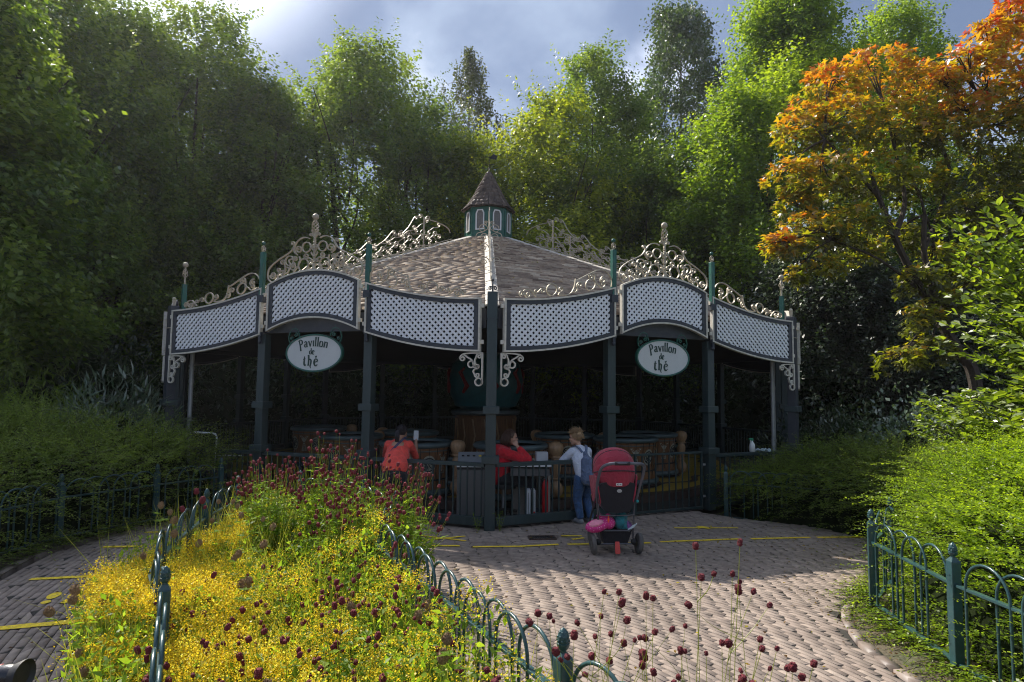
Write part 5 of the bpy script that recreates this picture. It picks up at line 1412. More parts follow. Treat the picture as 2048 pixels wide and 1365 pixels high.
# chassis
for sg in (1, -1):
    MB().tube([(sg * .205, -.11, .60), (sg * .195, -.13, .42), (sg * .178, -.13, .16)], .010, 8).build('rear_leg', M['frame_m'], sx, smooth=True)
    MB().tube([(sg * .205, -.09, .58), (sg * .20, .20, .30), (sg * .15, .42, .12)], .011, 8).build('front_leg', M['frame_m'], sx, smooth=True)
    w_ = MB().lathe([(.055, -.018), (.095, -.022), (.105, -.015), (.108, 0), (.105, .015), (.095, .022), (.055, .018)], c=(sg * .245, -.13, .108), seg=28, M=Matrix.Rotation(PI / 2 + sg * .10, 3, 'Y')).build('rear_wheel', M['rubber'], sx, smooth=True, sharp=50)
    MB().lathe([(.01, -.02), (.06, -.016), (.06, .016), (.01, .02)], c=(sg * .245, -.13, .108), seg=20, M=Matrix.Rotation(PI / 2 + sg * .10, 3, 'Y')).build('hub', M['frame_m'], w_, smooth=True, sharp=50)
    MB().ball((sg * .19, -.13, .125), .034, 10).build('axle_joint', M['black'], sx)
    w_ = MB().lathe([(.03, -.015), (.07, -.018), (.08, 0), (.07, .018), (.03, .015)], c=(sg * .15, .42, .08), seg=22, M=Matrix.Rotation(PI / 2, 3, 'Y')).build('front_wheel', M['rubber'], sx, smooth=True, sharp=50)
MB().tube([(-.19, -.13, .105), (.19, -.13, .105)], .009, 8).build('axle', M['frame_m'], sx)
MB().tube(catmull([(-.19, -.14, .52), (-.185, -.15, .43), (-.16, -.155, .405), (0, -.155, .40), (.16, -.155, .405), (.185, -.15, .43), (.19, -.14, .52)], 5), .008, 6).build('cross_bar', M['frame_m'], sx)
mb = MB(); mb.add([(-.022, -.165, .135), (.022, -.165, .135), (.028, -.19, .03), (.02, -.192, .015), (-.02, -.192, .015), (-.028, -.19, .03)], [tuple(range(6))]); o = mb.build('brake_pedal', paint('pedal_red', (.62, .06, .05), .5), sx); o.modifiers.new('s', 'SOLIDIFY').thickness = .012
# basket
mb = MB(); top = [(-.17, -.15), (.17, -.15), (.17, .25), (-.17, .25)]; bot = [(-.12, -.13), (.12, -.13), (.12, .22), (-.12, .22)]
tz = (.255, .255, .26, .26); vs = [(x, y, tz[i]) for i, (x, y) in enumerate(top)] + [(x, y, .10) for x, y in bot]
mb.add(vs, [(0, 4, 5, 1), (1, 5, 6, 2), (2, 6, 7, 3), (3, 7, 4, 0), (4, 7, 6, 5)])
bk = mb.build('basket', M['blackfab'], sx); bk.modifiers.new('s', 'SOLIDIFY').thickness = .006
MB().tube([(-.175, -.15, .262), (-.12, -.165, .245), (.12, -.165, .245), (.175, -.15, .262)], .008, 6).build('basket_rim', M['frame_m'], bk)
MB().tube([(-.09, -.16, .40), (-.09, -.165, .33)], .006, 6).ball((-.09, -.165, .36), .012, 8, (1, 1, 2)).build('orange_pull', paint('pull_orange', (.8, .12, .02), .5), sx)
MB().ball((.225, -.15, .545), .016, 8).build('teal_clip', paint('clip_teal', (.03, .35, .38), .4), sx)
# things in the basket
M['pink'] = None
def dotted(name, c1, c2, sc):
    m, nt = newmat(name); tcn = nd(nt, 'ShaderNodeTexCoord'); v = nd(nt, 'ShaderNodeTexVoronoi'); v.inputs['Scale'].default_value = sc; v.inputs['Randomness'].default_value = .35
    nt.links.new(tcn.outputs['Object'], v.inputs['Vector']); r = ramp(nt, [(.22, c2), (.27, c1)]); nt.links.new(v.outputs['Distance'], r.inputs[0])
    p = nd(nt, 'ShaderNodeBsdfPrincipled'); p.inputs['Roughness'].default_value = .8; nt.links.new(r.outputs[0], p.inputs['Base Color'])
    o = nd(nt, 'ShaderNodeOutputMaterial'); nt.links.new(p.outputs[0], o.inputs[0]); return m
pb = empty('pink_bag', (1.10, 6.86, 0), .10, 'pink polka-dot cloth bag bulging out of the left of the stroller basket', 'bag')
Blob().ell((-.20, -.10, .285), (.125, .12, .065), Matrix.Rotation(-.25, 3, 'Y')).ell((-.08, -.06, .31), (.09, .11, .075)).ell((-.12, -.05, .34), (.05, .05, .05)).done('cloth', dotted('pink_dots', (.62, .03, .22), (.85, .5, .6), 55), pb, .008, 3)
Blob().ell((-.215, -.13, .315), (.085, .09, .035), Matrix.Rotation(-.3, 3, 'Y')).done('lining', fabric('pink_lining', (.72, .24, .34)), pb, .008, 2)
mb = MB()
for sg in (1, -1): mb.tube(catmull([(-.12, -.08, .37), (-.12 + sg * .04, -.09, .40), (-.12 + sg * .07, -.08, .385), (-.12 + sg * .04, -.08, .37), (-.12, -.08, .37)], 4), .010, 6)
mb.build('bow', bpy.data.materials['pink_dots'], pb)
tb = Blob().ell((1.17, 6.80, .32), (.07, .08, .09)).ell((1.20, 6.82, .36), (.05, .05, .06)).ell((1.22, 6.80, .28), (.06, .07, .06)).done('folded_jacket', fabric('teal_jacket', (.02, .16, .19), var=.4, bump=1), None, .008, 2)
tag(tb, 'crumpled teal jacket stuffed into the middle of the stroller basket', 'jacket')
vb = Blob().ell((1.24, 6.79, .285), (.045, .06, .05)).ell((1.26, 6.78, .27), (.035, .05, .05)).done('purple_cloth', fabric('purple_cloth', (.22, .07, .25), var=.5, bump=1), None, .008, 2)
tag(vb, 'purple and pink cloth at the right end of the stroller basket', 'cloth')
bt = empty('water_bottle', (1.285, 6.74, .275), 0, 'small clear plastic bottle poking out at the right of the stroller basket', 'bottle'); bt.rotation_euler = (0, math.radians(55), .2); bt.scale = (.6, .6, .6)
MB().lathe([(.022, -.10), (.026, -.09), (.026, .04), (.012, .07), (.012, .09)], seg=12).build('bottle_body', paint('clear_plastic', (.45, .50, .52), .15), bt, smooth=True, sharp=60)
MB().lathe([(.014, .09), (.014, .105), (.002, .106)], seg=12).build('cap', M['white'], bt)

# the front of a photographer's lens entering at the bottom left corner
ln = empty('camera_lens', unproject(8, 1352, .85), 0, 'black camera lens with a thin red ring poking in at the bottom left corner', 'camera lens')
Ry = Matrix.Rotation(PI / 2, 3, 'Y')
MB().lathe([(.020, -.10), (.031, -.09), (.031, -.01), (.034, .0), (.034, .03), (.030, .034)], seg=24, M=Ry).build('barrel', paint('lens_black', (.02, .02, .024), .25), ln, smooth=True, sharp=40)
MB().lathe([(.0315, -.012), (.0318, -.008)], seg=24, M=Ry).build('red_ring', paint('ring_red', (.5, .01, .01), .4), ln)
MB().lathe([(.034, .03), (.046, .055), (.046, .06), (.034, .05)], seg=24, M=Ry).build('lens_hood', M['black'], ln, smooth=True, sharp=40)
MB().box((-.15, 0, .0), (.08, .13, .095)).build('camera_body', M['black'], ln, bevel=.01)
# ------------------------------------------------------------ foliage tools
def nrm(v): return v / np.maximum(np.linalg.norm(v, axis=-1, keepdims=True), 1e-9)
def leaf_quads(P, D, N, L, Wd, fold=.12):
    """one four-cornered folded blade per leaf; P base, D towards the tip, N face normal"""
    D = nrm(D); S = nrm(np.cross(D, N)); N = np.cross(S, D)
    L = np.asarray(L).reshape(-1, 1); Wd = np.asarray(Wd).reshape(-1, 1)
    v0 = P; v1 = P + D * L * .42 + S * Wd * .5 + N * Wd * fold; v2 = P + D * L - N * L * fold * .6; v3 = P + D * L * .42 - S * Wd * .5 + N * Wd * fold
    V = np.stack([v0, v1, v2, v3], 1).reshape(-1, 3); F = np.arange(len(V)).reshape(-1, 4)
    return V, F
def cat(parts):
    V = []; F = []; T = []; n = 0
    for v, f, t in parts:
        V.append(v); F.append(f + n); T.append(t); n += len(v)
    return np.concatenate(V), np.concatenate(F), np.concatenate(T)
def rep(t, k=4): return np.repeat(t, k)
def at(px, py, dep):
    d = _F + _R * ((px - 1024) / CAM_F) - _U * ((py - 682.5) / CAM_F)
    return Vector((0, 0, CAM_H)) + d * (dep / d.y)
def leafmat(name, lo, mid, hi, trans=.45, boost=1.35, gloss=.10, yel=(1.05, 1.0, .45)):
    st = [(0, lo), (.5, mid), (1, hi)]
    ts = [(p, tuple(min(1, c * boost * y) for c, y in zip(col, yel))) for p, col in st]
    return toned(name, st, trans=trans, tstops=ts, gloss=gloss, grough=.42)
M['bark'] = paint('bark', (.05, .038, .028), .9, var=.4, scale=9, stretch=(3, 3, .6), bump=.9)
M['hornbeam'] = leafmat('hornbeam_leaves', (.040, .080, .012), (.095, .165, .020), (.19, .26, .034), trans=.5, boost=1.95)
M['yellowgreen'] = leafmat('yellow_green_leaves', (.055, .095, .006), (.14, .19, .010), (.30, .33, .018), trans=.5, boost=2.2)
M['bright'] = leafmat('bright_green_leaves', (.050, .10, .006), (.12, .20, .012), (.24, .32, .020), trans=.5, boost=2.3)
M['poplar'] = leafmat('poplar_leaves', (.030, .060, .020), (.055, .100, .030), (.11, .16, .06), trans=.35, boost=1.6, gloss=.12)
M['birch'] = leafmat('birch_leaves', (.045, .065, .025), (.075, .10, .035), (.13, .155, .06), trans=.35, boost=1.5)
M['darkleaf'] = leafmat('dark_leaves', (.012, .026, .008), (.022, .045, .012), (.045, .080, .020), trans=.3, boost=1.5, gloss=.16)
M['maple'] = toned('maple_leaves', [(0, (.065, .070, .014)), (.3, (.14, .15, .014)), (.55, (.31, .19, .012)), (.8, (.42, .15, .012)), (1, (.42, .045, .018))], trans=.5, gloss=.14,
                   tstops=[(0, (.14, .17, .008)), (.3, (.40, .47, .010)), (.55, (.85, .54, .010)), (.8, (.95, .34, .010)), (1, (.75, .055, .014))])
M['maple_dark'] = toned('maple_dark_leaves', [(0, (.06, .035, .018)), (.5, (.16, .085, .016)), (.85, (.34, .13, .015)), (1, (.42, .06, .02))], trans=.42, gloss=.15,
                        tstops=[(0, (.14, .09, .010)), (.5, (.42, .27, .01)), (.85, (.80, .36, .01)), (1, (.8, .10, .015))])
M['hedge'] = leafmat('hedge_leaves', (.06, .11, .006), (.15, .23, .010), (.27, .35, .02), trans=.55, boost=2.4, gloss=.08)
M['hedge_dim'] = leafmat('hedge_leaves_shaded', (.045, .080, .012), (.105, .155, .024), (.19, .26, .038), trans=.42, boost=2.1, gloss=.08)  # darker copy of the hedge leaves, with shade put into the colour
M['bush'] = leafmat('broad_bright_leaves', (.065, .11, .010), (.13, .19, .015), (.23, .29, .030), trans=.45, boost=2.6, gloss=.14)
M['silver'] = leafmat('silvery_leaves', (.035, .070, .035), (.07, .12, .062), (.13, .20, .11), trans=.25, boost=1.2, gloss=.30)
M['core'] = paint('dark_core', (.010, .015, .005), .95, var=.5, scale=12, spec=.05)  # near-black for filler cores, shade between leaves put into the colour
M['herb'] = leafmat('herb_leaves', (.06, .12, .012), (.13, .22, .02), (.24, .34, .04), trans=.5, boost=2.2, gloss=.03)
M['stemgreen'] = leafmat('thin_stems', (.16, .20, .02), (.30, .34, .04), (.46, .46, .08), trans=.35, boost=1.5, gloss=.1)
M['yellowflower'] = toned('yellow_flowers', [(0, (.40, .25, .015)), (.4, (.62, .43, .02)), (.75, (.77, .58, .032)), (1, (.62, .64, .08))], trans=.5, gloss=.03,
                          tstops=[(0, (.72, .45, .02)), (.4, (.94, .66, .022)), (.75, (1, .82, .055)), (1, (.82, .88, .12))])
M['burgundy'] = paint('burgundy_head', (.28, .030, .045), .75, var=.35, scale=160, bump=1.0)
M['clover'] = paint('brown_seed_head', (.46, .29, .15), .9, var=.4, scale=160, bump=1.0)

def trunk_mesh(parent, base_r, pts_list, name='trunk'):
    mb = MB()
    for pts, r0, r1 in pts_list:
        C = catmull(pts, 5); mb.tube(C, [r0 + (r1 - r0) * i / (len(C) - 1) for i in range(len(C))], 7)
    return mb.build(name, M['bark'], parent, smooth=True)

def hornbeam(name, base, H, R, z0, mat, label, n_shoots=1300, lps=30, leaf=.13, seed=0, group='trees behind the pavilion', lean=.6, shoot=(.5, 1.2), top_pow=.72, trunks=5, tonebias=0.0, cat_='tree', squash=1.0):
    R_ = np.random.default_rng(seed); root = empty(name, base, 0, label, cat_, group)
    R *= 1.22; nl = int(26 + R * R * 5.5); hl = R_.uniform(0, 1, nl) ** .9; tl = np.arange(nl) * 2.39996 + R_.uniform(-.5, .5, nl)
    envl = R * np.minimum(1, hl * 2.6 + .5) * np.maximum(.04, 1 - hl ** 2.6) ** top_pow * R_.uniform(.62, 1.12, nl)
    LC = np.stack([envl * .80 * np.cos(tl), envl * .80 * np.sin(tl) * squash, z0 + .5 + hl * (H - z0 - 1.3) + R_.normal(0, .35, nl)], 1)
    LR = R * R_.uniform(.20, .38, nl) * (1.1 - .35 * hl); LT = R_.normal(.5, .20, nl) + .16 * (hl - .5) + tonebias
    n = int(n_shoots * 2.2); li = R_.choice(nl, n, p=(LR ** 2) / (LR ** 2).sum())
    u = nrm(R_.normal(0, 1, (n, 3)) + np.array([0, 0, .35])); C = LC[li] + u * (LR[li] * R_.uniform(.55, 1.0, n) ** .6)[:, None] * np.array([1, 1, 1.25])
    rad2 = nrm(C * np.array([1, 1, 0]) + 1e-4)
    D = nrm(u * .55 + rad2 * lean * .5 + np.array([0, 0, .85]) + R_.normal(0, .22, (n, 3)))
    Ls = R_.uniform(*shoot, n) * np.where(R_.uniform(0, 1, n) < .10, 1.55, .85); h = np.clip((C[:, 2] - z0) / (H - z0), 0, 1)
    C[:, 2] = np.minimum(C[:, 2], H - .35)
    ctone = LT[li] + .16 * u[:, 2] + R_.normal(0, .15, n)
    m = lps; N = n * m
    t = np.tile(np.linspace(0, 1, m), n) + R_.uniform(-.03, .03, N)
    Cc = np.repeat(C, m, 0); Dd = np.repeat(D, m, 0); LL = np.repeat(Ls, m)
    rad = nrm(np.cross(Dd, R_.normal(0, 1, (N, 3))))
    spread = .19 * (1 - .72 * t) * R_.uniform(.3, 1.2, N) 
    P = Cc + Dd * (t * LL)[:, None] + rad * spread[:, None]
    LD = nrm(rad * .9 + Dd * R_.uniform(.1, .9, N)[:, None] + np.array([0, 0, -.25]))
    NN = nrm(Dd * .6 + R_.normal(0, .5, (N, 3)) + np.array([0, 0, .5]))
    sz = leaf * 1.25 * R_.uniform(.7, 1.25, N) * (1.05 - .3 * t)
    V, F = leaf_quads(P, LD, NN, sz, sz * .62)
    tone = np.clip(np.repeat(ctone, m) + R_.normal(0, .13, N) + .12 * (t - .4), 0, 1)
    np_mesh('crown', V, F, mat, root, tone=rep(tone))
    lst = []
    rr = random.Random(seed)
    for i in range(trunks):
        a = rr.uniform(0, 2 * PI); s = .0 if trunks == 1 else .25
        x, y = s * math.cos(a), s * math.sin(a); k = rr.uniform(.25, .55) * R
        lst.append(([(x, y, -.1), (x * 1.6, y * 1.6, H * .15), (math.cos(a) * k * .6, math.sin(a) * k * .6, H * .42), (math.cos(a) * k, math.sin(a) * k, H * rr.uniform(.7, .85))], .13, .03))
        for j in range(3):
            z = H * rr.uniform(.15, .6); b = a + rr.uniform(-1.2, 1.2); q = R * rr.uniform(.5, .85)
            lst.append(([(math.cos(a) * k * .4, math.sin(a) * k * .4, z), (math.cos(b) * q * .6, math.sin(b) * q * .6, z + H * .1), (math.cos(b) * q, math.sin(b) * q, z + H * .22)], .05, .012))
    trunk_mesh(root, .13, lst)
    return root

def tall(px, py, dep): return at(px, py, dep)
def treeat(px, py_top, dep, name, R, z0, mat, label, **k):
    p = at(px, py_top, dep); return hornbeam(name, (p.x, dep, 0), p.z, R, z0, mat, label, **k)
HB = 'hornbeam_tree'
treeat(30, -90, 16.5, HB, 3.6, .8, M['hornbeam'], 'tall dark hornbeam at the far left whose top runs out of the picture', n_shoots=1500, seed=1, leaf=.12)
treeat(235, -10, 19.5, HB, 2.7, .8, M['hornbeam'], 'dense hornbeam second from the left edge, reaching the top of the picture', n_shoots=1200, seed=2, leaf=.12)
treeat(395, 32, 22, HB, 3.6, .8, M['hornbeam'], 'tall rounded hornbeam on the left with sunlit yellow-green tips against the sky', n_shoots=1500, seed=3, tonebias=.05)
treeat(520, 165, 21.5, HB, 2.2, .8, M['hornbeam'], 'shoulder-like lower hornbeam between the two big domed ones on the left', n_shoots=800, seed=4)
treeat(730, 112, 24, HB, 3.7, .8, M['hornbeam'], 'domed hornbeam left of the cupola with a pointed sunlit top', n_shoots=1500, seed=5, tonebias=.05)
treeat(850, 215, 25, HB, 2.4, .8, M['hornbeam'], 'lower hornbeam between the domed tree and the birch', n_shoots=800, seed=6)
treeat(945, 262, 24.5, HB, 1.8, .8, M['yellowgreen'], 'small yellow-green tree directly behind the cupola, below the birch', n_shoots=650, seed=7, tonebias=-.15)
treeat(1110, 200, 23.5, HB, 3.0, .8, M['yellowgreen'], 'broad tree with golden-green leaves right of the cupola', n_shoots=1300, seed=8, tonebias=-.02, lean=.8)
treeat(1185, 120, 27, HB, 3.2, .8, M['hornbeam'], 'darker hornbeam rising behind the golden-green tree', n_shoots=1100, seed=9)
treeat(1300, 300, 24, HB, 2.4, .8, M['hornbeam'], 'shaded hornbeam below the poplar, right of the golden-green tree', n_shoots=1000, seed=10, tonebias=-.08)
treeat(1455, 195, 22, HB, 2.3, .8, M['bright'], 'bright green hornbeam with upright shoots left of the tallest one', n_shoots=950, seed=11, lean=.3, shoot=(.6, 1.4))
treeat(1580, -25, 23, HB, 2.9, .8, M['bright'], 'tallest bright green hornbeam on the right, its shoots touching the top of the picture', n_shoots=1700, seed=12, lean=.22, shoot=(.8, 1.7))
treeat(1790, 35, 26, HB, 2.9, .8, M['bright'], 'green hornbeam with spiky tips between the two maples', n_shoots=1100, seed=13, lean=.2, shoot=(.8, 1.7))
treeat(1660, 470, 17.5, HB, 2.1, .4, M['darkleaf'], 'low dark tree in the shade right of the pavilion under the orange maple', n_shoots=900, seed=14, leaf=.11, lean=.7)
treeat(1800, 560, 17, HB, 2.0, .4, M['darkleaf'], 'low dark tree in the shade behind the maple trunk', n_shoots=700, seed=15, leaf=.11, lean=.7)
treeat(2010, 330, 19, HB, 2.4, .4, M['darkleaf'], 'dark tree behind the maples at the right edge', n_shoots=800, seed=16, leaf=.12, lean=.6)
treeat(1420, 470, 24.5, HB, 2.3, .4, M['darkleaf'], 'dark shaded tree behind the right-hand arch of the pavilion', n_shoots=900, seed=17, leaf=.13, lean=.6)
# outside the picture on the left: the tree whose shade lies on the path
hornbeam(HB, (-9.6, 10.6, 0), 9.2, 1.6, .8, M['hornbeam'], 'big hornbeam standing left of the picture and shading the path', n_shoots=900, seed=18, leaf=.12)
hornbeam(HB, (-17.0, 15.5, 0), 14.0, 3.4, .8, M['hornbeam'], 'hornbeam behind the one that shades the path, left of the picture', n_shoots=700, seed=19, leaf=.18)

# poplar and birch beyond
def airy_tree(name, px, py, dep, Rr, z0, mat, label, n_cl, per, leaf, seed, droop=0.0, bark=(.30, .28, .25), cr=.45, shape=1.0):
    R_ = np.random.default_rng(seed); p = at(px, py, dep); H = p.z; root = empty(name, (p.x, dep, 0), 0, label, 'tree', 'trees behind the pavilion')
    h = R_.uniform(0, 1, n_cl); th = R_.uniform(0, 2 * PI, n_cl)
    env = Rr * np.where(h < .35, .6 + h * 1.14, np.maximum(.05, 1 - ((h - .35) / .65) ** (1.5 if not droop else 2.2) * shape)) * (1 + .38 * np.sin(2 * th + 7 * h + seed) * np.sin(9 * h))
    rho = env * R_.uniform(.25, 1, n_cl) ** .6
    C = np.stack([rho * np.cos(th), rho * np.sin(th), z0 + h * (H - z0)], 1)
    N = n_cl * per; off = R_.normal(0, 1, (N, 3)) * cr * np.array([1, 1, .75])
    if droop: 
        u = R_.uniform(0, 1, N); off = np.stack([R_.normal(0, .10, N), R_.normal(0, .10, N), -u * droop], 1) + np.repeat(R_.normal(0, .1, (n_cl, 3)), per, 0)
    P = np.repeat(C, per, 0) + off
    D = nrm(R_.normal(0, 1, (N, 3)) + np.array([0, 0, -.8 if droop else -.2])); NN = R_.normal(0, 1, (N, 3)) + np.array([0, 0, .4])
    sz = leaf * R_.uniform(.7, 1.3, N); V, F = leaf_quads(P, D, NN, sz, sz * .7)
    np_mesh('crown', V, F, mat, root, tone=rep(np.clip(np.repeat(R_.normal(.5, .15, n_cl), per) + R_.normal(0, .16, N), 0, 1)))
    rr = random.Random(seed); lst = [([(0, 0, -.1), (.1, 0, H * .35), (-.05, .05, H * .7), (0, 0, H * .96)], .16, .02)]
    for i in range(26):
        z = z0 + (H - z0) * rr.uniform(0, .85); a = rr.uniform(0, 6.28); q = Rr * rr.uniform(.5, .9) * (1 - z / H * .5)
        lst.append(([(0, 0, z), (math.cos(a) * q * .5, math.sin(a) * q * .5, z + .45), (math.cos(a) * q, math.sin(a) * q, z + (.4 if droop else 1.1))], .04, .008))
    mb = MB()
    for pts, r0, r1 in lst:
        Cc = catmull(pts, 4); mb.tube(Cc, [r0 + (r1 - r0) * i / (len(Cc) - 1) for i in range(len(Cc))], 6)
    mb.build('trunk', paint(name + '_bark', bark, .8, var=.4, scale=6), root, smooth=True)
airy_tree('poplar_tree', 1362, 18, 33, 3.5, 6.0, M['poplar'], 'loose silvery poplar rising above the others right of the sky gap', 480, 85, .17, 31, bark=(.14, .13, .11), cr=.34, shape=.75)
airy_tree('birch_tree', 942, 92, 30, 2.2, 6.5, M['birch'], 'slender birch with drooping twigs standing alone against the sky', 230, 85, .12, 32, droop=1.3, shape=1.0)

# dark shrubbery behind the pavilion: each clump a copy with its own label
def shrub_mesh(R, H, n, leaf, mat, seed, name='foliage', arch=.5, long=.5):
    R_ = np.random.default_rng(seed); th = R_.uniform(0, 2 * PI, n); ph = np.arcsin(R_.uniform(0, 1, n)); k = R_.uniform(.72, 1.05, n) * (1 + .15 * np.sin(4 * th + 3 * ph))
    P = np.stack([R * k * np.cos(th) * np.cos(ph), R * k * np.sin(th) * np.cos(ph), H * k * np.sin(ph) ** .8], 1)
    D = nrm(P / np.array([R, R, H]) * .7 + R_.normal(0, .55, (n, 3)) + np.array([0, 0, arch * .3])); NN = R_.normal(0, .5, (n, 3)) + np.array([0, 0, 1])
    sz = leaf * R_.uniform(.6, 1.3, n); V, F = leaf_quads(P, D, NN, sz, sz * long)
    cl = .5 + .22 * np.sin(P[:, 0] * 3.1 + seed) * np.cos(P[:, 2] * 4.3) + R_.normal(0, .16, n)
    return V, F, rep(np.clip(cl, 0, 1))
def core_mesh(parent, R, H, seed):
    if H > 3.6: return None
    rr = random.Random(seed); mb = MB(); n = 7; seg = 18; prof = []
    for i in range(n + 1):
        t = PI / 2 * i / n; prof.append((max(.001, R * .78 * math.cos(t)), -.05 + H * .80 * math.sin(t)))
    return MB().lathe(prof, seg=seg).build('dark_core', M['core'], parent, smooth=True)  # solid dark filler in place of the shaded inside of the shrub
def shrub(name, loc, R, H, n, leaf, mat, label, seed, cat_='shrub', group=None, arch=.5, long=.5):
    root = empty(name, loc, 0, label, cat_, group); V, F, T = shrub_mesh(R, H, n, leaf, mat, seed, arch=arch, long=long)
    np_mesh('foliage', V, F, mat, root, tone=T); core_mesh(root, R, H, seed)
    return root
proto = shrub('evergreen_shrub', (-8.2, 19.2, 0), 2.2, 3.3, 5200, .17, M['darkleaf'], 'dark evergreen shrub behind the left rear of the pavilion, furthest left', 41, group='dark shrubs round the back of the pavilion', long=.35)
for i, (x, y, s, rz, lb) in enumerate([(-10.8, 15.6, .95, 1, 'dark evergreen shrub left of the pavilion, behind the pale bamboo-like bush'), (-5.4, 22.3, 1.05, 2, 'dark evergreen shrub seen through the left-hand arch'), (-2.2, 23.6, 1.0, 3, 'dark evergreen shrub behind the centrepiece, left part'),
        (1.2, 23.8, 1.05, 4, 'dark evergreen shrub behind the centrepiece, right part'), (4.4, 22.6, 1.0, 5, 'dark evergreen shrub seen through the right-hand arch'), (7.4, 20.0, 1.0, 6, 'dark evergreen shrub behind the right rear corner of the pavilion'),
        (9.2, 16.6, .9, 2.5, 'dark evergreen shrub right of the pavilion below the dark tree'), (-13.0, 13.2, 1.1, 4.4, 'dark evergreen shrub at the left edge below the hornbeams'), (11.8, 14.6, .9, 5.2, 'dark evergreen shrub behind the maple trunk'),
        (-14.5, 17.5, 1.3, 3.4, 'large dark evergreen shrub deep under the hornbeams at the left'), (13.8, 18.0, 1.2, .8, 'large dark evergreen shrub at the far right behind the maples')]):
    o = copy_tree(proto); o.location = (x, y, 0); o.scale = (s, s, s); o.rotation_euler = (0, 0, rz); o['label'] = lb

# woodland beyond everything, one mass
R_ = np.random.default_rng(77); n = 120000
th = R_.uniform(-1.25, 1.25, n); rr = R_.uniform(31, 37, n); z = R_.uniform(0, 1, n) ** 1.0 * (8.5 + 1.0 * np.sin(th * 14) + .8 * np.sin(th * 31))
P = np.stack([rr * np.sin(th), rr * np.cos(th) * .95, z], 1); D = R_.normal(0, 1, (n, 3)); sz = R_.uniform(.35, .7, n)
V, F = leaf_quads(P, D, R_.normal(0, 1, (n, 3)), sz, sz * .8)
o = np_mesh('woodland', V, F, M['darkleaf'], tone=rep(np.clip(R_.normal(.5, .2, n), 0, 1))); o['kind'] = 'stuff'

# ------------------------------------------------------------ the two maples
def star_leaves(P, D, N, sz, lobes=(-.95, 0, .95), w=.42):
    D = nrm(D); S = nrm(np.cross(D, N)); N = np.cross(S, D); parts = []
    for a in lobes:
        d = D * math.cos(a) + S * math.sin(a); L = sz * (1.0 if a == 0 else .82)
        v, f = leaf_quads(P, d - N * .12, N, L, L * w, .05); parts.append((v, f, np.zeros(len(v))))
    return parts
def maple(label, base, pads, mat, seed, limbs, dens=1.0, leaf=.125, d0=12.0):
    R_ = np.random.default_rng(seed); root = empty('maple_tree', base, 0, label, 'maple', 'maples at the right'); parts = []; rr = random.Random(seed); lst = []
    B = np.array(base)
    for (px, py, rx, rz, dd, tn) in pads:
        c = np.array(at(px, py, d0 + dd)) - B; sx_ = rx / 1260 * (d0 + dd); sz_ = rz / 1260 * (d0 + dd)
        n = int(1500 * dens * sx_ * max(sz_, .3) / .45)
        u = nrm(R_.normal(0, 1, (n, 3))); k = R_.uniform(.25, 1.0, n) ** .5
        P = u * k[:, None] * np.array([sx_, sx_ * .9, sz_])
        P[:, 2] -= .22 * (P[:, 0] ** 2 + P[:, 1] ** 2) / max(sx_, .3)      # pads droop at the rim
        # sub-layers give the tiers their edges
        lay = .14; P[:, 2] = np.where(R_.uniform(0, 1, n) < .65, np.round(P[:, 2] / lay + .5 * np.sin(P[:, 0] * 3)) * lay + R_.normal(0, .025, n), P[:, 2]) 
        keep = (np.sin(P[:, 0] * 7 + px) * np.sin(P[:, 1] * 6 + py) + np.sin(P[:, 2] * 9 + P[:, 0] * 3) * .6 + R_.normal(0, .35, n)) > -.12; P = P[keep]; u = u[keep]; k = k[keep]; n = len(P)
        P = P + c
        D = nrm(np.stack([u[:, 0], u[:, 1], u[:, 2] * .2 - .35], 1) + R_.normal(0, .5, (n, 3))); N = R_.normal(0, .35, (n, 3)) + np.array([0, 0, 1.0])
        sz = leaf * R_.uniform(.65, 1.2, n); t = np.clip(tn - .19 + .30 * (u[:, 2] * k) + R_.normal(0, .15, n), 0, 1)
        for v, f, _ in star_leaves(P, D, N, sz): parts.append((v, f, rep(t)))
        cv = Vector(c); st = Vector(limbs[min(len(limbs) - 1, 1 + rr.randrange(len(limbs) - 1))][0][-1]) if len(limbs) > 1 else Vector(limbs[0][0][-1])
        ls = min((Vector(l[0][-1]) for l in limbs), key=lambda q: (q - cv).length)
        lst.append(([ls, ls.lerp(cv, .5) + Vector((0, 0, .12)), cv], .03, .008))
        for q in range(5):
            e = cv + Vector((rr.uniform(-1, 1) * sx_ * .8, rr.uniform(-1, 1) * sx_ * .7, rr.uniform(-.5, .6) * sz_)); lst.append(([ls.lerp(cv, .6), cv.lerp(e, .4) + Vector((0, 0, .05)), e], .014, .004))
    V, F, T = cat(parts); np_mesh('crown', V, F, mat, root, tone=T)
    trunk_mesh(root, .15, [([Vector(p) for p in l[0]], l[1], l[2]) for l in limbs] + lst)
    return root
mb_ = at(1965, 800, 12.4); base = (mb_.x, 12.4, 0)
def lp(px, py, d): return at(px, py, d) - Vector(base)
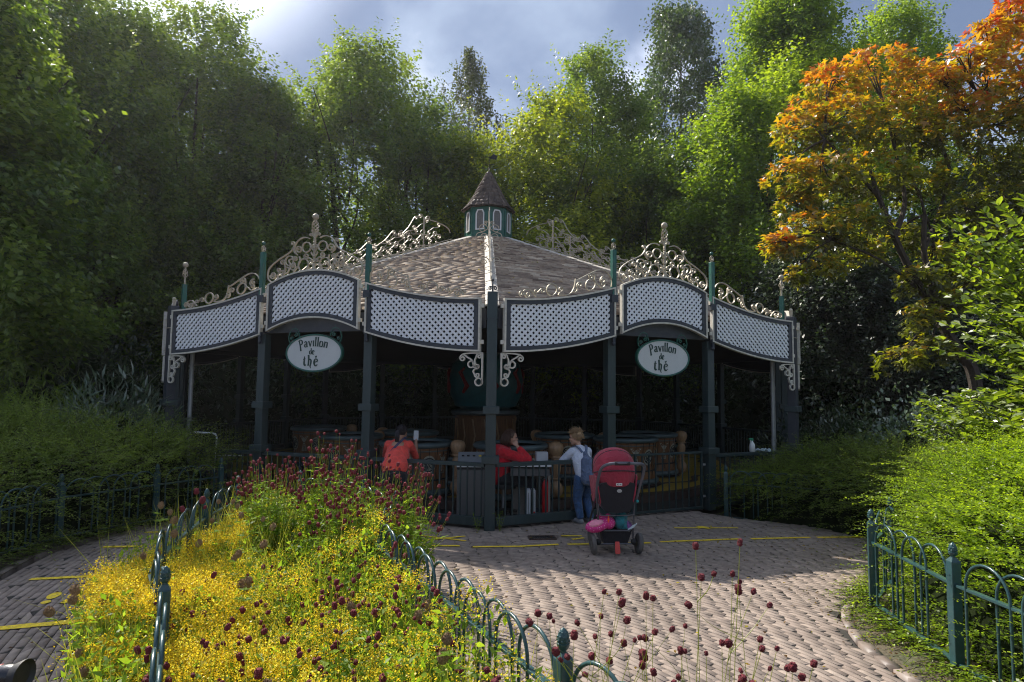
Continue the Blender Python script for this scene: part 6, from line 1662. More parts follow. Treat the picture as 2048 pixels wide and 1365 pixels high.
limbs = [([(0, 0, -.1), lp(1950, 760, 12.4), lp(1915, 700, 12.3), lp(1880, 640, 12.2)], .13, .10),
         ([lp(1880, 640, 12.2), lp(1860, 560, 12.1), lp(1848, 500, 12.0), lp(1850, 430, 12.0)], .075, .045),
         ([lp(1848, 500, 12.0), lp(1880, 420, 12.2), lp(1900, 340, 12.3)], .05, .02),
         ([lp(1880, 640, 12.2), lp(1820, 540, 11.9), lp(1775, 440, 11.7), lp(1745, 360, 11.6)], .085, .04),
         ([lp(1790, 470, 11.8), lp(1810, 400, 11.9), lp(1790, 300, 12.0)], .06, .025),
         ([lp(1760, 400, 11.7), lp(1700, 330, 11.5), lp(1650, 280, 11.4)], .035, .015),
         ([lp(1860, 600, 12.1), lp(1760, 520, 11.7), lp(1660, 480, 11.4)], .035, .012)]
pads = [(1655, 165, 75, 42, .2, .72), (1745, 135, 85, 42, .5, .75), (1835, 165, 70, 45, .8, .68), (1605, 250, 62, 50, 0, .62), (1690, 240, 85, 55, -.3, .55), (1790, 245, 90, 55, .2, .5), (1870, 260, 60, 55, .4, .42),
        (1575, 345, 55, 30, -.4, .62), (1640, 350, 85, 45, -.5, .5), (1740, 350, 95, 50, 0, .36), (1830, 370, 70, 40, .3, .30), (1590, 405, 45, 30, -.2, .5),
        (1560, 490, 42, 30, -.7, .66), (1620, 465, 80, 45, -.6, .48), (1700, 450, 80, 50, -.3, .34), (1790, 480, 60, 35, .6, .30), (1645, 535, 55, 22, -.8, .4), (1590, 555, 28, 16, -.9, .42),
        (1830, 560, 55, 28, -.2, .22), (1875, 520, 50, 40, .6, .25), (1835, 635, 50, 32, -.4, .32), (1890, 610, 45, 35, -.2, .2), (1800, 715, 52, 26, -.6, .34), (1860, 700, 50, 30, -.3, .22), (1720, 505, 45, 25, .1, .38), (1940, 560, 50, 35, .5, .2)]
maple('orange and yellow maple spreading over the right side of the pavilion', base, pads, M['maple'], 51, limbs, dens=1.0)
mb2 = at(2100, 800, 13.2); base = (mb2.x, 13.2, 0)
limbs = [([(0, 0, -.1), lp(2090, 700, 13.2), lp(2060, 560, 13.1), lp(2030, 440, 13.0)], .12, .07), ([lp(2030, 440, 13.0), lp(1995, 340, 12.9), lp(1975, 250, 12.8)], .06, .03), ([lp(2030, 440, 13.0), lp(2045, 330, 13.0), lp(2030, 200, 13.0)], .05, .02)]
pads = [(2030, 25, 62, 48, -.5, .9), (1985, 75, 60, 48, -.5, .78), (2075, 90, 70, 60, -.3, .7), (1925, 125, 55, 40, -.6, .74), (1885, 160, 42, 32, -.5, .72), (1975, 160, 80, 50, -.4, .72), (2060, 190, 70, 55, -.2, .6), (1920, 225, 70, 40, -.4, .70), (2000, 250, 80, 45, 0, .5),
        (1950, 330, 90, 40, .2, .25), (2040, 330, 80, 45, .2, .2), (2000, 400, 90, 38, .3, .15), (1930, 420, 60, 32, 0, .25), (2080, 430, 70, 50, .2, .15), (1990, 480, 70, 30, .4, .2)]
maple('darker red-tipped maple rising into the top right corner', base, pads, M['maple'], 52, limbs, dens=.85)
# ------------------------------------------------------------ shrubs beside the paths
shrub('bamboo_like_shrub', tuple(at(225, 900, 9.6)[:2]) + (0,), 1.05, 1.62, 2600, .20, M['silver'], 'pale silvery shrub with long narrow leaves left of the pavilion', 61, arch=1.2, long=.16)
shrub('bamboo_like_shrub', tuple(at(40, 900, 10.5)[:2]) + (0,), 1.5, 1.75, 3000, .17, M['hedge_dim'], 'dim olive shrub with narrow leaves at the left edge behind the hedge', 62, arch=1.0, long=.2)
shrub('silver_leaved_shrub', tuple(at(1850, 860, 9.3)[:2]) + (0,), 1.05, 1.62, 2600, .085, M['silver'], 'rounded shrub with small silvery-green leaves under the maple', 63, long=.6)
shrub('dark_leafed_shrub', tuple(at(1690, 880, 11.3)[:2]) + (0,), 1.5, 1.35, 4200, .10, M['darkleaf'], 'low dark shrub between the pavilion post and the silvery bush', 64, long=.4)
shrub('grey_leaved_shrub', tuple(at(-95, 700, 8.6)[:2]) + (0,), .9, 3.7, 3000, .08, M['hedge_dim'], 'tall grey-leaved shrub just showing at the left edge of the picture', 65, long=.3)

# sprawling hedges: arching sprays set with small paired leaves
def hedge(label, poly, zf, n_spr, mat, seed, out=(0, 0), leaf=.022, lps=36, length=(.3, .65), name='honeysuckle_hedge', tone0=0.5, drop=.25, lift=.55):
    R_ = np.random.default_rng(seed); xs = [p[0] for p in poly]; ys = [p[1] for p in poly]
    cx, cy = float(np.mean(xs)), float(np.mean(ys)); root = empty(name, (cx, cy, 0), 0, label, 'hedge')
    X = R_.uniform(min(xs), max(xs), n_spr * 8); Y = R_.uniform(min(ys), max(ys), n_spr * 8); ok = in_poly(X, Y, poly); X = X[ok][:n_spr]; Y = Y[ok][:n_spr]; n = len(X)
    # distance to the outline decides how low the sprays start and how far they lean out
    A = np.array(poly); Bv = np.roll(A, -1, 0); dmin = np.full(n, 9.); nx = np.zeros(n); ny = np.zeros(n)
    for a, b in zip(A, Bv):
        ab = b - a; t = np.clip(((X - a[0]) * ab[0] + (Y - a[1]) * ab[1]) / (ab @ ab), 0, 1); qx = a[0] + ab[0] * t; qy = a[1] + ab[1] * t; d = np.hypot(X - qx, Y - qy); m = d < dmin
        dmin = np.where(m, d, dmin); nx = np.where(m, (qx - X), nx); ny = np.where(m, (qy - Y), ny)
    nn = np.maximum(np.hypot(nx, ny), 1e-6); nx /= nn; ny /= nn
    edge = np.exp(-dmin / .30); top = zf(X, Y)
    z = top * (1 - edge * R_.uniform(.0, 1.0, n)) - R_.uniform(.0, .12, n); z = np.maximum(z, .04)
    C = np.stack([X, Y, z], 1); th = R_.uniform(0, 2 * PI, n)
    D = np.stack([nx * edge * 1.2 + np.cos(th) * .6 + out[0], ny * edge * 1.2 + np.sin(th) * .6 + out[1], lift * R_.uniform(.2, 1.3, n)], 1); D = nrm(D)
    Ls = R_.uniform(*length, n); m = lps; N = n * m; t = np.tile(np.linspace(0, 1, m), n)
    Dd = np.repeat(D, m, 0); LL = np.repeat(Ls, m); P = np.repeat(C, m, 0) + Dd * (t * LL)[:, None]; P[:, 2] -= drop * (t ** 2) * LL
    side = nrm(np.cross(Dd, np.array([0, 0, 1.0]) + R_.normal(0, .15, (N, 3)))); sg = np.where(np.arange(N) % 2 == 0, 1, -1)[:, None]
    LD = nrm(side * sg + Dd * .55 + R_.normal(0, .22, (N, 3))); NN = R_.normal(0, .35, (N, 3)) + np.array([0, 0, 1])
    P += R_.normal(0, .006, (N, 3)); sz = leaf * R_.uniform(.7, 1.3, N) * (1.15 - .5 * t)
    V, F = leaf_quads(P, LD, NN, sz, sz * .6, .08)
    tone = np.clip(np.repeat(R_.normal(tone0, .14, n) + .20 * np.sin(X * 2.3 + seed) * np.cos(Y * 2.9 - X), m) + .22 * (t - .35) + R_.normal(0, .10, N), 0, 1)
    V[:, 2] = np.maximum(V[:, 2], .012)
    np_mesh('foliage', V - np.array([cx, cy, 0]), F, mat, root, tone=rep(tone))
    # twigs carrying the leaves
    k = min(n, 1400); tw = MB()
    for i in range(k):
        p = Vector(C[i]) - Vector((cx, cy, 0)); d = Vector(D[i]); L = Ls[i]; tw.tube([p, p + d * L * .5 - Vector((0, 0, drop * .25 * L)), p + d * L - Vector((0, 0, drop * L))], [.0035, .0025, .001], 3, cap=False)
    tw.build('twigs', M['bark'], root)
    # lumpy dark filler well inside the leaves, standing for the shade among twigs
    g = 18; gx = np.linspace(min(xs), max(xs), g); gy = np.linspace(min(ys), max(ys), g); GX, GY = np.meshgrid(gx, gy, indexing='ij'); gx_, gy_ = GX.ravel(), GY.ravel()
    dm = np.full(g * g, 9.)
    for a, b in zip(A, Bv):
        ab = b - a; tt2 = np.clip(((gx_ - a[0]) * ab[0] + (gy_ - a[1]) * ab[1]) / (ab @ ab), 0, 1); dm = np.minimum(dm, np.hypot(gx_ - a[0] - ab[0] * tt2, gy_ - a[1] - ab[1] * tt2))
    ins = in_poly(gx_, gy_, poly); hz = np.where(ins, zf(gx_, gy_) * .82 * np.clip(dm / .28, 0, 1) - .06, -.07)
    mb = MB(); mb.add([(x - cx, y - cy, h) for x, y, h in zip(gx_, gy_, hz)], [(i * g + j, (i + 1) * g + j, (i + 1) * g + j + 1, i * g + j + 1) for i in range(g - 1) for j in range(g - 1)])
    mb.build('dark_core', M['core'], root, smooth=True)
    return root
hedge('bright sunlit small-leaved hedge sprawling behind the right-hand fence', [(2.92, 1.8), (3.0, 3.0), (2.98, 4.1), (3.12, 5.05), (3.6, 5.75), (4.1, 6.5), (5.0, 7.2), (7.5, 7.6), (9, 5), (6, 2.0)],
      lambda x, y: .46 + .56 * np.clip((y - 2.6) / 2.6, 0, 1) + .12 * np.clip(x - 3.6, 0, 2.5) + .08 * np.sin(x * 3.1) * np.cos(y * 2.3), 8800, M['hedge'], 71, out=(-.2, -.1), leaf=.029, lps=40, length=(.22, .62), lift=.7, drop=.28)
hedge('dark shaded small-leaved hedge between the pavilion and the bright hedge', [(3.25, 9.4), (3.25, 8.95), (3.7, 8.5), (4.15, 7.9), (4.35, 7.2), (4.2, 6.75), (5.2, 7.2), (6.6, 7.7), (7.5, 9.5), (5.6, 10.6), (4.7, 10.2), (4.0, 9.7)],
      lambda x, y: .74 + .10 * np.sin(x * 2.3 + y) + .05 * np.clip(x - 4, 0, 3), 4400, M['hedge_dim'], 72, out=(-.35, -.25), leaf=.031, lps=34, length=(.3, .7), lift=.5)
hedge('olive small-leaved hedge behind the shaded fence on the left', [(-5.15, 4.5), (-5.1, 5.8), (-4.95, 6.95), (-4.5, 7.85), (-3.95, 8.7), (-4.6, 9.6), (-5.8, 9.3), (-8.0, 9.2), (-9.5, 7), (-7, 4.2)],
      lambda x, y: .70 + .28 * np.clip((-x - 5.0) / 1.8, 0, 1) + .25 * np.clip((y - 6.5) / 2, 0, 1) + .07 * np.sin(x * 2.7) * np.cos(y * 3.1), 6500, M['hedge_dim'], 73, out=(.3, -.2), leaf=.031, lps=38, tone0=.62, length=(.35, .95), lift=.75)
# low spill of hedge shoots over the paving edge
hedge('low trailing shoots at the foot of the left fence', [(-4.62, 5.2), (-4.80, 6.2), (-4.66, 6.9), (-4.42, 7.6), (-4.1, 8.3), (-4.3, 8.5), (-4.75, 7.4), (-5.1, 6.5), (-4.9, 5.2)], lambda x, y: .16 + 0 * x, 420, M['hedge_dim'], 74, out=(.2, -.1), leaf=.03, lps=24, length=(.15, .35), name='trailing_shoots')
hedge('low bright shoots and weeds creeping out under the right-hand fence', [(2.66, 2.0), (2.72, 3.9), (2.78, 4.9), (2.95, 5.35), (3.5, 5.95), (3.9, 6.6), (4.2, 6.9), (3.6, 5.8), (3.0, 5.0), (2.95, 3.9), (2.95, 2.0)], lambda x, y: .14 + 0 * x, 620, M['hedge'], 75, out=(-.3, -.1), leaf=.028, lps=26, length=(.14, .38), name='creeping_shoots', lift=.3)

# broad-leaved bush reaching in from the right
def broad_bush(label, base, region, n_tw, leaf, mat, seed):
    R_ = np.random.default_rng(seed); rr = random.Random(seed); root = empty('broad_leaved_bush', base, 0, label, 'bush'); B = Vector(base); parts = []; mb = MB(); P = []; D = []; N = []
    for i in range(n_tw):
        x = rr.uniform(*region[0]); z = rr.uniform(*region[2]); y = rr.uniform(*region[1])
        edge = 1 if rr.random() < .5 else .7
        tip = Vector((x, y, z)); st = B + Vector((rr.uniform(-.2, .4), rr.uniform(-.3, .3), max(.2, z * .45)))
        if tip.x < region[0][0] + .28 * abs(math.sin(z * 2.6)) + .16: tip.x += .25
        mid = st.lerp(tip, .55) + Vector((.05, 0, .18)); C = catmull([st, mid, tip], 8)
        mb.tube([c - B for c in C], [.010 * (1 - .8 * j / (len(C) - 1)) for j in range(len(C))], 5)
        for j in range(7, len(C)):
            for q in range(2):
                p = C[j]; d = (C[min(j + 1, len(C) - 1)] - C[j - 1]).normalized(); s = d.cross(Vector((0, 0, 1))).normalized() * (1 if q else -1)
                P.append(p - B); D.append(d * .5 + s * rr.uniform(.5, 1) + Vector((0, 0, rr.uniform(-.5, .5)))); N.append(Vector((rr.gauss(0, .5), rr.gauss(0, .5) - .3, 1)))
        P.append(tip - B); D.append(d); N.append(Vector((0, -.3, 1)))
    P = np.array([tuple(p) for p in P]); D = nrm(np.array([tuple(p) for p in D])); N = nrm(np.array([tuple(p) for p in N])); n = len(P); S = nrm(np.cross(D, N)); N = np.cross(S, D)
    sz = (leaf * R_.uniform(.65, 1.2, n))[:, None]
    # six-point blade, two halves folded along the midrib
    t = np.clip(R_.normal(.5, .2, n), 0, 1)
    for sgn in (1, -1):
        v = np.stack([P, P + D * sz * .35 + S * sgn * sz * .30 + N * sz * .07, P + D * sz * .72 + S * sgn * sz * .24 + N * sz * .04, P + D * sz - N * sz * .10], 1).reshape(-1, 3)
        parts.append((v, np.arange(len(v)).reshape(-1, 4), rep(t)))
    V, F, T = cat(parts); np_mesh('foliage', V, F, mat, root, tone=T, smooth=False); mb.build('branches', M['bark'], root, smooth=True)
broad_bush('bush with large glossy bright green leaves reaching in at the right edge', (6.0, 6.3, 0), ((4.5, 6.5), (5.6, 7.1), (1.35, 3.6)), 460, .105, M['bush'], 81)
broad_bush('leafy sapling with yellow-green leaves growing out of the right-hand hedge', (5.4, 7.3, 0), ((4.5, 6.4), (6.6, 7.8), (1.1, 1.75)), 130, .075, M['bush'], 82)

# ------------------------------------------------------------ the flower bed
BED = [(-1.0, 1.2), (-1.55, 2.2), (-2.1, 3.1), (-2.68, 4.1), (-2.98, 4.9), (-2.95, 6.0), (-2.75, 6.7), (-2.2, 6.85), (-1.45, 6.45), (-.97, 5.6), (-.85, 4.4), (-.22, 3.4), (.24, 2.45), (.75, 1.5), (.9, 1.0)]
def bed_z(x, y):
    xr = np.interp(y, [1.2, 2.5, 4.4, 5.5], [1.0, .2, -.82, -1.0])
    return .14 * np.exp(-((x - xr + .12) / .26) ** 2) + .44 + .10 * np.sin(x * 2.7 + 1) * np.cos(y * 1.9) + .05 * np.sin(x * 6.1 - y * 5.3) + .04 * np.sin(x * 11 + y * 9)
mb = MB(); R_ = np.random.default_rng(90)
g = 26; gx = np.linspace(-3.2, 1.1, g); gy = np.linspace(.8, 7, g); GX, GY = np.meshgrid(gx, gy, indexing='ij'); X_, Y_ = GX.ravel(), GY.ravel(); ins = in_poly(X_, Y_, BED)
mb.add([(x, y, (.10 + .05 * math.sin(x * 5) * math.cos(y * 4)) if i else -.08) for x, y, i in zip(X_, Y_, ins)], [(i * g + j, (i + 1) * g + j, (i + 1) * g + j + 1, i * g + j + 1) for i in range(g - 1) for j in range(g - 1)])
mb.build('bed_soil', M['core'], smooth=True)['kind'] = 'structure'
def bedpts(n, R_):
    X = R_.uniform(-3.1, .95, n * 4); Y = R_.uniform(1.1, 6.8, n * 4); ok = in_poly(X, Y, BED); return X[ok][:n], Y[ok][:n]
# yellow froth: many small clusters of tiny florets on branching stalks
def yellow_share(x, y):    # where the froth is thick
    xl = np.interp(y, [1.2, 3.27, 4.75, 6.5], [-.66, -1.74, -2.49, -2.8]); s = np.clip(1.35 - (x - xl) / (.72 + .28 * np.sin(y * 2.4)), .16, 1) ; s = np.where((y > 4.9) & (x > -2.3), .12, s); s = np.where((y < 3.25) & (x < xl - .12), .25, s); return s * (.72 + .28 * np.sin(x * 9 + y * 4) * np.sin(y * 8 - x * 3))
X, Y = bedpts(11500, R_); keep = R_.uniform(0, 1, len(X)) < yellow_share(X, Y); X, Y = X[keep], Y[keep]; n = len(X); Z = bed_z(X, Y) + R_.normal(0, .045, n) - .10 * np.clip((-x_ if False else 0), 0, 1) if False else bed_z(X, Y) + R_.normal(0, .045, n)
edge_l = np.clip((X + 2.95) / .5, 0, 1); Z = np.where(X < -2.4, Z * (.55 + .45 * edge_l), Z); Z = np.where((Y < 3.4) & (X < np.interp(Y, [1.2, 3.4], [-.7, -1.8])), Z * .6, Z)
m = 46; N = n * m; C = np.repeat(np.stack([X, Y, Z], 1), m, 0); off = R_.normal(0, 1, (N, 3)) * np.array([.038, .038, .026]); P = C + off
sz = R_.uniform(.0065, .0125, N); V, F = leaf_quads(P, R_.normal(0, 1, (N, 3)), R_.normal(0, .7, (N, 3)) + np.array([0, 0, 1]), sz, sz * .85, .05)
o = np_mesh('yellow_flowers', V, F, M['yellowflower'], tone=rep(np.clip(np.repeat(R_.normal(.52, .17, n), m) + R_.normal(0, .15, N) + off[:, 2] * 3, 0, 1))); o['kind'] = 'stuff'
# fine stalks under the froth
k = n; a0 = np.stack([X, Y, Z - .01], 1); tilt = R_.normal(0, .05, (k, 3)); tilt[:, 2] = 0; b0 = a0 + tilt; b0[:, 2] = .05
dvec = nrm(a0 - b0); V, F = leaf_quads(b0, dvec, R_.normal(0, 1, (k, 3)), np.linalg.norm(a0 - b0, axis=1), np.full(k, .005), 0)
o = np_mesh('flower_stalks', V, F, M['stemgreen'], tone=rep(R_.uniform(.2, .8, k))); o['kind'] = 'stuff'
# green leaves through and under the froth
X, Y = bedpts(30000, R_); n = len(X); hz = bed_z(X, Y); dense = 1 - yellow_share(X, Y)
Z = hz * R_.uniform(.25, 1.0, n) + .10 * dense * R_.uniform(0, 1, n); keep = R_.uniform(0, 1, n) < (.45 + .55 * dense); X, Y, Z = X[keep], Y[keep], Z[keep]; n = len(X)
sz = R_.uniform(.025, .060, n); V, F = leaf_quads(np.stack([X, Y, Z], 1), R_.normal(0, 1, (n, 3)) + np.array([0, 0, .25]), R_.normal(0, .5, (n, 3)) + np.array([0, 0, 1]), sz, sz * .45)
o = np_mesh('bed_leaves', V, F, M['herb'], tone=rep(np.clip(R_.normal(.5, .2, n), 0, 1))); o['kind'] = 'stuff'
# tall thin grass and stems among them
X, Y = bedpts(2600, R_); n = len(X); L = R_.uniform(.25, .62, n) * np.where((Y > 4.4), 1.25, 1); D = nrm(R_.normal(0, .28, (n, 3)) * np.array([1, 1, 0]) + np.array([0, 0, 1]))
V, F = leaf_quads(np.stack([X, Y, np.full(n, .1)], 1), D, R_.normal(0, 1, (n, 3)), L, R_.uniform(.004, .009, n), .3)
o = np_mesh('grass_blades', V, F, M['stemgreen'], tone=rep(R_.uniform(0, 1, n))); o['kind'] = 'stuff'

# burnet plants: wiry branching stems, each ending in a burgundy bobble
hm = MB(); rb = random.Random(4)
prof = [(.001, -.014), (.006, -.0125), (.0098, -.008), (.0112, 0), (.0105, .006), (.0075, .0115), (.001, .014)]
hm.lathe(prof, seg=10)
for q in range(46):
    a = rb.uniform(0, 6.28); z = rb.uniform(-.011, .012); r = float(np.interp(z, [p[1] for p in prof], [p[0] for p in prof])); hm.ball((r * math.cos(a), r * math.sin(a), z), .0026, 4)
head_proto = hm.build('flower_head', M['burgundy'], smooth=True); HEAD = head_proto.data; bpy.data.objects.remove(head_proto)
sm = MB(); prof2 = [(.001, -.022), (.010, -.019), (.0165, -.008), (.0175, .002), (.0150, .014), (.008, .024), (.001, .030)]; sm.lathe(prof2, seg=12)
for q in range(120):
    a = rb.uniform(0, 6.28); z = rb.uniform(-.018, .026); r = float(np.interp(z, [p[1] for p in prof2], [p[0] for p in prof2])); d = Vector((math.cos(a) * r, math.sin(a) * r, 0)); sm.tube([d + Vector((0, 0, z)), d * 1.35 + Vector((0, 0, z + .007))], [.0018, .0006], 3)
o_ = sm.build('seed_head', M['clover'], smooth=True); SEED = o_.data; bpy.data.objects.remove(o_)

def stems_of(mb_, p0, p1, bow, r=.0029):
    C = catmull([p0, p0.lerp(p1, .5) + bow, p1], 6); mb_.tube(C, [r * (1 - .55 * i / (len(C) - 1)) for i in range(len(C))], 4, cap=False); return C
def ribbonleaf_parts(mb_, p, d, L, w):
    s = d.cross(Vector((0, 0, 1))); s = s.normalized() if s.length > .01 else Vector((1, 0, 0)); n_ = s.cross(d)
    mb_.add([p, p + d * L * .4 + s * w, p + d * L - n_ * L * .15, p + d * L * .4 - s * w], [(0, 1, 2, 3)])
SR = [.0029]
def burnet(label, base, H, n_st, heads, spread, lean, seed, hs=1.0, group='burnet plants in the flower bed', leafy=1.0, topleaf=.55):
    rr = random.Random(seed); root = empty('burnet_plant', base, rr.uniform(0, 6), label, 'burnet plant', group); root.rotation_euler = (0, 0, 0); mb_ = MB(); lf = MB(); H_ = []
    lean = Vector(lean)
    for i in range(n_st):
        a = rr.uniform(0, 2 * PI); q = spread * math.sqrt(rr.random()); h = H * rr.uniform(.72, 1.0) * (1 - .25 * (q / max(spread, .01)) ** 2)
        p0 = Vector((math.cos(a) * q * .25, math.sin(a) * q * .25, 0)); p1 = Vector((math.cos(a) * q, math.sin(a) * q, h)) + lean * h * rr.uniform(.6, 1.2)
        C = stems_of(mb_, p0, p1, Vector((math.cos(a), math.sin(a), 0)) * -q * .12 + Vector((rr.gauss(0, .03), rr.gauss(0, .03), 0)), SR[0]); H_.append((p1, (C[-1] - C[-3]).normalized()))
        for b in range(max(0, int(round(heads / n_st)) - 1)):
            t = rr.uniform(.45, .88); f = C[int(t * (len(C) - 1))]; e = f + Vector((rr.gauss(0, .10), rr.gauss(0, .10), rr.uniform(.04, .24) * H / 1.1)); D2 = stems_of(mb_, f, e, Vector((rr.gauss(0, .015), rr.gauss(0, .015), 0)), .0015); H_.append((e, (D2[-1] - D2[-3]).normalized()))
        for b in range(int(5 * leafy)):
            t = rr.uniform(.03, topleaf); p = C[int(t * (len(C) - 1))]; d = Vector((rr.gauss(0, 1), rr.gauss(0, 1), rr.gauss(.2, .4))).normalized(); ribbonleaf_parts(lf, p, d, rr.uniform(.04, .09), rr.uniform(.008, .018))
    me_ = mb_.build('stems', M['stemgreen'], root); at_ = me_.data.attributes.new('tone', 'FLOAT', 'POINT'); at_.data.foreach_set('value', np.full(len(me_.data.vertices), .5, np.float32) + rng.normal(0, .1, len(me_.data.vertices)).astype(np.float32))
    if lf.n: 
        l_ = lf.build('leaves', M['herb'], root); at_ = l_.data.attributes.new('tone', 'FLOAT', 'POINT'); at_.data.foreach_set('value', np.repeat(rng.uniform(.2, .9, len(l_.data.vertices) // 4), 4).astype(np.float32))
    for (p, d) in H_[:99]:
        o = bpy.data.objects.new('flower_head', HEAD); COL.objects.link(o); o.parent = root; o.location = p + d * .010; s = hs * rr.uniform(.6, 1.3)
        o.scale = (s, s, s * rr.uniform(.9, 1.35)); o.rotation_euler = d.to_track_quat('Z', 'Y').to_euler()
    return root
# the tall clump in front of the pavilion
TALL = [(-2.15, 5.75, 1.10, 'outer left'), (-1.95, 5.35, 1.16, 'left front'), (-1.72, 5.75, 1.27, 'left middle'), (-1.50, 5.35, 1.12, 'centre front'), (-1.62, 6.05, 1.25, 'tallest, at the back'), (-1.22, 5.75, 1.12, 'right middle'),
        (-1.18, 5.15, .98, 'right front'), (-.95, 5.55, 1.05, 'right back'), (-.82, 5.0, .92, 'outer right'), (-1.38, 4.95, .85, 'low front'), (-2.35, 6.15, .98, 'left back')]
for i, (x, y, h, w_) in enumerate(TALL):
    burnet('tall burnet plant with dark red bobbles, %s of the tall clump' % w_, (x, y, .04), h, 54, 74, .28, (.12 * (x + 1.6) * 1.2, 0, 0), 300 + i, leafy=4.5, hs=1.0, topleaf=.82)
# lower plants strewn through the bed
LOW = [(-1.15, 4.45), (-.75, 4.05), (-1.55, 4.1), (-.95, 3.6), (-.45, 3.35), (-1.3, 3.45), (-1.75, 3.55), (-.75, 3.05), (-.25, 2.85), (-1.05, 2.95), (-1.35, 2.75), (-.55, 2.55), (-.05, 2.35), (-.9, 2.35), (-.3, 2.1), (-.62, 1.95), (.12, 1.95), (-.95, 1.95), (-.1, 1.75), (.35, 1.65)]
names_low = ['beside the arching hoops at mid-height of the bed', 'against the right fence halfway along', 'in the thickest yellow flowers', 'a little left of the fence hoops', 'hanging over the right fence', 'in the middle of the bed', 'near the left fence among the yellow flowers', 'left of the third hoop from the post', 'close behind the acorn post',
             'in the middle foreground', 'left foreground among the yellow flowers', 'between the middle and the acorn post', 'at the foot of the acorn post', 'low in the centre foreground', 'lowest right of centre', 'at the bottom of the picture left of centre', 'just left of the acorn post at the bottom', 'at the bottom left near the fence', 'at the bottom edge, blurred and large', 'at the bottom edge just right of the acorn post']
for i, ((x, y), w_) in enumerate(zip(LOW, names_low)):
    h = .62 + .10 * math.sin(i * 2.1); burnet('low burnet plant %s' % w_, (x, y, .04), h if y > 2.2 else h * .98, 14, 30, .24, (.03, .03, 0), 400 + i, leafy=4, hs=.98, topleaf=.8)
SR[0] = .0019
# the wiry near plants that stand up in front of the paving
burnet('wiry burnet plant rising in front of the sunlit paving right of the acorn post', (.14, 1.90, .0), 1.20, 22, 46, .30, (.05, .03, 0), 501, hs=.76, leafy=.6)
burnet('wiry burnet plant furthest right in the foreground, with crowded red bobbles', (.60, 1.95, .0), 1.27, 26, 64, .26, (.05, .03, 0), 502, hs=.76, leafy=.8)
burnet('thin burnet stems between the two wiry foreground plants', (.40, 2.05, .0), 1.12, 5, 11, .14, (.02, .05, 0), 503, leafy=.4)

# clover-like plants with brown seed heads along the left side of the bed
def trefoil(mb_, p, d, L, w):
    for a in (-.9, 0, .9):
        dd = Matrix.Rotation(a, 3, 'Z') @ d; ribbonleaf_parts(mb_, p, dd, L, w)
def clover(label, base, H, n, seed, s=1.0):
    rr = random.Random(seed); root = empty('seed_head_plant', base, 0, label, 'wild flower', 'brown-headed wild flowers in the bed'); mb_ = MB(); lf = MB(); hp = []
    for i in range(n):
        p1 = Vector((rr.gauss(0, .10), rr.gauss(0, .10), H * rr.uniform(.8, 1.05))); C = stems_of(mb_, Vector((rr.gauss(0, .02), rr.gauss(0, .02), 0)), p1, Vector((rr.gauss(0, .02), rr.gauss(0, .02), 0)), .003); hp.append((p1, (C[-1] - C[-3]).normalized()))
        for b in range(7):
            p = C[int(rr.uniform(.2, .97) * (len(C) - 1))]; d = Vector((rr.gauss(0, 1), rr.gauss(0, 1), .3)).normalized(); trefoil(lf, p, d, rr.uniform(.04, .07), rr.uniform(.010, .016))
    for ob, nm, mt, v in ((mb_, 'stems', M['stemgreen'], .3), (lf, 'leaves', M['herb'], .6)):
        o = ob.build(nm, mt, root); a_ = o.data.attributes.new('tone', 'FLOAT', 'POINT'); a_.data.foreach_set('value', np.full(len(o.data.vertices), v, np.float32) + (rng.normal(0, .15, len(o.data.vertices))).astype(np.float32))
    for p, d in hp:
        o = bpy.data.objects.new('seed_head', SEED); COL.objects.link(o); o.parent = root; o.location = p + d * .015; k = s * rr.uniform(.8, 1.2); o.scale = (k, k, k); o.rotation_euler = d.to_track_quat('Z', 'Y').to_euler()
CL = [(-2.55, 4.75, .72, 4, 'tallest cluster of pale brown seed heads over the left fence'), (-2.35, 5.2, .70, 4, 'pale seed heads further back along the left fence'), (-2.0, 4.9, .66, 3, 'brown seed heads left of the tall burnet clump'), (-2.2, 4.3, .62, 4, 'brown seed heads beyond the fence post on the left'),
      (-1.85, 4.2, .60, 3, 'brown seed heads standing in the yellow flowers behind the post'), (-1.6, 3.6, .56, 3, 'brown seed heads in the yellow flowers right of the post'), (-2.2, 3.55, .50, 4, 'seed heads outside the left fence over the path side'), (-2.05, 3.0, .42, 3, 'low seed heads and leaves outside the left fence, nearer the camera'),
      (-.85, 1.75, .78, 2, 'large blurred brown seed heads at the bottom left of centre'), (-.28, 1.45, .84, 3, 'large blurred seed heads at the bottom centre'), (-.15, 2.45, .66, 3, 'brown seed heads near the acorn post'), (-.5, 3.2, .62, 3, 'brown seed heads halfway along the right fence')]
for i, (x, y, h, n, lb) in enumerate(CL): clover(lb, (x, y, .04), h, n, 600 + i)
# three red-topped stems that stand alone left of the clump
burnet('few tall lone red-headed stems left of the tall clump, against the dark pavilion', (-2.30, 4.7, .04), 1.12, 4, 4, .10, (.0, .0, 0), 510, hs=1.5, leafy=1)
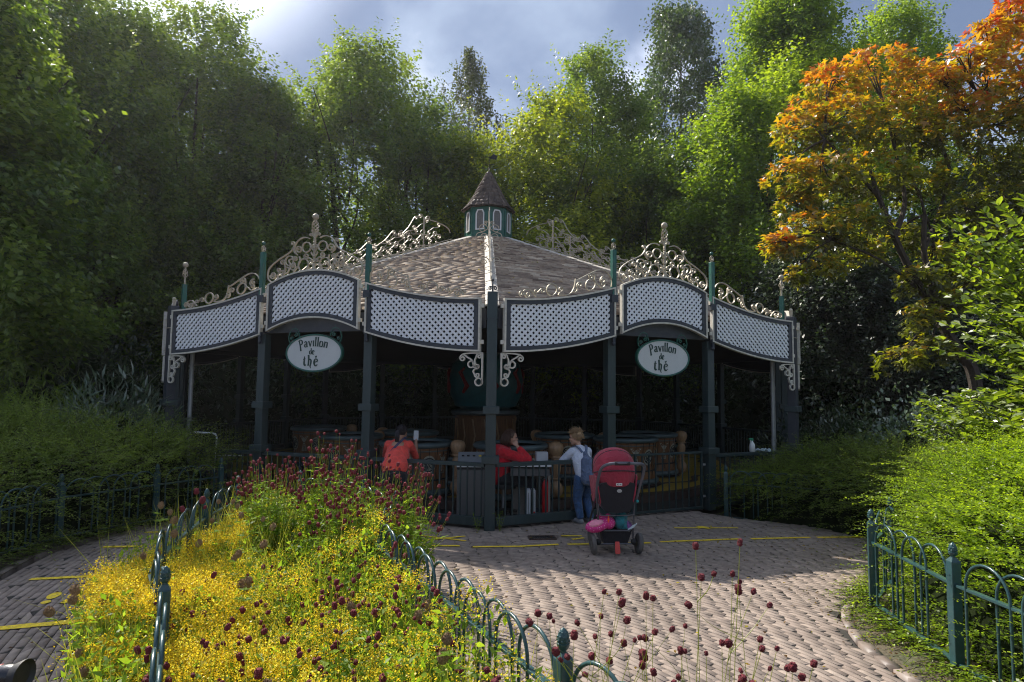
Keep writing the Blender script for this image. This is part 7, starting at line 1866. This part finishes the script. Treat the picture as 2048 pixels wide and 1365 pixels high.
# broad geranium-like leaves outside the left fence
def broad_leaves(label, base, n, R, zr, seed, leaf=(.05, .09)):
    rr = random.Random(seed); root = empty('leafy_plant', base, 0, label, 'plant'); lf = MB(); mb_ = MB()
    for i in range(n):
        a = rr.uniform(0, 6.28); q = R * math.sqrt(rr.random()); c = Vector((math.cos(a) * q, math.sin(a) * q, zr * rr.uniform(.35, 1))); s = rr.uniform(*leaf); t1 = Vector((rr.gauss(0, .4), rr.gauss(0, .4) - .2, 1)).normalized(); u = t1.orthogonal().normalized(); v = t1.cross(u); ph = rr.uniform(0, 6)
        pts = [c + (u * math.cos(ph + 2 * PI * k / 10) + v * math.sin(ph + 2 * PI * k / 10)) * s * (1 if k % 2 else .72) * .55 + t1 * s * .12 for k in range(10)]
        lf.add(pts + [c], [(k, (k + 1) % 10, 10) for k in range(10)]); mb_.tube([Vector((c.x * .4, c.y * .4, 0)), c], .002, 3, cap=False)
    for ob, nm, mt, v in ((mb_, 'stems', M['stemgreen'], .3), (lf, 'leaves', M['herb'], .5)):
        o = ob.build(nm, mt, root); a_ = o.data.attributes.new('tone', 'FLOAT', 'POINT'); vv = np.full(len(o.data.vertices), v, np.float32)
        if nm == 'leaves': vv = np.repeat(rng.uniform(.1, .9, len(vv) // 11), 11).astype(np.float32)
        a_.data.foreach_set('value', vv)
for i, (x, y, n, R, z, lb) in enumerate([(-1.55, 2.75, 110, .28, .26, 'plant with broad lobed leaves at the foot of the left fence, bottom left'), (-1.85, 3.1, 90, .25, .30, 'broad-leaved plant a step further along the left fence'), (-.62, 2.2, 40, .25, .52, 'broad leaves among the burnet at the bottom centre'),
        (-2.2, 3.7, 60, .22, .30, 'leafy plant spilling over the path edge below the yellow flowers')]): broad_leaves(lb, (x, y, .03), n, R, z, 700 + i)
# weeds at the foot of the front corner post and along the edges
c0 = corner(0)
for i, (dx_, dy_, h, lb) in enumerate([(-.13, -.10, .24, 'weed growing left of the foot of the front corner post'), (.13, -.09, .26, 'weed growing right of the foot of the front corner post'), (-1.0, .22, .12, 'small weed under the railing left of the corner post')]):
    rr = random.Random(800 + i); root = empty('weed', (c0.x + dx_, c0.y + dy_, 0), 0, lb, 'weed'); lf = MB(); mb_ = MB()
    for s_i in range(5):
        p1 = Vector((rr.gauss(0, .04), rr.gauss(0, .03), h * rr.uniform(.6, 1))); C = stems_of(mb_, Vector((0, 0, 0)), p1, Vector((0, 0, 0)), .002)
        for b in range(9): ribbonleaf_parts(lf, C[int(rr.uniform(.15, 1) * (len(C) - 1))], Vector((rr.gauss(0, 1), rr.gauss(0, 1), .3)).normalized(), rr.uniform(.025, .05), rr.uniform(.006, .011))
    for ob, nm, mt in ((mb_, 'stems', M['stemgreen']), (lf, 'leaves', M['herb'])):
        o = ob.build(nm, mt, root); a_ = o.data.attributes.new('tone', 'FLOAT', 'POINT'); a_.data.foreach_set('value', np.full(len(o.data.vertices), .35, np.float32))
# fallen leaves on paving and roof, moss in the joints
M['litter'] = toned('fallen_leaves', [(0, (.05, .03, .02)), (.35, (.13, .075, .03)), (.6, (.28, .19, .03)), (.8, (.12, .14, .03)), (1, (.45, .34, .05))], trans=.2)
R_ = np.random.default_rng(99)
X = np.concatenate([R_.uniform(-4.5, 4.2, 900), R_.normal(3.4, .7, 260), R_.uniform(-4.6, -2.9, 70)]); Y = np.concatenate([R_.uniform(2.2, 9, 900), R_.normal(7.3, .6, 260), R_.uniform(4, 8.5, 70)]); ok = inpv(X, Y); X, Y = X[ok], Y[ok]; n = len(X)
sz = R_.uniform(.012, .045, n); V, F = leaf_quads(np.stack([X, Y, np.full(n, .014)], 1), R_.normal(0, 1, (n, 3)) * np.array([1, 1, .12]), R_.normal(0, .25, (n, 3)) + np.array([0, 0, 1]), sz, sz * .55)
V[:, 2] = np.maximum(V[:, 2], .009)
o = np_mesh('fallen_leaves', V, F, M['litter'], tone=rep(R_.uniform(0, 1, n))); o['kind'] = 'stuff'
n = 420; k = R_.choice([7, 0, -1, 1], n); parts = []
s = R_.uniform(1, 6.6, n); w = R_.uniform(-.95, .95, n); V0 = []
for kk, ss, ww in zip(k, s, w):
    a = PROT + (kk + .5) * PI / 4; r = ss * ca; h = r * math.tan(PI / 8) * ww; V0.append((PCX + math.sin(a) * r + math.cos(a) * h, PCY - math.cos(a) * r + math.sin(a) * h, hipz(ss) + .045))
P = np.array(V0); sz = R_.uniform(.02, .05, n); V, F = leaf_quads(P, R_.normal(0, 1, (n, 3)) * np.array([1, 1, .2]), R_.normal(0, .3, (n, 3)) + np.array([0, 0, 1]), sz, sz * .6)
o = np_mesh('roof_leaf_litter', V, F, M['litter'], tone=rep(R_.uniform(.3, 1, n))); o['kind'] = 'stuff'
R_ = np.random.default_rng(98); X = R_.uniform(2.4, 3.2, 600); Y = R_.uniform(2, 5.6, 600); n = 600
sz = R_.uniform(.01, .03, n); V, F = leaf_quads(np.stack([X, Y, np.full(n, .0)], 1), R_.normal(0, 1, (n, 3)) * np.array([1, 1, .15]), R_.normal(0, .4, (n, 3)) + np.array([0, 0, 1]), sz, sz * .5)
# bare earth strip between the kerb and the right-hand fence
mb = MB(); E1_ = [(2.68, 1.9), (2.62, 3.0), (2.42, 3.9), (2.42, 4.42), (2.56, 4.95), (2.84, 5.35), (3.26, 5.75), (3.72, 6.3), (4.16, 7.0)]; E2_ = [(3.6, 1.9), (3.6, 3.0), (3.6, 3.9), (3.6, 4.4), (3.7, 4.9), (3.9, 5.2), (4.2, 5.6), (4.6, 6.2), (5.0, 7.0)]
vs = [(x, y, .0) for x, y in E1_] + [(x, y, .02) for x, y in E2_]; m = len(E1_); mb.add(vs, [(i, m + i, m + i + 1, i + 1) for i in range(m - 1)]); mb.build('soil_strip', M['soil'])['kind'] = 'structure'
mb = MB(); E1_ = [(-3.3, 3.0), (-3.95, 4.5), (-4.45, 5.5), (-4.7, 6.45), (-4.6, 7.5), (-4.78, 8.6), (-5.4, 10.6)]; E2_ = [(x - 1.6, y) for x, y in E1_]; m = len(E1_)
mb.add([(x, y, .0) for x, y in E1_] + [(x, y, .02) for x, y in E2_], [(i, m + i, m + i + 1, i + 1) for i in range(m - 1)]); mb.build('soil_strip', M['soil'])['kind'] = 'structure'
o = np_mesh('earth_litter', V + np.array([0, 0, .02]), F, M['litter'], tone=rep(R_.uniform(0, .8, n))); o['kind'] = 'stuff'

# ------------------------------------------------------------ thin volume added to imitate the lens flare veil
m, nt = newmat('veil_volume')
pv = nd(nt, 'ShaderNodeVolumePrincipled'); pv.inputs['Density'].default_value = .0006; pv.inputs['Anisotropy'].default_value = .55; pv.inputs['Color'].default_value = (.93, .93, 1, 1)
o_ = nd(nt, 'ShaderNodeOutputMaterial'); nt.links.new(pv.outputs[0], o_.inputs['Volume'])
hz = MB().box((0, 16, 9.4), (76, 50, 20.8)).build('flare_veil', m); hz['kind'] = 'stuff'
